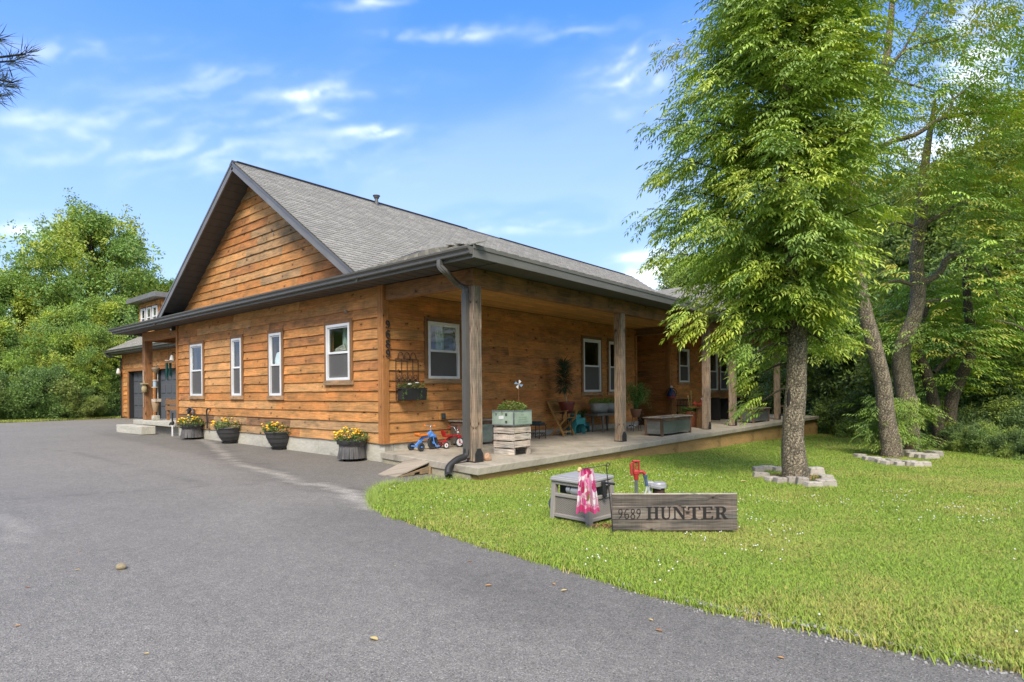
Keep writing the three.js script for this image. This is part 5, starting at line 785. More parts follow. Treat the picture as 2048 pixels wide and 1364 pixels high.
{ // hosta, rooster, bench, ornament near the far wall
  const p = V(1.62, deckY(1.6), onX(1385, 850, 1.62).z), r = rng(61), t = thing('potted_hosta', 'leafy hosta with tall flower stalks in a terracotta pot behind the raised planter', 'potted plant', p);
  obj('pot', lathe([[0, 0], [0.17, 0], [0.25, 0.42], [0.28, 0.42], [0.29, 0.52], [0.25, 0.52], [0, 0.46]], 24), std({ color: C(0.30, 0.10, 0.045), roughness: 0.75 }), t);
  const L = []; for (let k = 0; k < 130; k++) { const a = r() * 6.283; L.push([V(Math.cos(a) * 0.12, 0.5, Math.sin(a) * 0.12), V(Math.cos(a), 0.9 * r() - 0.1, Math.sin(a)).normalize(), V(0, 1, 0.01), 0.32 * (0.6 + 0.6 * r()), 0.09]); } obj('leaves', leafGeo(L), leafMat(C(0.13, 0.24, 0.025), 0.3), t).userData.kind = 'stuff';
  obj('flower_stalk', [tube([[0, 0.5, 0.1], [0.02, 0.9, 0.14], [0, 1.12, 0.10]], 0.008, 12, 6), tube([[0, 0.5, 0.2], [0.02, 0.8, 0.3], [0, 0.98, 0.34]], 0.008, 12, 6), sp(0.02, 0, 1.14, 0.10, 1, 2, 1), sp(0.018, 0, 1.0, 0.34, 1, 2, 1)], std({ color: C(0.38, 0.34, 0.12) }), t);
  const b = V(0.85, deckY(0.8), -12.75), bn = thing('black_bench', 'black slatted metal bench against the far porch wall', 'bench', b, Math.PI / 2); const bl = []; for (let k = 0; k < 9; k++) bl.push(bx(0.03, 0.44, 0.012, -0.5 + k * 0.125, 0.60, -0.24)); obj('backrest', [...bl, bx(1.15, 0.05, 0.03, 0, 0.84, -0.24), bx(1.15, 0.04, 0.03, 0, 0.40, -0.24)], M.black, bn); obj('seat', bx(1.15, 0.03, 0.45, 0, 0.42, 0, 0, 0, 0, 0.01), M.black, bn); for (const s of [-1, 1]) { obj('leg', bx(0.04, 0.42, 0.04, s * 0.55, 0.21, 0.2), M.black, bn); obj('leg', bx(0.04, 0.42, 0.04, s * 0.55, 0.21, -0.22), M.black, bn); obj('armrest', bx(0.04, 0.03, 0.45, s * 0.56, 0.64, -0.02), M.black, bn); }
  const q = onX(1401, 815, 1.9), ro = thing('rooster_figure', 'small red and white painted rooster figure beside the third porch post', 'figurine', V(1.95, 0.82, q.z + 0.2), 0.6); const perch = obj('perch', [cy(0.10, 0.12, 0.65, 0, -0.33, 0), cy(0.14, 0.14, 0.02, 0, -0.01, 0)], M.casing, ro);
  obj('body', [sp(0.07, 0, 0.10, 0, 1.3, 1, 0.8), sp(0.045, 0.06, 0.2, 0, 0.8, 1.5, 0.8), put(prism([[0, 0], [-0.1, 0.1], [-0.14, 0.02], [-0.06, -0.06]], 0.02), -0.06, 0.12, -0.01)], std({ color: C(0.36, 0.05, 0.02), roughness: 0.4 }), ro); obj('head', [sp(0.032, 0.07, 0.275, 0), put(new THREE.ConeGeometry(0.012, 0.04, 8), 0.115, 0.275, 0, 0, 0, -1.57)], M.white, ro); obj('comb', put(prism([[-0.03, 0], [0.03, 0], [0.03, 0.03], [0.01, 0.015], [0, 0.04], [-0.015, 0.015], [-0.03, 0.03]], 0.008), 0.07, 0.30, -0.004), std({ color: C(0.5, 0.02, 0.02) }), ro);
  const u = onX(1331, 790, 0.55), orn = thing('blue_glass_ornament', 'round blue painted jug hung by a handle on a small wall shelf', 'ornament', V(0.62, u.y, -11.75)); obj('jug', [lathe([[0, -0.16], [0.09, -0.15], [0.16, -0.02], [0.12, 0.12], [0.05, 0.18], [0.055, 0.24]], 20)], std({ color: C(0.05, 0.11, 0.30), roughness: 0.25, map: T.grimeMetal }), orn); obj('painted_band', [lathe([[0.115, -0.118], [0.155, -0.05], [0.158, -0.05], [0.12, -0.13]], 20), sp(0.05, 0.11, 0.02, 0.09, 1, 1, 0.6)], std({ color: C(0.32, 0.07, 0.05) }), orn); obj('stopper', sp(0.045, 0, 0.27, 0, 1, 1.2, 1), M.white, orn); obj('handle', put(new THREE.TorusGeometry(0.18, 0.012, 6, 20, 3.6), 0, 0.06, 0, 0, 0.6, -0.25), M.iron, orn);
  solo('corner_shelf', 'small brown shelf post under the blue jug at the far wall corner', 'shelf', [bx(0.34, 0.03, 0.34, 0, 0, 0), bx(0.08, 0.70, 0.08, 0, -0.36, 0)], M.casing, V(0.62, u.y - 0.19, -11.75));
}
{ // shelf with bags under the far windows
  const t = thing('dark_shelf', 'low dark storage shelf against the far porch wall below the pair of windows', 'shelf', V(0.78, deckY(0.8), -16.3)); obj('shelf_body', [bx(0.45, 0.03, 2.2, 0, 0.86, 0), bx(0.03, 0.86, 2.2, -0.21, 0.43, 0), bx(0.45, 0.86, 0.03, 0, 0.43, 1.1), bx(0.45, 0.86, 0.03, 0, 0.43, -1.1), bx(0.45, 0.86, 0.03, 0, 0.43, 0.1), bx(0.45, 0.03, 1.1, 0, 0.5, -0.5)], M.black, t); obj('shelf_edge', bx(0.03, 0.05, 2.24, 0.24, 0.87, 0), M.casing, t);
  solo('storage_bag', 'white sack slumped below the far shelf', 'sack', [bx(0.3, 0.36, 0.4, 0, 0.18, 0, 0, 0, 0, 0.1)], M.white, V(1.25, deckY(1.2), -15.9)); solo('storage_bag', 'smaller pale pink sack leaning by the fourth porch post', 'sack', [bx(0.28, 0.42, 0.3, 0, 0.21, 0, 0, 0, 0, 0.1)], std({ color: C(0.55, 0.46, 0.42), roughness: 0.8 }), V(1.35, deckY(1.2), -16.6));
  solo('white_hose', 'white flexible hose arching over the far porch slab', 'hose', tube([[0, 0.05, 0.9], [0.05, 0.03, 0.5], [0.1, 0.3, 0.1], [0.1, 0.55, -0.3]], 0.03, 24, 8), M.white, V(1.45, deckY(1.4), -15.6));
  const w = thing('bicycle_wheel', 'black spoked wheel resting behind the far raised planter', 'wheel', V(1.4, deckY(1.4) + 0.36, -16.4), 0.9); obj('tyre', new THREE.TorusGeometry(0.33, 0.025, 8, 36), M.black, w); const s = []; for (let k = 0; k < 10; k++) s.push(bar([0, 0, 0], [0.32 * Math.cos(k * 0.628), 0.32 * Math.sin(k * 0.628), 0], 0.01, 0.01, true)); obj('spokes', s, M.black, w); obj('hub', cy(0.03, 0.03, 0.08, 0, 0, 0, 1.57), M.black, w);
  const bz = -20.9, b2 = thing('far_planter_bench', 'dark wooden bench box at the far end of the porch', 'bench', V(2.0, deckY(2), bz)); obj('seat', bx(0.7, 0.05, 1.1, 0, 0.44, 0), M.frameWood, b2); for (const a of [-1, 1]) for (const q of [-1, 1]) obj('leg', bx(0.07, 0.42, 0.07, a * 0.3, 0.21, q * 0.48), M.frameWood, b2); for (let k = 0; k < 3; k++) obj('side_slat', bx(0.02, 0.09, 1.0, 0.33, 0.08 + k * 0.13, 0), M.frameWood, b2);
}

// ---------------------------------------------------------------- things on the lawn
{ // sign of three weathered planks
  const L = onGround(1226, 1068, 0.02), R = onGround(1472, 1071, 0.02), mid = L.clone().add(R).multiplyScalar(0.5), turn = -Math.atan2(R.z - L.z, R.x - L.x), W = 252 / ppm(mid), H = 73 / ppm(mid), y = 0.035;
  const t = thing('name_sign', 'weathered grey plank sign with carved black lettering standing in the grass', 'sign', V(mid.x, lawnY(mid.x, mid.z), mid.z), turn);
  const tilt = -0.012, hs = [0.31, 0.385, 0.305], r = rng(9); let yy = y; t.rotation.z = 0;
  hs.forEach((f, i) => { const h = H * f; obj('plank', bx(W, h - 0.004, 0.035, 0, yy + h / 2, 0, 0, 0, tilt, 0.003), std({ color: [C(0.17, 0.148, 0.128), C(0.255, 0.225, 0.20), C(0.20, 0.175, 0.15)][2 - i] , map: T.grey, bumpMap: T.grey, bumpScale: 0.004, roughness: 0.95 }), t); yy += h; });
  obj('top_edge', bx(W, 0.006, 0.037, 0, yy + 0.001, 0, 0, 0, tilt), M.paleWood, t);
  for (const s of [-0.36, 0.34]) obj('stake', bx(0.012, 0.3, 0.03, s * W, 0.05, -0.02), M.iron, t);
  const paint = std({ color: C(0.014, 0.012, 0.011), roughness: 0.85 }), y1 = y + H * 0.285;
  const place = (g, cx, w, h, sy) => { g.computeBoundingBox(); const b = g.boundingBox, sx = w / (b.max.x - b.min.x), s2 = h / (b.max.y - b.min.y); g.scale(sx, s2, 1); g.computeBoundingBox(); g.translate(cx - (g.boundingBox.min.x + g.boundingBox.max.x) / 2, sy - g.boundingBox.min.y + tilt * cx, 0.0182); return g; };
  const px2 = (p) => (p - 985) / 1920 * W;      // zoomed pixel along the board -> metres
  const wide = [[545, 745], [755, 930], [945, 1155], [1180, 1375], [1385, 1570], [1590, 1795]];
  [...'HUNTER'].forEach((ch, i) => obj('letter', place(glyph(ch, 0.1, 0.003), (px2(wide[i][0]) + px2(wide[i][1])) / 2, (wide[i][1] - wide[i][0]) / 1920 * W, H * 0.35, y1 + 0.01), paint, t));
  // thin carved numerals drawn as strokes
  const num = { 9: [[[0.72, 0.62], [0.4, 0.5], [0.12, 0.68], [0.25, 0.95], [0.6, 0.98], [0.76, 0.72], [0.62, 0.35], [0.15, 0.02]]], 6: [[[0.82, 0.92], [0.5, 1], [0.2, 0.75], [0.12, 0.3], [0.4, 0.0], [0.78, 0.12], [0.8, 0.4], [0.5, 0.5], [0.16, 0.36]]], 8: [[[0.5, 0.52], [0.2, 0.72], [0.3, 0.97], [0.68, 0.97], [0.78, 0.72], [0.5, 0.52], [0.15, 0.3], [0.25, 0.03], [0.7, 0.03], [0.84, 0.3], [0.5, 0.52]]] };
  [...'9689'].forEach((ch, i) => { const w = 80 / 1920 * W, x0 = px2(115 + i * 92), h = H * 0.26; obj('numeral', num[ch].map((s) => tube(s.map(([a, b]) => V(x0 + a * w, y1 + 0.018 + b * h + tilt * x0, 0.0185)), 0.0045, 40, 6)), paint, t); });
}
{ // hose reel box
  const A = onGround(1102, 1045, 0.0), B = onGround(1178, 1060, 0.0), Cc = onGround(1206, 1048, 0.0), w = A.distanceTo(B), turn = -Math.atan2(B.z - A.z, B.x - A.x), d = 0.44, S = ppm(B), H = 95 / S;
  const t = thing('hose_reel_box', 'grey brown resin hose reel box with wicker pattern panels and hinged lid', 'hose box', V((A.x + B.x) / 2, lawnY(A.x, A.z) - 0.02, (A.z + B.z) / 2), turn), res = std({ color: C(0.33, 0.30, 0.26), roughness: 0.6, map: T.wear }), lidM = std({ color: C(0.36, 0.345, 0.325), roughness: 0.55, map: T.wear }), D = d;
  obj('lid', [bx(w * 1.0, 0.035, D, 0, H - 0.0, -D / 2, 0.03, 0, 0, 0.012), bx(w * 0.8, 0.012, D * 0.78, 0, H + 0.02, -D / 2, 0.03, 0, 0, 0.006), bx(w * 1.0, 0.03, 0.03, 0, H - 0.022, 0.002, 0, 0, 0, 0.01)], lidM, t);
  for (const [x, z] of [[-w / 2 + 0.03, -0.03], [w / 2 - 0.03, -0.03], [-w / 2 + 0.03, -D + 0.03], [w / 2 - 0.03, -D + 0.03]]) obj('corner_leg', put(bx(0.06, H - 0.02, 0.06, 0, 0, 0, 0, 0, 0, 0.008), x * 1.03, H / 2 - 0.01, z, z > -0.1 ? -0.03 : 0.03, 0, x < 0 ? -0.045 : 0.045), res, t);
  obj('front_rail', [bx(w - 0.1, 0.035, 0.04, 0, H * 0.62, -0.025, 0, 0, 0, 0.006), bx(w - 0.1, 0.05, 0.04, 0, H * 0.90, -0.025, 0, 0, 0, 0.006), bx(w - 0.08, 0.035, 0.04, 0, H * 0.17, -0.02, 0, 0, 0, 0.006)], res, t);
  obj('side_rail', [bx(0.04, 0.035, D - 0.1, w / 2 - 0.02, H * 0.62, -D / 2, 0, 0, 0, 0.006), bx(0.04, 0.05, D - 0.1, w / 2 - 0.02, H * 0.9, -D / 2, 0, 0, 0, 0.006), bx(0.04, 0.035, D - 0.08, w / 2 - 0.01, H * 0.17, -D / 2, 0, 0, 0, 0.006)], res, t);
  const wk = (L, n, m) => { const g = []; for (let j = 0; j < m; j++) for (let i = 0; i < n; i++) g.push(put(new THREE.CylinderGeometry(0.0058, 0.0058, L / n * 0.95, 5), -L / 2 + (i + 0.5) * L / n, H * 0.2 + (j + 0.5) * H * 0.40 / m, (i + j) % 2 ? 0.005 : 0, 0, 0, Math.PI / 2 + ((i + j) % 2 ? 0.25 : -0.25))); g.push(bx(L, H * 0.44, 0.008, 0, H * 0.39, -0.006)); return fuse(g); };
  obj('wicker_panel', wk(w - 0.1, 26, 17).translate(0, 0, -0.028), res, t); { const s = wk(D - 0.1, 22, 17); s.rotateY(Math.PI / 2); obj('wicker_panel', s.translate(w / 2 - 0.024, 0, -D / 2), res, t); }
  obj('back_panel', bx(w - 0.1, H * 0.8, 0.015, 0, H * 0.55, -D + 0.03), res, t);
  obj('reel_opening', bx(w - 0.1, H * 0.24, 0.01, 0, H * 0.755, -0.10), M.black, t); obj('reel', [cy(0.05, 0.05, 0.10, 0.05, H * 0.74, -0.07, 0, 0, Math.PI / 2), cy(0.04, 0.04, 0.05, -0.04, H * 0.755, -0.06, 0, 0, Math.PI / 2)], std({ color: C(0.25, 0.26, 0.27), roughness: 0.4 }), t);
  obj('crank', [bx(0.03, 0.18, 0.05, w / 2 + 0.03, H * 0.80, -0.22, 0.15, 0, 0, 0.01), bar([w / 2 + 0.04, H * 0.93, -0.24], [w / 2 + 0.15, H * 0.93, -0.24], 0.026, 0.022, true)], M.black, t);
  obj('inlet_hose', [tube([[-w / 2 - 0.02, H * 0.48, -0.2], [-w / 2 - 0.10, H * 0.5, -0.16], [-w / 2 - 0.12, H * 0.34, -0.12], [-w / 2 - 0.06, H * 0.18, -0.1]], 0.018, 20, 8)], std({ color: C(0.02, 0.03, 0.06), roughness: 0.5 }), t);
  // garden flag hook and towel-like flag
  const base = onGround(1227, 1076), S2 = ppm(base), hh = 146 / S2, span = 66 / S2, tr = turn, f = thing('flag_hook', 'thin black wire garden flag hook standing behind the hose box', 'flag stand', V(base.x, lawnY(base.x, base.z) - 0.02, base.z), -YAW * -1 + 0.0);
  f.rotation.y = YAW - 0.05; obj('wire', [tube([[0, 0, 0], [-0.03, hh * 0.5, 0], [-0.065, hh * 0.99, 0]], 0.0055, 16, 6), tube([[-0.065, hh * 0.98, 0], [-0.05, hh * 1.02, 0], [-0.03, hh * 1.0, 0], [-0.045, hh * 0.97, 0], [-0.065, hh * 0.985, 0]], 0.004, 16, 6), bar([-0.065, hh * 0.985, 0], [-span * 1.0, hh * 0.93, 0], 0.007, 0.007, true)], M.black, f);
  const fl = 36 / S2, fh = 88 / S2, cx = -span * 0.80, g = new THREE.PlaneGeometry(fl, fh, 28, 30), q = g.attributes.position, uv = g.attributes.uv;
  for (let i = 0; i < q.count; i++) { const u = q.getX(i) / fl + 0.5, v = 0.5 - q.getY(i) / fh; q.setX(i, q.getX(i) * (0.78 + 0.55 * v) + 0.012 * v); q.setZ(i, (0.018 + 0.02 * v) * Math.sin(u * 17 + v * 1.2) * (0.5 + v) + 0.014 * Math.sin(u * 7 + 2)); } g.computeVertexNormals();
  const cv = document.createElement('canvas'); cv.width = 256; cv.height = 512; const c2 = cv.getContext('2d'), rr = rng(17); c2.fillStyle = '#d8a6b4'; c2.fillRect(0, 0, 256, 512);
  for (let k = 0; k < 46; k++) { c2.fillStyle = ['#c01f6a', '#d24b8d', '#e9dcd6', '#b8155a', '#e28fb4', '#f0e6e0'][k % 6]; c2.beginPath(); c2.ellipse(rr() * 256, rr() * 512, 14 + rr() * 34, 22 + rr() * 44, rr() * 3, 0, 7); c2.fill(); }
  for (let k = 0; k < 40; k++) { c2.strokeStyle = ['#f3ece8', '#a80f50', '#e7a9c4'][k % 3]; c2.lineWidth = 3 + rr() * 3; c2.beginPath(); const x = rr() * 256, y = rr() * 512; c2.moveTo(x, y); c2.quadraticCurveTo(x + 30 * (rr() - 0.5), y + 40, x + 60 * (rr() - 0.5), y + 90); c2.stroke(); }
  c2.fillStyle = '#7d7a1e'; c2.beginPath(); c2.ellipse(140, 340, 16, 50, 0.1, 0, 7); c2.fill(); c2.strokeStyle = '#7d7a1e'; c2.lineWidth = 8; c2.beginPath(); c2.moveTo(120, 200); c2.lineTo(136, 300); c2.stroke(); c2.fillStyle = '#d8357f'; c2.fillRect(0, 432, 256, 80); c2.fillStyle = '#f4efe9'; c2.font = 'italic 40px serif'; c2.fillText('Welcome', 84, 462);
  const ct = new THREE.CanvasTexture(cv); ct.colorSpace = THREE.SRGBColorSpace; ct.magFilter = THREE.LinearFilter;
  const flag = thing('garden_flag', 'crumpled pink and white flowered cloth flag hanging over the hose box', 'garden flag', f.position.clone(), f.rotation.y); obj('cloth', put(g, cx, hh * 0.94 - fh / 2, 0.0), phys({ map: ct, color: C(0.95, 0.95, 0.95), roughness: 0.9, transmission: 0.25, thickness: 0, side: THREE.DoubleSide }), flag); obj('finial', [sp(0.022, -span * 1.0, hh * 0.93, 0), sp(0.016, -span * 1.03, hh * 0.915, 0.012)], std({ color: C(0.55, 0.36, 0.16), roughness: 0.6 }), flag);
}
{ // red yard hydrant with hose
  const base = onGround(1273, 1020), S = ppm(base), t = thing('yard_hydrant', 'red frost free yard hydrant on a galvanised pipe behind the sign', 'hydrant', V(base.x, lawnY(base.x, base.z) - 0.03, base.z), YAW), H = 100 / S, red = std({ color: C(0.42, 0.035, 0.028), roughness: 0.5, map: T.wear });
  obj('riser_pipe', cy(0.022, 0.022, H * 0.62, 0, H * 0.31, 0), M.galv, t);
  obj('head', [cy(0.034, 0.028, H * 0.10, 0, H * 0.66, 0), bx(0.075, H * 0.11, 0.06, 0, H * 0.755, 0, 0, 0, 0, 0.02), bx(0.022, H * 0.22, 0.05, -0.03, H * 0.87, 0, 0, 0, 0, 0.008), bx(0.020, H * 0.2, 0.05, 0.032, H * 0.88, 0, 0, 0, 0, 0.008), bx(0.09, 0.025, 0.06, 0, H * 0.985, 0, 0, 0, 0, 0.01), bar([0, H * 0.78, 0], [0, H * 0.97, 0], 0.016, 0.016, true), tube([[0.02, H * 0.76, 0], [0.08, H * 0.765, 0], [0.11, H * 0.72, 0.0]], 0.022, 12, 8)], red, t);
  obj('handle', [bx(0.03, H * 0.25, 0.03, -0.065, H * 0.82, 0.02, 0, 0, 0.1, 0.01), bar([-0.065, H * 0.94, 0.02], [0.0, H * 0.97, 0], 0.022, 0.022, true)], red, t);
  obj('hose_coupling', [cy(0.026, 0.026, 0.03, 0.112, H * 0.68, 0), bar([0.115, H * 0.66, 0], [0.13, H * 0.49, 0], 0.044, 0.036, true)], std({ color: C(0.05, 0.085, 0.16), roughness: 0.5 }), t);
  obj('hose', tube([[0.13, H * 0.5, 0], [0.125, H * 0.4, 0], [0.09, H * 0.27, 0], [0.03, H * 0.13, 0.02], [0.0, 0.0, 0.06]], 0.014, 24, 8), std({ color: C(0.42, 0.44, 0.42), roughness: 0.6 }), t);
}
{ // well pipe with white cap
  const base = onGround(1316, 1015), S = ppm(base), H = 52 / S, t = thing('well_cap', 'brown well pipe with a white metal cap and side conduit behind the sign', 'well pipe', V(base.x, lawnY(base.x, base.z) - 0.03, base.z), YAW);
  obj('casing_pipe', cy(0.075, 0.075, H * 0.8, 0.01, H * 0.4, 0, 0, 0, 0, 20), std({ color: C(0.10, 0.055, 0.04), roughness: 0.9, map: T.concrete }), t);
  obj('cap', [cy(0.098, 0.104, 0.05, 0.01, H * 0.86, 0, 0, 0, 0, 10), cy(0.085, 0.1, 0.03, 0.01, H * 0.93, 0, 0, 0, 0.03, 10), bx(0.09, 0.06, 0.09, -0.10, H * 0.93, 0, 0, 0, 0, 0.015), bx(0.14, 0.04, 0.05, -0.05, H * 0.83, 0.08, 0, 0, -0.2, 0.01)], std({ color: C(0.62, 0.61, 0.62), roughness: 0.45, metalness: 0.2, map: T.grimeMetal }), t);
  obj('conduit', cy(0.024, 0.024, H * 0.9, -0.105, H * 0.45, 0.02, 0, 0, 0, 12), M.white, t);
}
// fallen leaves and a stone on the asphalt, leaves on the lawn
{
  const r = rng(71), cols = [C(0.40, 0.22, 0.08), C(0.30, 0.14, 0.05), C(0.48, 0.36, 0.14)].map((c) => std({ color: c, roughness: 0.9, side: THREE.DoubleSide }));
  const lg = () => { const g = new THREE.PlaneGeometry(1, 0.42, 6, 3), p = g.attributes.position; for (let i = 0; i < p.count; i++) { const x = p.getX(i) * 2; p.setY(i, p.getY(i) * (1 - x * x) * 1.2); p.setZ(i, 0.22 * p.getX(i) * p.getX(i) + 0.5 * Math.abs(p.getY(i))); } g.rotateX(-Math.PI / 2); g.computeVertexNormals(); return g; };
  for (const [px, py, s] of [[155, 1139, .05], [55, 1175, .045], [940, 1122, .045], [977, 1172, .07], [1108, 1168, .055], [1128, 1182, .065], [1318, 1261, .06], [748, 1280, .09], [1302, 1240, .05], [790, 1132, .03], [293, 1307, .04], [160, 1102, .045], [1562, 1318, .05], [35, 1252, .05]]) { const p = onGround(px, py, 0.006); const g = lg(); g.scale(s * 0.75, s * 0.75, s * 0.75); solo('fallen_leaf', 'curled brown leaf lying on the asphalt', 'leaf', g, cols[Math.floor(r() * 3)], V(p.x, groundY(p.x, p.z) + 0.004, p.z), r() * 6, 'fallen leaves on the asphalt'); }
  for (const [px, py, s] of [[1488, 965, .12], [1560, 1, 0], [1845, 957, .09], [1375, 935, .07], [1322, 938, .09], [1330, 975, .06]]) { if (!s) continue; const p = onGround(px, py, 0.06); const g = lg(); g.scale(s, s, s); solo('lawn_leaf', 'pale yellow leaf lying on the grass', 'leaf', g, cols[2], V(p.x, lawnY(p.x, p.z) + 0.05, p.z), r() * 6, 'fallen leaves on the lawn'); }
  const p = onGround(242, 1139), g = new THREE.IcosahedronGeometry(0.034, 2), q = g.attributes.position; for (let i = 0; i < q.count; i++) { const k = 0.8 + 0.5 * vnoise(q.getX(i) * 40 + 9, q.getZ(i) * 40 + q.getY(i) * 30); q.setXYZ(i, q.getX(i) * k * 1.2, q.getY(i) * k * 0.75, q.getZ(i) * k); } g.computeVertexNormals(); solo('loose_stone', 'small pale tan stone lying on the asphalt', 'stone', g.translate(0, 0.025, 0), std({ color: C(0.44, 0.36, 0.22), map: T.concrete, roughness: 0.9 }), p);
}

// ---------------------------------------------------------------- trees
M.bark = std({ color: C(0.74, 0.65, 0.54), map: T.bark, bumpMap: T.barkBump, bumpScale: 0.02, roughness: 0.95 });
M.barkDark = std({ color: C(0.34, 0.28, 0.22), map: T.bark, bumpMap: T.barkBump, bumpScale: 0.02, roughness: 0.95 });
function trunkGeo(pts, radii, seg = 40, rad = 14, lump = 0.08, seed = 1) {
  const c = new THREE.CatmullRomCurve3(pts), fr = c.computeFrenetFrames(seg, false), pos = [], uv = [], idx = [], len = c.getLength();
  for (let i = 0; i <= seg; i++) { const t = i / seg, p = c.getPointAt(t), k = t * (radii.length - 1), a = Math.min(radii.length - 2, Math.floor(k)), R = mixN(radii[a], radii[a + 1], k - a);
    for (let j = 0; j <= rad; j++) { const th = j / rad * 6.28318, r = R * (1 + lump * 2 * (fbm(Math.cos(th) * 1.6 + seed * 7, Math.sin(th) * 1.6 + t * len * 1.1, 3) - 0.5)); const v = p.clone().addScaledVector(fr.normals[i], Math.cos(th) * r).addScaledVector(fr.binormals[i], Math.sin(th) * r); pos.push(v.x, v.y, v.z); uv.push(j / rad * Math.max(1, Math.round(R * 6.28 / 0.36)), t * len / 0.36); } }
  for (let i = 0; i < seg; i++) for (let j = 0; j < rad; j++) { const a = i * (rad + 1) + j, b = a + rad + 1; idx.push(a, b, a + 1, a + 1, b, b + 1); }
  const g = new THREE.BufferGeometry(); g.setAttribute('position', new THREE.Float32BufferAttribute(pos, 3)); g.setAttribute('uv', new THREE.Float32BufferAttribute(uv, 2)); g.setIndex(idx); g.computeVertexNormals(); return g;
}
// a hanging spray of long leaves on a short twig, growing along +x and drooping
function sprayGeo(seed, pairs, L, w, len, droop) {
  const r = rng(seed), list = [];
  for (let k = 0; k < pairs; k++) for (const s of [-1, 1]) { const f = (k + 0.4 + 0.3 * r()) / pairs, b = V(len * f, -droop * len * f * f + 0.02, 0); list.push([b, V(0.55 + 0.4 * r(), -0.35 - 0.75 * r() * droop, s * (0.65 + 0.3 * r())).normalize(), V(0.1, 1, 0).normalize(), L * (0.75 + 0.5 * r()), w * (0.8 + 0.4 * r())]); }
  list.push([V(len, -droop * len + 0.02, 0), V(0.7, -0.7, 0).normalize(), V(0.5, 1, 0).normalize(), L, w]);
  return leafGeo(list);
}
function clumpGeo(seed, n, R, L, w) { const r = rng(seed), list = []; for (let k = 0; k < n; k++) { const d = rdir(r), b = d.clone().multiplyScalar(R * (0.25 + 0.75 * r())); b.y *= 0.7; list.push([b, d.clone().multiplyScalar(0.6).add(V(0, -0.35, 0)).add(rdir(r).multiplyScalar(0.7)).normalize(), V(0, 1, 0).add(rdir(r).multiplyScalar(0.7)).normalize(), L * (0.7 + 0.6 * r()), w * (0.7 + 0.6 * r())]); } return leafGeo(list); }
const spray = sprayGeo(3, 5, 0.115, 0.033, 0.28, 0.70), sprayWide = sprayGeo(8, 4, 0.13, 0.040, 0.34, 0.35), clump = clumpGeo(5, 30, 0.42, 0.17, 0.085), clumpFine = clumpGeo(6, 44, 0.34, 0.11, 0.055);
const leafWhite = phys({ color: C(1, 1, 1), roughness: 0.62, transmission: 0.42, thickness: 0, side: THREE.DoubleSide });
function spraysAt(r, clusters, per, cr, palette, scale, out) {      // clusters: [center, outwardFrom]
  const ms = [], cs = [], q = new THREE.Quaternion(), e = new THREE.Euler();
  for (const [c, from] of clusters) {
    const n = Math.max(3, Math.round(per * (0.6 + 0.8 * r()))), base = palette[Math.floor(r() * palette.length)], od = c.clone().sub(from), yaw0 = Math.atan2(-od.z, od.x);
    for (let k = 0; k < n; k++) { const p = c.clone().add(rdir(r).multiplyScalar(cr * Math.cbrt(r()))); e.set((r() - 0.5) * 0.9, yaw0 + (r() - 0.5) * out, 0.55 * (r() - 0.25), 'YXZ'); const s = scale * (0.7 + 0.6 * r()); ms.push(new THREE.Matrix4().compose(p, q.setFromEuler(e).clone(), V(s, s, s))); const v = 0.75 + 0.5 * r(); cs.push(C(base.r * v, base.g * v, base.b * v)); }
  }
  return [ms, cs];
}
const limbTube = (a, b, r0, r1, sag, r) => { const m = a.clone().lerp(b, 0.5).add(V((r() - 0.5) * 0.3, sag, (r() - 0.5) * 0.3)); return trunkGeo([a, m, b], [r0, (r0 + r1) / 2, r1], 8, 6, 0.05, r()); };
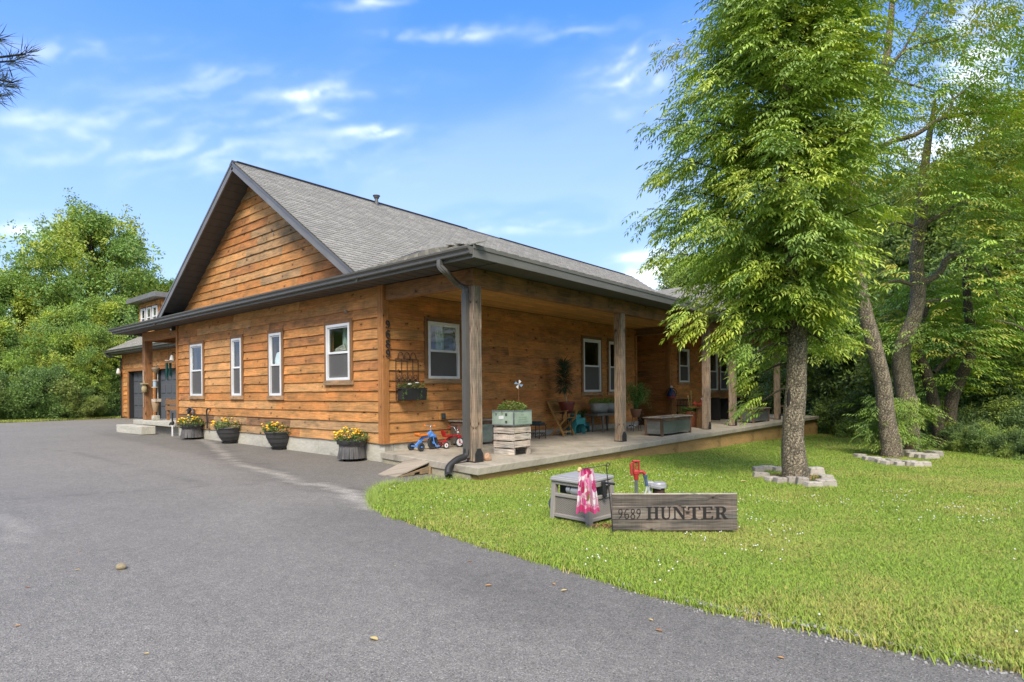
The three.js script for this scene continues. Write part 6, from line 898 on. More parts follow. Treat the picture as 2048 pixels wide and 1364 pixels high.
// --- tree in the stone ring near the porch
{
  const b = onGround(1591, 968), r = rng(100), t = thing('leafy_shade_tree', 'leafy green tree with drooping leaves and lichen bark inside the stone ring near the sign', 'tree', [0, 0, 0]);
  const at = (side, y, dep = 0) => V(b.x, 0, b.z).addScaledVector(RGT, side).addScaledVector(FWD, dep).add(V(0, b.y + y, 0));
  obj('trunk', trunkGeo([at(0, -0.1), at(0.0, 0.08), at(-0.03, 0.5), at(-0.03, 1.0), at(0.03, 1.7), at(0.06, 2.5), at(0.0, 3.6), at(-0.1, 5), at(-0.15, 6.6), at(-0.1, 8)], [0.23, 0.165, 0.150, 0.145, 0.130, 0.12, 0.11, 0.09, 0.06, 0.03], 70, 22, 0.13, 3), M.bark, t);
  obj('bark_wound', put(sp(0.07, 0, 0, 0, 0.7, 3.6, 0.7), ...at(-0.105, 1.32, -0.055).toArray()), std({ color: C(0.02, 0.016, 0.013), roughness: 1 }), t);
  // crown: extents to the two sides by height
  const prof = [[1.6, -0.4, 0.15], [2.2, -0.6, 0.3], [2.7, -0.9, 0.55], [3.2, -1.45, 0.75], [4.0, -2.1, 0.95], [4.8, -2.05, 1.15], [5.9, -2.0, 1.25], [7.0, -1.75, 1.2], [8.0, -1.2, 0.85], [8.9, -0.6, 0.4]];
  const ext = (y) => { let i = 1; while (i < prof.length - 1 && prof[i][0] < y) i++; const [a, l0, r0] = prof[i - 1], [c, l1, r1] = prof[i], k = clamp((y - a) / (c - a)); return [mixN(l0, l1, k), mixN(r0, r1, k)]; };
  const cl = [], limbs = [];
  for (let k = 0; k < 190; k++) {      // leafy boughs: rising from the stem, leaves along the outer part
    const y = 2.75 + 6.2 * Math.pow((k + r()) / 190, 0.95), [l, rr] = ext(y), c = (l + rr) / 2, w = (rr - l) / 2, a = k * 2.39996 + r() * 0.7, reach = (0.72 + 0.42 * r()) * (k % 7 === 0 ? 1.12 : 1), rise = 0.15 + 0.5 * r();
    const from = at(c * 0.15, y - rise - 0.15), tip = at(c + Math.cos(a) * w * reach, y, Math.sin(a) * w * reach * 0.95), n = 3 + Math.floor(w * 3.0);
    for (let q = 0; q < n; q++) { const f = 0.24 + 0.76 * (q + r() * 0.6) / (n - 0.4), p = from.clone().lerp(tip, Math.min(1, f)); p.y += 0.18 * Math.sin(f * 3.0) - 0.10 * f * f; p.add(V((r() - 0.5) * 0.22, (r() - 0.5) * 0.2, (r() - 0.5) * 0.22)); cl.push([p, from]); }
    if (k % 2 === 0) limbs.push(limbTube(from, tip, 0.022, 0.005, 0.12, r));
  }
  for (const [px, py, d] of [[1372, 640, -0.2], [1395, 655, 0], [1455, 690, -0.2], [1490, 700, 0.3], [1500, 760, 0.4], [1505, 815, 0.3], [1470, 640, -0.4], [1650, 700, 0.1], [1640, 640, 0.2], [1665, 690, -0.2], [1560, 690, 0.3], [1540, 720, 0.5], [1480, 680, 0], [1495, 720, -0.3]]) { const p = atDepth(px, py, depthOf(b) + d); cl.push([p, at(0, p.y + 0.3)], [p.clone().add(V(0.08, 0.1, 0.05)), at(0, p.y + 0.3)]); limbs.push(limbTube(at(0, Math.max(1.6, p.y - b.y + 0.25)), p, 0.022, 0.005, 0.12, r)); }
  obj('limbs', limbs, M.barkDark, t);
  const pal = [C(0.34, 0.475, 0.045), C(0.27, 0.41, 0.042), C(0.45, 0.56, 0.05), C(0.22, 0.345, 0.045), C(0.52, 0.60, 0.055)];
  const [ms, cs] = spraysAt(r, cl, 11, 0.21, pal, 0.86, 2.4); t.add(copies('crown', spray, leafWhite, ms, cs));
}
// --- slender leaning trees behind it: trunks given by points, crowns of thinner sprays
function openTree(name, label, base, trunk, radii, limbList, clusters, pal, per, cr, sc, bark) {
  const t = thing(name, label, 'tree', [0, 0, 0]), r = rng(Math.round(base.x * 1000) & 0xffff);
  trunk.forEach((pts, i) => obj('trunk', trunkGeo(pts, radii[i], 50, 16, 0.12, i + 5), bark, t));
  obj('limbs', limbList.map((p, i) => trunkGeo(p[0], p[1], 18, 7, 0.08, i)), bark, t);
  const [ms, cs] = spraysAt(r, clusters, per, cr, pal, sc, 3.0); t.add(copies('crown', sprayWide, leafWhite, ms, cs)); return t;
}
const palY = [C(0.356, 0.472, 0.039), C(0.293, 0.440, 0.042), C(0.419, 0.492, 0.042), C(0.231, 0.388, 0.046), C(0.491, 0.472, 0.042)], palG = [C(0.310, 0.485, 0.055), C(0.400, 0.559, 0.055), C(0.237, 0.398, 0.055), C(0.510, 0.604, 0.055)];
{
  const b2 = onGround(1783, 917), d2 = depthOf(b2), q = (px, py, d = d2) => atDepth(px, py, d), r = rng(200);
  const cl = [], mk = (n, x0, x1, y0, y1, da, db, thr, core) => { for (let k = 0; k < n; k++) { const px = mixN(x0, x1, r()), py = mixN(y0, y1, r()), d = mixN(da, db, r()), p = atDepth(px, py, d); if (fbm(p.x * 0.75 + 3, p.y * 0.75 + p.z * 0.6, 3) < thr) continue; cl.push([p, core]); } };
  const core2 = q(1760, 330);
  mk(330, 1690, 2120, -160, 240, d2 - 1.8, d2 + 2.2, 0.475, core2); mk(240, 1700, 2110, 180, 420, d2 - 1.2, d2 + 2.0, 0.47, core2); mk(40, 1640, 1790, 560, 840, d2 - 0.6, d2 + 1.0, 0.42, core2); mk(60, 1330, 1420, -150, 120, d2, d2 + 2, 0.52, core2);
  openTree('leaning_tree', 'slim tree with lichen bark leaning toward the porch, inside the middle stone ring', b2, [[b2.clone().add(V(0, -0.2, 0)), q(1783, 900), q(1772, 830), q(1766, 770), q(1748, 690), q(1732, 630), q(1716, 545), q(1705, 430), q(1715, 330), q(1745, 230), q(1775, 100), q(1790, -80)]], [[0.27, 0.20, 0.175, 0.165, 0.15, 0.14, 0.13, 0.13, 0.11, 0.09, 0.07, 0.03]],
    [[[q(1712, 360), q(1772, 288), q(1830, 270), q(1885, 236), q(1960, 226), q(2060, 228)], [0.085, 0.075, 0.06, 0.05, 0.04, 0.02]], [[q(1885, 238), q(1905, 205), q(1902, 180)], [0.035, 0.03, 0.02]], [[q(1768, 158), q(1800, 110), q(1840, 90), q(1900, 72)], [0.055, 0.045, 0.03, 0.015]], [[q(1800, 112), q(1830, 60), q(1858, 20)], [0.03, 0.025, 0.015]], [[q(1772, 155), q(1840, 175), q(1880, 190)], [0.035, 0.025, 0.015]], [[q(1700, 260), q(1730, 320), q(1770, 326), q(1825, 285)], [0.03, 0.025, 0.02, 0.012]], [[q(1905, 200), q(1950, 165), q(1975, 148)], [0.03, 0.02, 0.012]]], cl, palY, 9, 0.36, 1.0, M.bark);
}
{
  const b3 = onGround(1822, 905), d3 = depthOf(b3), q = (px, py, d = d3) => atDepth(px, py, d), r = rng(300), cl = [], core = q(1850, 480);
  for (let k = 0; k < 560; k++) { const px = mixN(1660, 2140, r()), py = mixN(330, 700, Math.pow(r(), 0.8)), d = mixN(d3 - 2.6, d3 + 1.5, r()), p = atDepth(px, py, d); if (fbm(p.x * 0.7 + 13, p.y * 0.9 + p.z * 0.6, 3) < 0.44 + (py > 560 ? 0.05 : 0)) continue; cl.push([p, core]); }
  openTree('forked_tree', 'bent tree with a burl low on its trunk, standing behind the leaning tree', b3, [[b3.clone().add(V(0, -0.2, 0)), q(1818, 860), q(1812, 800), q(1803, 730), q(1806, 690), q(1826, 640), q(1836, 590), q(1832, 520), q(1842, 440), q(1850, 330), q(1870, 200)]], [[0.30, 0.24, 0.23, 0.20, 0.19, 0.175, 0.155, 0.15, 0.12, 0.08, 0.04]],
    [[[q(1830, 575), q(1880, 545), q(1898, 512), q(1960, 520), q(2050, 500)], [0.11, 0.09, 0.07, 0.045, 0.02]], [[q(1832, 572), q(1790, 562), q(1748, 580)], [0.06, 0.045, 0.03]], [[q(1835, 612), q(1870, 600), q(1900, 602)], [0.05, 0.04, 0.03]], [[q(1840, 460), q(1800, 445), q(1770, 455)], [0.06, 0.05, 0.02]], [[q(1842, 450), q(1890, 425), q(1930, 395)], [0.07, 0.055, 0.03]], [[q(1960, 520), q(1985, 560), q(2000, 600), q(2030, 640)], [0.03, 0.025, 0.018, 0.012]], [[q(1940, 400), q(2000, 430), q(2060, 445)], [0.03, 0.02, 0.015]], [[q(1985, 640), q(2030, 650), q(2060, 668)], [0.03, 0.035, 0.04]]], cl, palY.concat(palG.slice(0, 2)), 9, 0.40, 1.05, M.bark);
  const burl = obj('burl', [sp(0.3, ...q(1815, 805, d3 - 0.05).toArray(), 0.85, 1.15, 0.8)], M.bark, scene.children[scene.children.length - 1]);
}
{
  const b4 = onGround(1888, 900), d4 = depthOf(b4), q = (px, py, d = d4) => atDepth(px, py, d), r = rng(400), cl = [], core = q(1890, 620);
  for (let k = 0; k < 300; k++) { const px = mixN(1780, 2120, r()), py = mixN(540, 790, r()), d = mixN(d4 - 0.5, d4 + 3, r()), p = atDepth(px, py, d); if (fbm(p.x * 0.8 + 23, p.y * 0.9 + p.z * 0.6, 3) < 0.46) continue; cl.push([p, core]); }
  openTree('twin_stem_tree', 'tree with two thin diverging stems at the edge of the dark woods', b4, [[b4.clone().add(V(0, -0.2, 0)), q(1880, 870), q(1868, 810), q(1852, 745), q(1832, 690), q(1860, 600)], [b4.clone().add(V(0.05, -0.2, 0)), q(1897, 870), q(1904, 800), q(1920, 760), q(1942, 700), q(1935, 600), q(1925, 500)]], [[0.2, 0.16, 0.15, 0.13, 0.10, 0.05], [0.22, 0.17, 0.16, 0.14, 0.12, 0.09, 0.05]], [[[q(1868, 745), q(1900, 715), q(1935, 690)], [0.06, 0.05, 0.03]]], cl, palG, 9, 0.4, 1.05, M.barkDark);
}
{ // sapling in the far ring
  const b = onGround(1808, 912), r = rng(45), t = thing('young_sapling', 'bushy light green sapling growing in the far stone ring behind the leaning tree', 'sapling', [0, 0, 0]), S = depthOf(b), cl = [];
  obj('trunk', trunkGeo([b.clone().add(V(0, -0.1, 0)), b.clone().add(V(0.05, 0.7, 0)), b.clone().add(V(0, 1.5, 0))], [0.03, 0.022, 0.008], 12, 7), M.barkDark, t);
  for (let k = 0; k < 90; k++) { const px = 1795 + (r() - 0.5) * 150 * (0.5 + r() * 0.5), py = mixN(800, 890, r()); cl.push([atDepth(px, py, S + (r() - 0.5) * 1.1), b.clone().add(V(0, 0.9, 0))]); }
  const [ms, cs] = spraysAt(r, cl, 8, 0.2, [C(0.243, 0.360, 0.034), C(0.194, 0.315, 0.030), C(0.292, 0.390, 0.041)], 0.8, 2.6); t.add(copies('crown', spray, leafWhite, ms, cs));
  solo('tree_box', 'dark wooden planter box among the stones of the far ring', 'box', [bx(0.5, 0.28, 0.5, 0, 0.14, 0, 0, 0, 0, 0.01)], M.frameWood, b.clone().add(V(-0.1, -0.02, -0.35)), 0.3);
}
// --- woods: a few kinds of broadleaf tree, built once and repeated
function broadleaf(name, label, group, seed, H, R, low, nLobes, per, pal, geo, sc) {
  const t = thing(name, label, 'tree', [0, 0, 0], 0, group), r = rng(seed);
  obj('trunk', trunkGeo([V(0, -0.6, 0), V(0.02, H * 0.1, 0), V(0.1 * (r() - 0.5), H * 0.35, 0.1), V(0.3 * (r() - 0.5), H * 0.65, 0), V(0, H * 0.9, 0)], [0.26, 0.2, 0.16, 0.1, 0.03], 18, 9, 0.1, seed), M.barkDark, t);
  const lobes = [], limbs = [];
  for (let k = 0; k < nLobes; k++) { const f = (k + 0.5) / nLobes, y = mixN(low, 1, f) * H, shape = Math.sin(Math.PI * clamp(0.12 + 0.8 * Math.pow(f, 0.85))), a = k * 2.4 + r(), q = R * shape * (0.30 + 0.78 * r()); const c = V(Math.cos(a) * q, y, Math.sin(a) * q); lobes.push([c, R * (nLobes > 42 ? 0.15 + 0.18 * r() : 0.24 + 0.22 * r()) * (0.7 + 0.45 * shape)]); limbs.push(limbTube(V(0, Math.max(H * 0.12, y - R * 0.45), 0), c, 0.06, 0.015, 0.1, r)); }
  obj('limbs', limbs, M.barkDark, t);
  const ms = [], cs = [], qq = new THREE.Quaternion(), e = new THREE.Euler();
  for (const [c, lr] of lobes) { const base = pal[Math.floor(r() * pal.length)]; for (let k = 0; k < per; k++) { const d = rdir(r, 0.25), rad = lr * (0.5 + 0.5 * Math.sqrt(r())) * (r() < 0.16 ? 1.2 + 0.5 * r() : 1), p = c.clone().addScaledVector(d, rad); p.y -= lr * 0.1; e.set(r() * 6, r() * 6, r() * 6); const s = sc * (0.65 + 0.7 * r()), v = 0.72 + 0.56 * r(); ms.push(new THREE.Matrix4().compose(p, qq.setFromEuler(e).clone(), V(s, s * 0.85, s))); cs.push(C(base.r * v, base.g * v, base.b * v)); } }
  t.add(copies('crown', geo, leafWhite, ms, cs)); return t;
}
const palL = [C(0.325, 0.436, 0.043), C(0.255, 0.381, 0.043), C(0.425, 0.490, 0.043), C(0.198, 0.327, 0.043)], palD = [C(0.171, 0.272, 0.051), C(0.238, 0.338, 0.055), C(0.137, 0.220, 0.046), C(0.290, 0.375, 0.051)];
const spot = (px, d, py = 840) => { const p = atDepth(px, py, d); p.y = groundY(p.x, p.z) - 0.1; return p; };
{ // left of the garage
  const gl = 'trees behind the garage', A = broadleaf('maple_tree', 'tall broad light green maple rising above the trees beside the garage', gl, 71, 12.0, 4.9, 0.25, 78, 34, palL, clump, 1.0); A.position.copy(spot(190, 37));
  const B = broadleaf('wood_tree', 'medium green leafy tree in the row left of the garage', gl, 72, 9.0, 3.6, 0.1, 48, 38, palL, clump, 0.95); B.position.copy(spot(40, 33));
  const lb = 'medium green leafy tree in the row left of the garage';
  for (const [px, d, s, a] of [[-60, 32, 0.74, 1], [130, 30.5, 0.62, 2], [225, 33.5, 0.72, 3], [300, 41, 1.0, 4], [-130, 36, 0.8, 5], [100, 40, 0.95, 2.5], [355, 42, 0.98, 0.6], [-10, 29, 0.55, 3.6], [180, 30, 0.5, 5.2], [262, 38, 0.8, 1.5], [-200, 30, 0.75, 2]]) dup(B, spot(px, d), a, lb, s);
  B.scale.setScalar(0.82);
  const bush = broadleaf('wild_bush', 'pale yellow green wild bush at the edge of the asphalt', 'bushes along the asphalt', 75, 2.3, 1.35, 0.1, 16, 46, [C(0.20, 0.31, 0.05), C(0.15, 0.26, 0.04), C(0.27, 0.34, 0.06)], clumpFine, 0.8); bush.position.copy(spot(95, 27.6)); bush.userData.category = 'bush';
  for (const [px, d, s, a] of [[196, 29.5, 0.7, 2], [30, 27, 0.7, 1], [150, 28, 0.6, 4], [-30, 26.5, 0.9, 3], [-90, 26, 0.9, 5], [222, 36, 0.8, 0.5]]) dup(bush, spot(px, d), a, 'pale yellow green wild bush at the edge of the asphalt', s);
}
{ // woods on the right and past the porch
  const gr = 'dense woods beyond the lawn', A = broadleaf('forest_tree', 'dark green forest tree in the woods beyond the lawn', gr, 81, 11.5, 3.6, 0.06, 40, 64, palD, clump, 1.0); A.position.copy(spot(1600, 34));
  const lb = 'dark green forest tree in the woods beyond the lawn';
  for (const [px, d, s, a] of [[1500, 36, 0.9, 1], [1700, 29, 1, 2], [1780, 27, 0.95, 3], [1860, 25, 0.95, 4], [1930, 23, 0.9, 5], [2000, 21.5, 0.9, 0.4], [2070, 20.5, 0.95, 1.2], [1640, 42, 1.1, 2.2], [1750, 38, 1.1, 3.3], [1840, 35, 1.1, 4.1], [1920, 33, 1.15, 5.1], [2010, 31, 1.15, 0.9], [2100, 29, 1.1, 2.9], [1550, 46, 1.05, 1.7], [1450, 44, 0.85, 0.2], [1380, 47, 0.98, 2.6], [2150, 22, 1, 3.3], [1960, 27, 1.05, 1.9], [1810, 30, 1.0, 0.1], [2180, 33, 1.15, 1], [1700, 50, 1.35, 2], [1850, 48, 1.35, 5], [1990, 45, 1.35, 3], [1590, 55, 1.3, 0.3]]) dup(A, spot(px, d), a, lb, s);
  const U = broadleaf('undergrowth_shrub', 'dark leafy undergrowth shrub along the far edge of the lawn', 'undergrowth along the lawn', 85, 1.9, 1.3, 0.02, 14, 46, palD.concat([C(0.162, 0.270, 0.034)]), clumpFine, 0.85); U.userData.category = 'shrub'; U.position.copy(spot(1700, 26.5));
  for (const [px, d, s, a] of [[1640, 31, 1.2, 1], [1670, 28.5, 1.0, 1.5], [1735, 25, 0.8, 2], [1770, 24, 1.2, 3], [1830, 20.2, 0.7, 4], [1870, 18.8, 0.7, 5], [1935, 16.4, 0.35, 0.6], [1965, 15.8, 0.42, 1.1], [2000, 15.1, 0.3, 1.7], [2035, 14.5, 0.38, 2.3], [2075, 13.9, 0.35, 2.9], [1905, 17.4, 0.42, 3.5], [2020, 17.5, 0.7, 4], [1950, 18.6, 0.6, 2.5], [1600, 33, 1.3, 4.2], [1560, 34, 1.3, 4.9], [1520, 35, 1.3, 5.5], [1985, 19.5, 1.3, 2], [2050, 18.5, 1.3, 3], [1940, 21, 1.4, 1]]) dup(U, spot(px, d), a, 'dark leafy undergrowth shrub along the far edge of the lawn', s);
}
{ // trees across the drive behind the camera, mirrored in the window panes
  const A = broadleaf('roadside_tree', 'leafy tree standing across the drive and mirrored in the window panes', 'trees across the drive', 91, 10.5, 4.2, 0.08, 36, 50, palL, clump, 1.2); A.position.set(-15, 0, 34);
  for (const [x, z, s, a] of [[-26, 32, 1, 1], [-4, 36, 1.1, 2], [7, 38, 1, 3], [18, 36, 1.05, 4], [29, 33, 1, 5], [42, 20, 1.1, 1], [46, 6, 1, 2], [46, -8, 1.1, 3], [44, -22, 1, 4], [-36, 26, 1, 0.5]]) dup(A, V(x, -0.1, z), a, null, s);
}
{ // pine whose branch tip hangs into view
  const base = V(3.2, -0.1, 11.4), t = thing('pine_tree', 'pine tree whose dark needle tufts reach in from the side of the drive', 'tree', [0, 0, 0]), r = rng(515);
  obj('trunk', trunkGeo([base.clone().add(V(0, -0.2, 0)), base.clone().add(V(0.05, 3, 0)), base.clone().add(V(0, 7, 0)), base.clone().add(V(0, 10, 0))], [0.22, 0.18, 0.11, 0.03], 24, 10), M.barkDark, t);
  const tips = [], limbs = [], L = [];
  const d0 = 3.7; for (const [px, py, d] of [[28, 122, d0], [50, 108, d0 - 0.02], [-10, 145, d0 + 0.1], [25, 165, d0 + 0.05], [2, 172, d0], [-12, 78, d0], [-8, 195, d0 + 0.1]]) tips.push(atDepth(px, py, d));
  const elbow = atDepth(-140, 150, d0 + 0.5); limbs.push(trunkGeo([base.clone().add(V(0, 3.2, 0)), base.clone().lerp(elbow, 0.5).setY(3.7), elbow], [0.05, 0.035, 0.02], 16, 7)); for (const p of tips) limbs.push(trunkGeo([elbow, elbow.clone().lerp(p, 0.6).add(V(0, 0.02, 0)), p], [0.012, 0.009, 0.006], 8, 6));
  for (let k = 0; k < 60; k++) { const y = 2.8 + 7 * r(), a = r() * 6.283, R = (10.2 - y) * 0.28 * (0.5 + 0.5 * r()); const p = base.clone().add(V(Math.cos(a) * R, y + 0.2, Math.sin(a) * R)); if (p.z < 9.6) continue; tips.push(p); limbs.push(trunkGeo([base.clone().add(V(0, y, 0)), base.clone().lerp(p, 0.5).setY(base.y + y + 0.15), p], [0.03, 0.02, 0.008], 6, 5)); }
  obj('limbs', limbs, M.barkDark, t);
  tips.forEach((p, i) => { const ax = i < 7 ? RGT.clone().multiplyScalar(0.9).add(V(0, 0.25 - 0.5 * (i % 3 === 0 ? 0 : (i > 2 ? 1 : 0)), 0)).normalize() : p.clone().sub(base).setY(0.3).normalize(); for (let k = 0; k < (i < 7 ? 46 : 60); k++) { const b = p.clone().addScaledVector(ax, -0.07 + 0.09 * r()); L.push([b, ax.clone().add(rdir(r).multiplyScalar(0.95)).normalize(), rdir(r), 0.115 * (0.75 + 0.5 * r()), 0.0048]); } });
  obj('needles', leafGeo(L), std({ color: C(0.035, 0.05, 0.022), roughness: 0.7, side: THREE.DoubleSide }), t).userData.kind = 'stuff';
}
// ---------------------------------------------------------------- stone rings
{
  const r = rng(600), mats = [C(0.60, 0.55, 0.48), C(0.50, 0.45, 0.40), C(0.68, 0.62, 0.55)].map((c) => std({ color: c, map: T.concrete, bumpMap: T.concrete, bumpScale: 0.006, roughness: 0.95 }));
  const geos = [0, 1, 2, 3].map((k) => { const g = new RoundedBoxGeometry(1, 1, 1, 3, 0.14), p = g.attributes.position; for (let i = 0; i < p.count; i++) { const x = p.getX(i), y = p.getY(i), z = p.getZ(i), n = 1 + 0.16 * (vnoise(x * 3 + k * 9 + 5, y * 3 + z * 2.4 + 7) - 0.5); p.setXYZ(i, x * n * (1 - 0.15 * y), y * n, z * n); } g.computeVertexNormals(); return g; });
  const ring = (list, label, group) => list.forEach(([px, py, w, h, d]) => { const p = onGround(px, py, 0.02); const k = Math.floor(r() * 4), m = obj(numbered('edging_stone'), geos[k], mats[Math.floor(r() * 3)]); h *= 0.72; m.scale.set(w * (0.9 + 0.2 * r()), h, d); m.position.set(p.x, lawnY(p.x, p.z) + h * 0.55, p.z); m.rotation.y = YAW + (r() - 0.5) * 0.5 + (list.cx ? -Math.atan2(px - list.cx, 1) * 0 : 0); m.rotation.z = (r() - 0.5) * 0.12; scene.add(m); tag(m, label, 'stone', group); });
  const w = 0.25, h = 0.13, d = 0.15;
  ring([[1517, 945, .2, .13, .2], [1523, 957, .26, h, d], [1545, 965, .2, .12, d], [1564, 968, .24, h, d], [1585, 969, .17, .16, d], [1605, 972, .17, .18, d], [1626, 976, .24, .12, d], [1651, 975, .26, .16, .2], [1653, 962, .22, .12, d], [1632, 952, .24, .2, .16], [1537, 943, .3, .14, d], [1556, 944, .18, .12, d]], 'pale grey rough stone in the ring around the tree near the sign', 'stones of the near tree ring');
  ring([[1720, 917, .25, .14, .2], [1737, 922, .25, .14, .18], [1750, 925, .2, .16, .2], [1762, 928, .22, .15, .18], [1774, 931, .2, .14, .18], [1788, 931, .3, .18, .2], [1804, 933, .25, .13, .2], [1819, 934, .24, .18, .2], [1833, 935, .24, .16, .2], [1846, 935, .24, .16, .2]], 'rough stone in the arc in front of the leaning tree', 'stones of the middle tree ring');
  ring([[1803, 912, .3, .18, .22], [1817, 913, .3, .22, .22], [1832, 916, .4, .18, .25], [1846, 918, .3, .15, .25], [1858, 919, .36, .18, .25], [1866, 914, .25, .2, .4]], 'rough stone of the far ring around the sapling', 'stones of the far tree ring');
  // litter inside the near ring
  const b = onGround(1591, 960); const ms = [], cs = [], q = new THREE.Quaternion(), g = leafGeo([[V(-0.5, 0, 0), V(1, 0, 0), V(0, 1, 0), 1, 0.4]]); for (let k = 0; k < 420; k++) { const a = r() * 6.28, R = 0.62 * Math.sqrt(r()), x = b.x + RGT.x * Math.cos(a) * R * 0.95 + FWD.x * Math.sin(a) * R * 0.7, z = b.z + RGT.z * Math.cos(a) * R * 0.95 + FWD.z * Math.sin(a) * R * 0.7, s = 0.03 + 0.04 * r(); ms.push(new THREE.Matrix4().compose(V(x, lawnY(x, z) + 0.012 + 0.03 * r(), z), q.setFromEuler(new THREE.Euler((r() - 0.5) * 0.8, r() * 6, (r() - 0.5) * 0.8)).clone(), V(s, s, s))); const v = 0.7 + 0.6 * r(); cs.push(C(0.30 * v, 0.17 * v, 0.07 * v)); }
  for (let k = 0; k < 500; k++) { const s0 = r() * (mulchTone.length - 1.001), i = Math.floor(s0), f = s0 - i, x = mixN(mulchTone[i][0], mulchTone[i + 1][0], f) + (r() - 0.5) * 0.2, z = mixN(mulchTone[i][1], mulchTone[i + 1][1], f) + (r() - 0.5) * 0.2, s = 0.025 + 0.05 * r(); ms.push(new THREE.Matrix4().compose(V(x, lawnY(x, z) + 0.012 + 0.02 * r(), z), q.setFromEuler(new THREE.Euler((r() - 0.5) * 0.8, r() * 6, (r() - 0.5) * 0.8)).clone(), V(s, s, s * 0.6))); const v = 0.7 + 0.6 * r(); cs.push(C(0.40 * v, 0.22 * v, 0.10 * v)); }
  const o = copies('leaf_litter', g, std({ color: C(1, 1, 1), roughness: 1, side: THREE.DoubleSide }), ms, cs); tag(o, 'dry brown leaf litter under the tree and the sign', 'leaf litter'); scene.add(o);
}
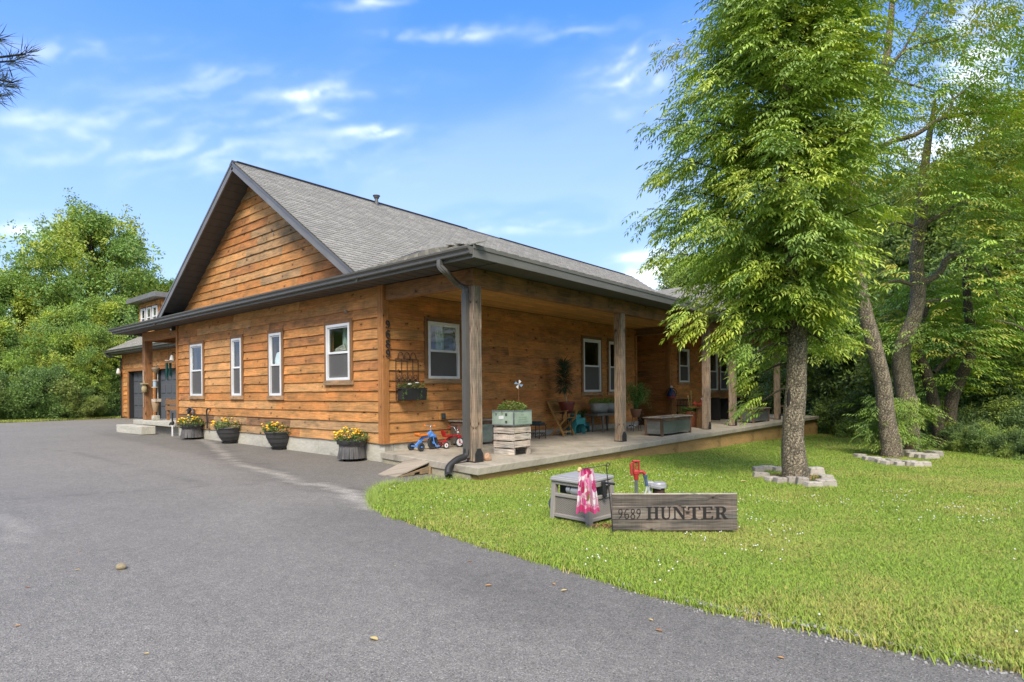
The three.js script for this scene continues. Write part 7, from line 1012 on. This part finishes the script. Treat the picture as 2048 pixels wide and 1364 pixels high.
// ---------------------------------------------------------------- grass
{
  const r = rng(700), tuft = (n, h, spread) => { const pos = [], nor = []; for (let k = 0; k < n; k++) { const a = r() * 6.283, bx0 = (r() - 0.5) * spread, bz0 = (r() - 0.5) * spread, hh = h * (0.55 + 0.7 * r()), lean = (0.25 + 0.7 * r()) * hh, w = 0.0014 + 0.0010 * r(), dx = Math.cos(a), dz = Math.sin(a), mx = bx0 + dx * lean * 0.35, mz = bz0 + dz * lean * 0.35, tx = bx0 + dx * lean, tz = bz0 + dz * lean; const A = [bx0 - dz * w, 0, bz0 + dx * w], B = [bx0 + dz * w, 0, bz0 - dx * w], Cc = [mx - dz * w * 0.8, hh * 0.62, mz + dx * w * 0.8], D = [mx + dz * w * 0.8, hh * 0.62, mz - dx * w * 0.8], T2 = [tx, hh, tz]; for (const t of [[A, B, Cc], [B, D, Cc], [Cc, D, T2]]) for (const p of t) { pos.push(...p); nor.push(dx * 0.35, 0.9, dz * 0.35); } } const g = new THREE.BufferGeometry(); g.setAttribute('position', new THREE.Float32BufferAttribute(pos, 3)); g.computeVertexNormals(); return g; };
  const g1 = tuft(14, 0.034, 0.10), mat = phys({ color: C(1, 1, 1), roughness: 0.8, transmission: 0.3, thickness: 0, side: THREE.DoubleSide }), ms = [], cs = [], q = new THREE.Quaternion();
  const zone = (x, z) => { const rel = V(x - EYE.x, 0, z - EYE.z), d = rel.dot(FWD), s = rel.dot(RGT); return d > 1.5 && Math.abs(s) < d * 0.9 + 1.2 ? d : -1; };
  const sow = (x0, x1, z0, z1, dens, sc) => { for (let k = 0, n = (x1 - x0) * (z1 - z0) * dens; k < n; k++) { const x = mixN(x0, x1, r()), z = mixN(z0, z1, r()), d = zone(x, z); if (d < 0 || drive(x, z) > -0.005 || (x < 2.9 && z < 0.35)) continue; const keep = d < 6 ? 1 : d < 10 ? 0.55 : d < 16 ? 0.24 : 0.10; if (r() > keep) continue; const m = 1 - smooth(0.06, 0.22, polyDist(mulchTone, x, z)); if (r() < m * 0.85) continue; if (Math.hypot(x - TR.x, z - TR.z) < 0.5 && r() < 0.9) continue;
      const dr = dry(x, z), ed = -drive(x, z), s = sc * (0.7 + 0.6 * r()) * (d > 10 ? 1.25 : d > 6 ? 1.1 : 1) * (0.75 + 0.5 * fbm(x * 1.2, z * 1.2 + 30, 3)) * (ed < 0.12 ? 0.9 + 0.5 * r() : 1), v = 0.75 + 0.5 * r(), yel = r() < 0.12 + 0.65 * dr ? 0.4 + 0.6 * r() : 0.25 * dr; ms.push(new THREE.Matrix4().compose(V(x, lawnY(x, z) - 0.004, z), q.setFromEuler(new THREE.Euler(0, r() * 6.283, 0)).clone(), V(s * 1.1, s, s * 1.1))); cs.push(C(mixN(0.27, 0.50, yel) * v, mixN(0.385, 0.42, yel) * v, mixN(0.028, 0.11, yel) * v)); } };
  const TR = onGround(1591, 962);
  sow(1.0, 14, -1, 6.5, 2300, 1); sow(2.9, 14, -12, -1, 1500, 1); sow(2.9, 13, -23, -12, 800, 1.1);
  const o = copies('lawn_grass', g1, mat, ms, cs); tag(o, 'short bright green grass blades of the front lawn', 'grass'); scene.add(o);
  // taller wisps at the paving tip and the porch corner
  const m2 = [], c2 = []; const tall = tuft(6, 0.15, 0.08); for (let k = 0; k < 340; k++) { const i = Math.floor(r() * 7), f = r(), a = lawnEdge[i], b = lawnEdge[i + 1], x = mixN(a[0], b[0], f) + (r() - 0.3) * 0.12, z = mixN(a[1], b[1], f) + (r() - 0.2) * 0.12; m2.push(new THREE.Matrix4().compose(V(x, lawnY(x, z) - 0.01, z), q.setFromEuler(new THREE.Euler(0, r() * 6.28, 0)).clone(), V(1, 0.5 + 0.6 * r(), 1))); c2.push(C(0.32, 0.42, 0.06)); }
  const o2 = copies('edge_grass', tall, mat, m2, c2); tag(o2, 'taller wispy grass at the paving edge by the porch corner', 'grass'); scene.add(o2);
  // verge grass at far left
  const m3 = [], c3 = []; for (let k = 0; k < 9000; k++) { const x = mixN(-29, -22.6, r()), z = mixN(-3, 8, r()); if (drive(x, z) > 0) continue; const s = 2.2 + 1.6 * r(); m3.push(new THREE.Matrix4().compose(V(x, groundY(x, z), z), q.setFromEuler(new THREE.Euler(0, r() * 6.28, 0)).clone(), V(s, s, s))); const v = 0.8 + 0.4 * r(); c3.push(C(0.36 * v, 0.40 * v, 0.07 * v)); }
  const o3 = copies('verge_grass', g1, mat, m3, c3); tag(o3, 'yellowish grass strip between the asphalt and the trees', 'grass'); scene.add(o3);
  // clover heads
  const m4 = [], cg = sp(0.007, 0, 0.044, 0, 1, 0.85, 1, 6, 5); for (let k = 0; k < 26000; k++) { const x = mixN(2, 10.5, r()), z = mixN(-3, 5.5, r()), d = zone(x, z); if (d < 0 || drive(x, z) > -0.06) continue; if (fbm(x * 0.8 + 50, z * 0.8 + 4, 3) < 0.49 || fbm(x * 3 + 5, z * 3, 2) < 0.42) continue; if (r() > 0.08) continue; m4.push(new THREE.Matrix4().compose(V(x, lawnY(x, z) - 0.012 + 0.02 * r(), z), new THREE.Quaternion(), V(1, 1, 1))); }
  const o4 = copies('clover_blossoms', cg, std({ color: C(0.70, 0.70, 0.60), roughness: 0.8 }), m4); tag(o4, 'tiny white clover heads scattered in the grass', 'clover'); scene.add(o4);
}
renderer.render(scene, camera);
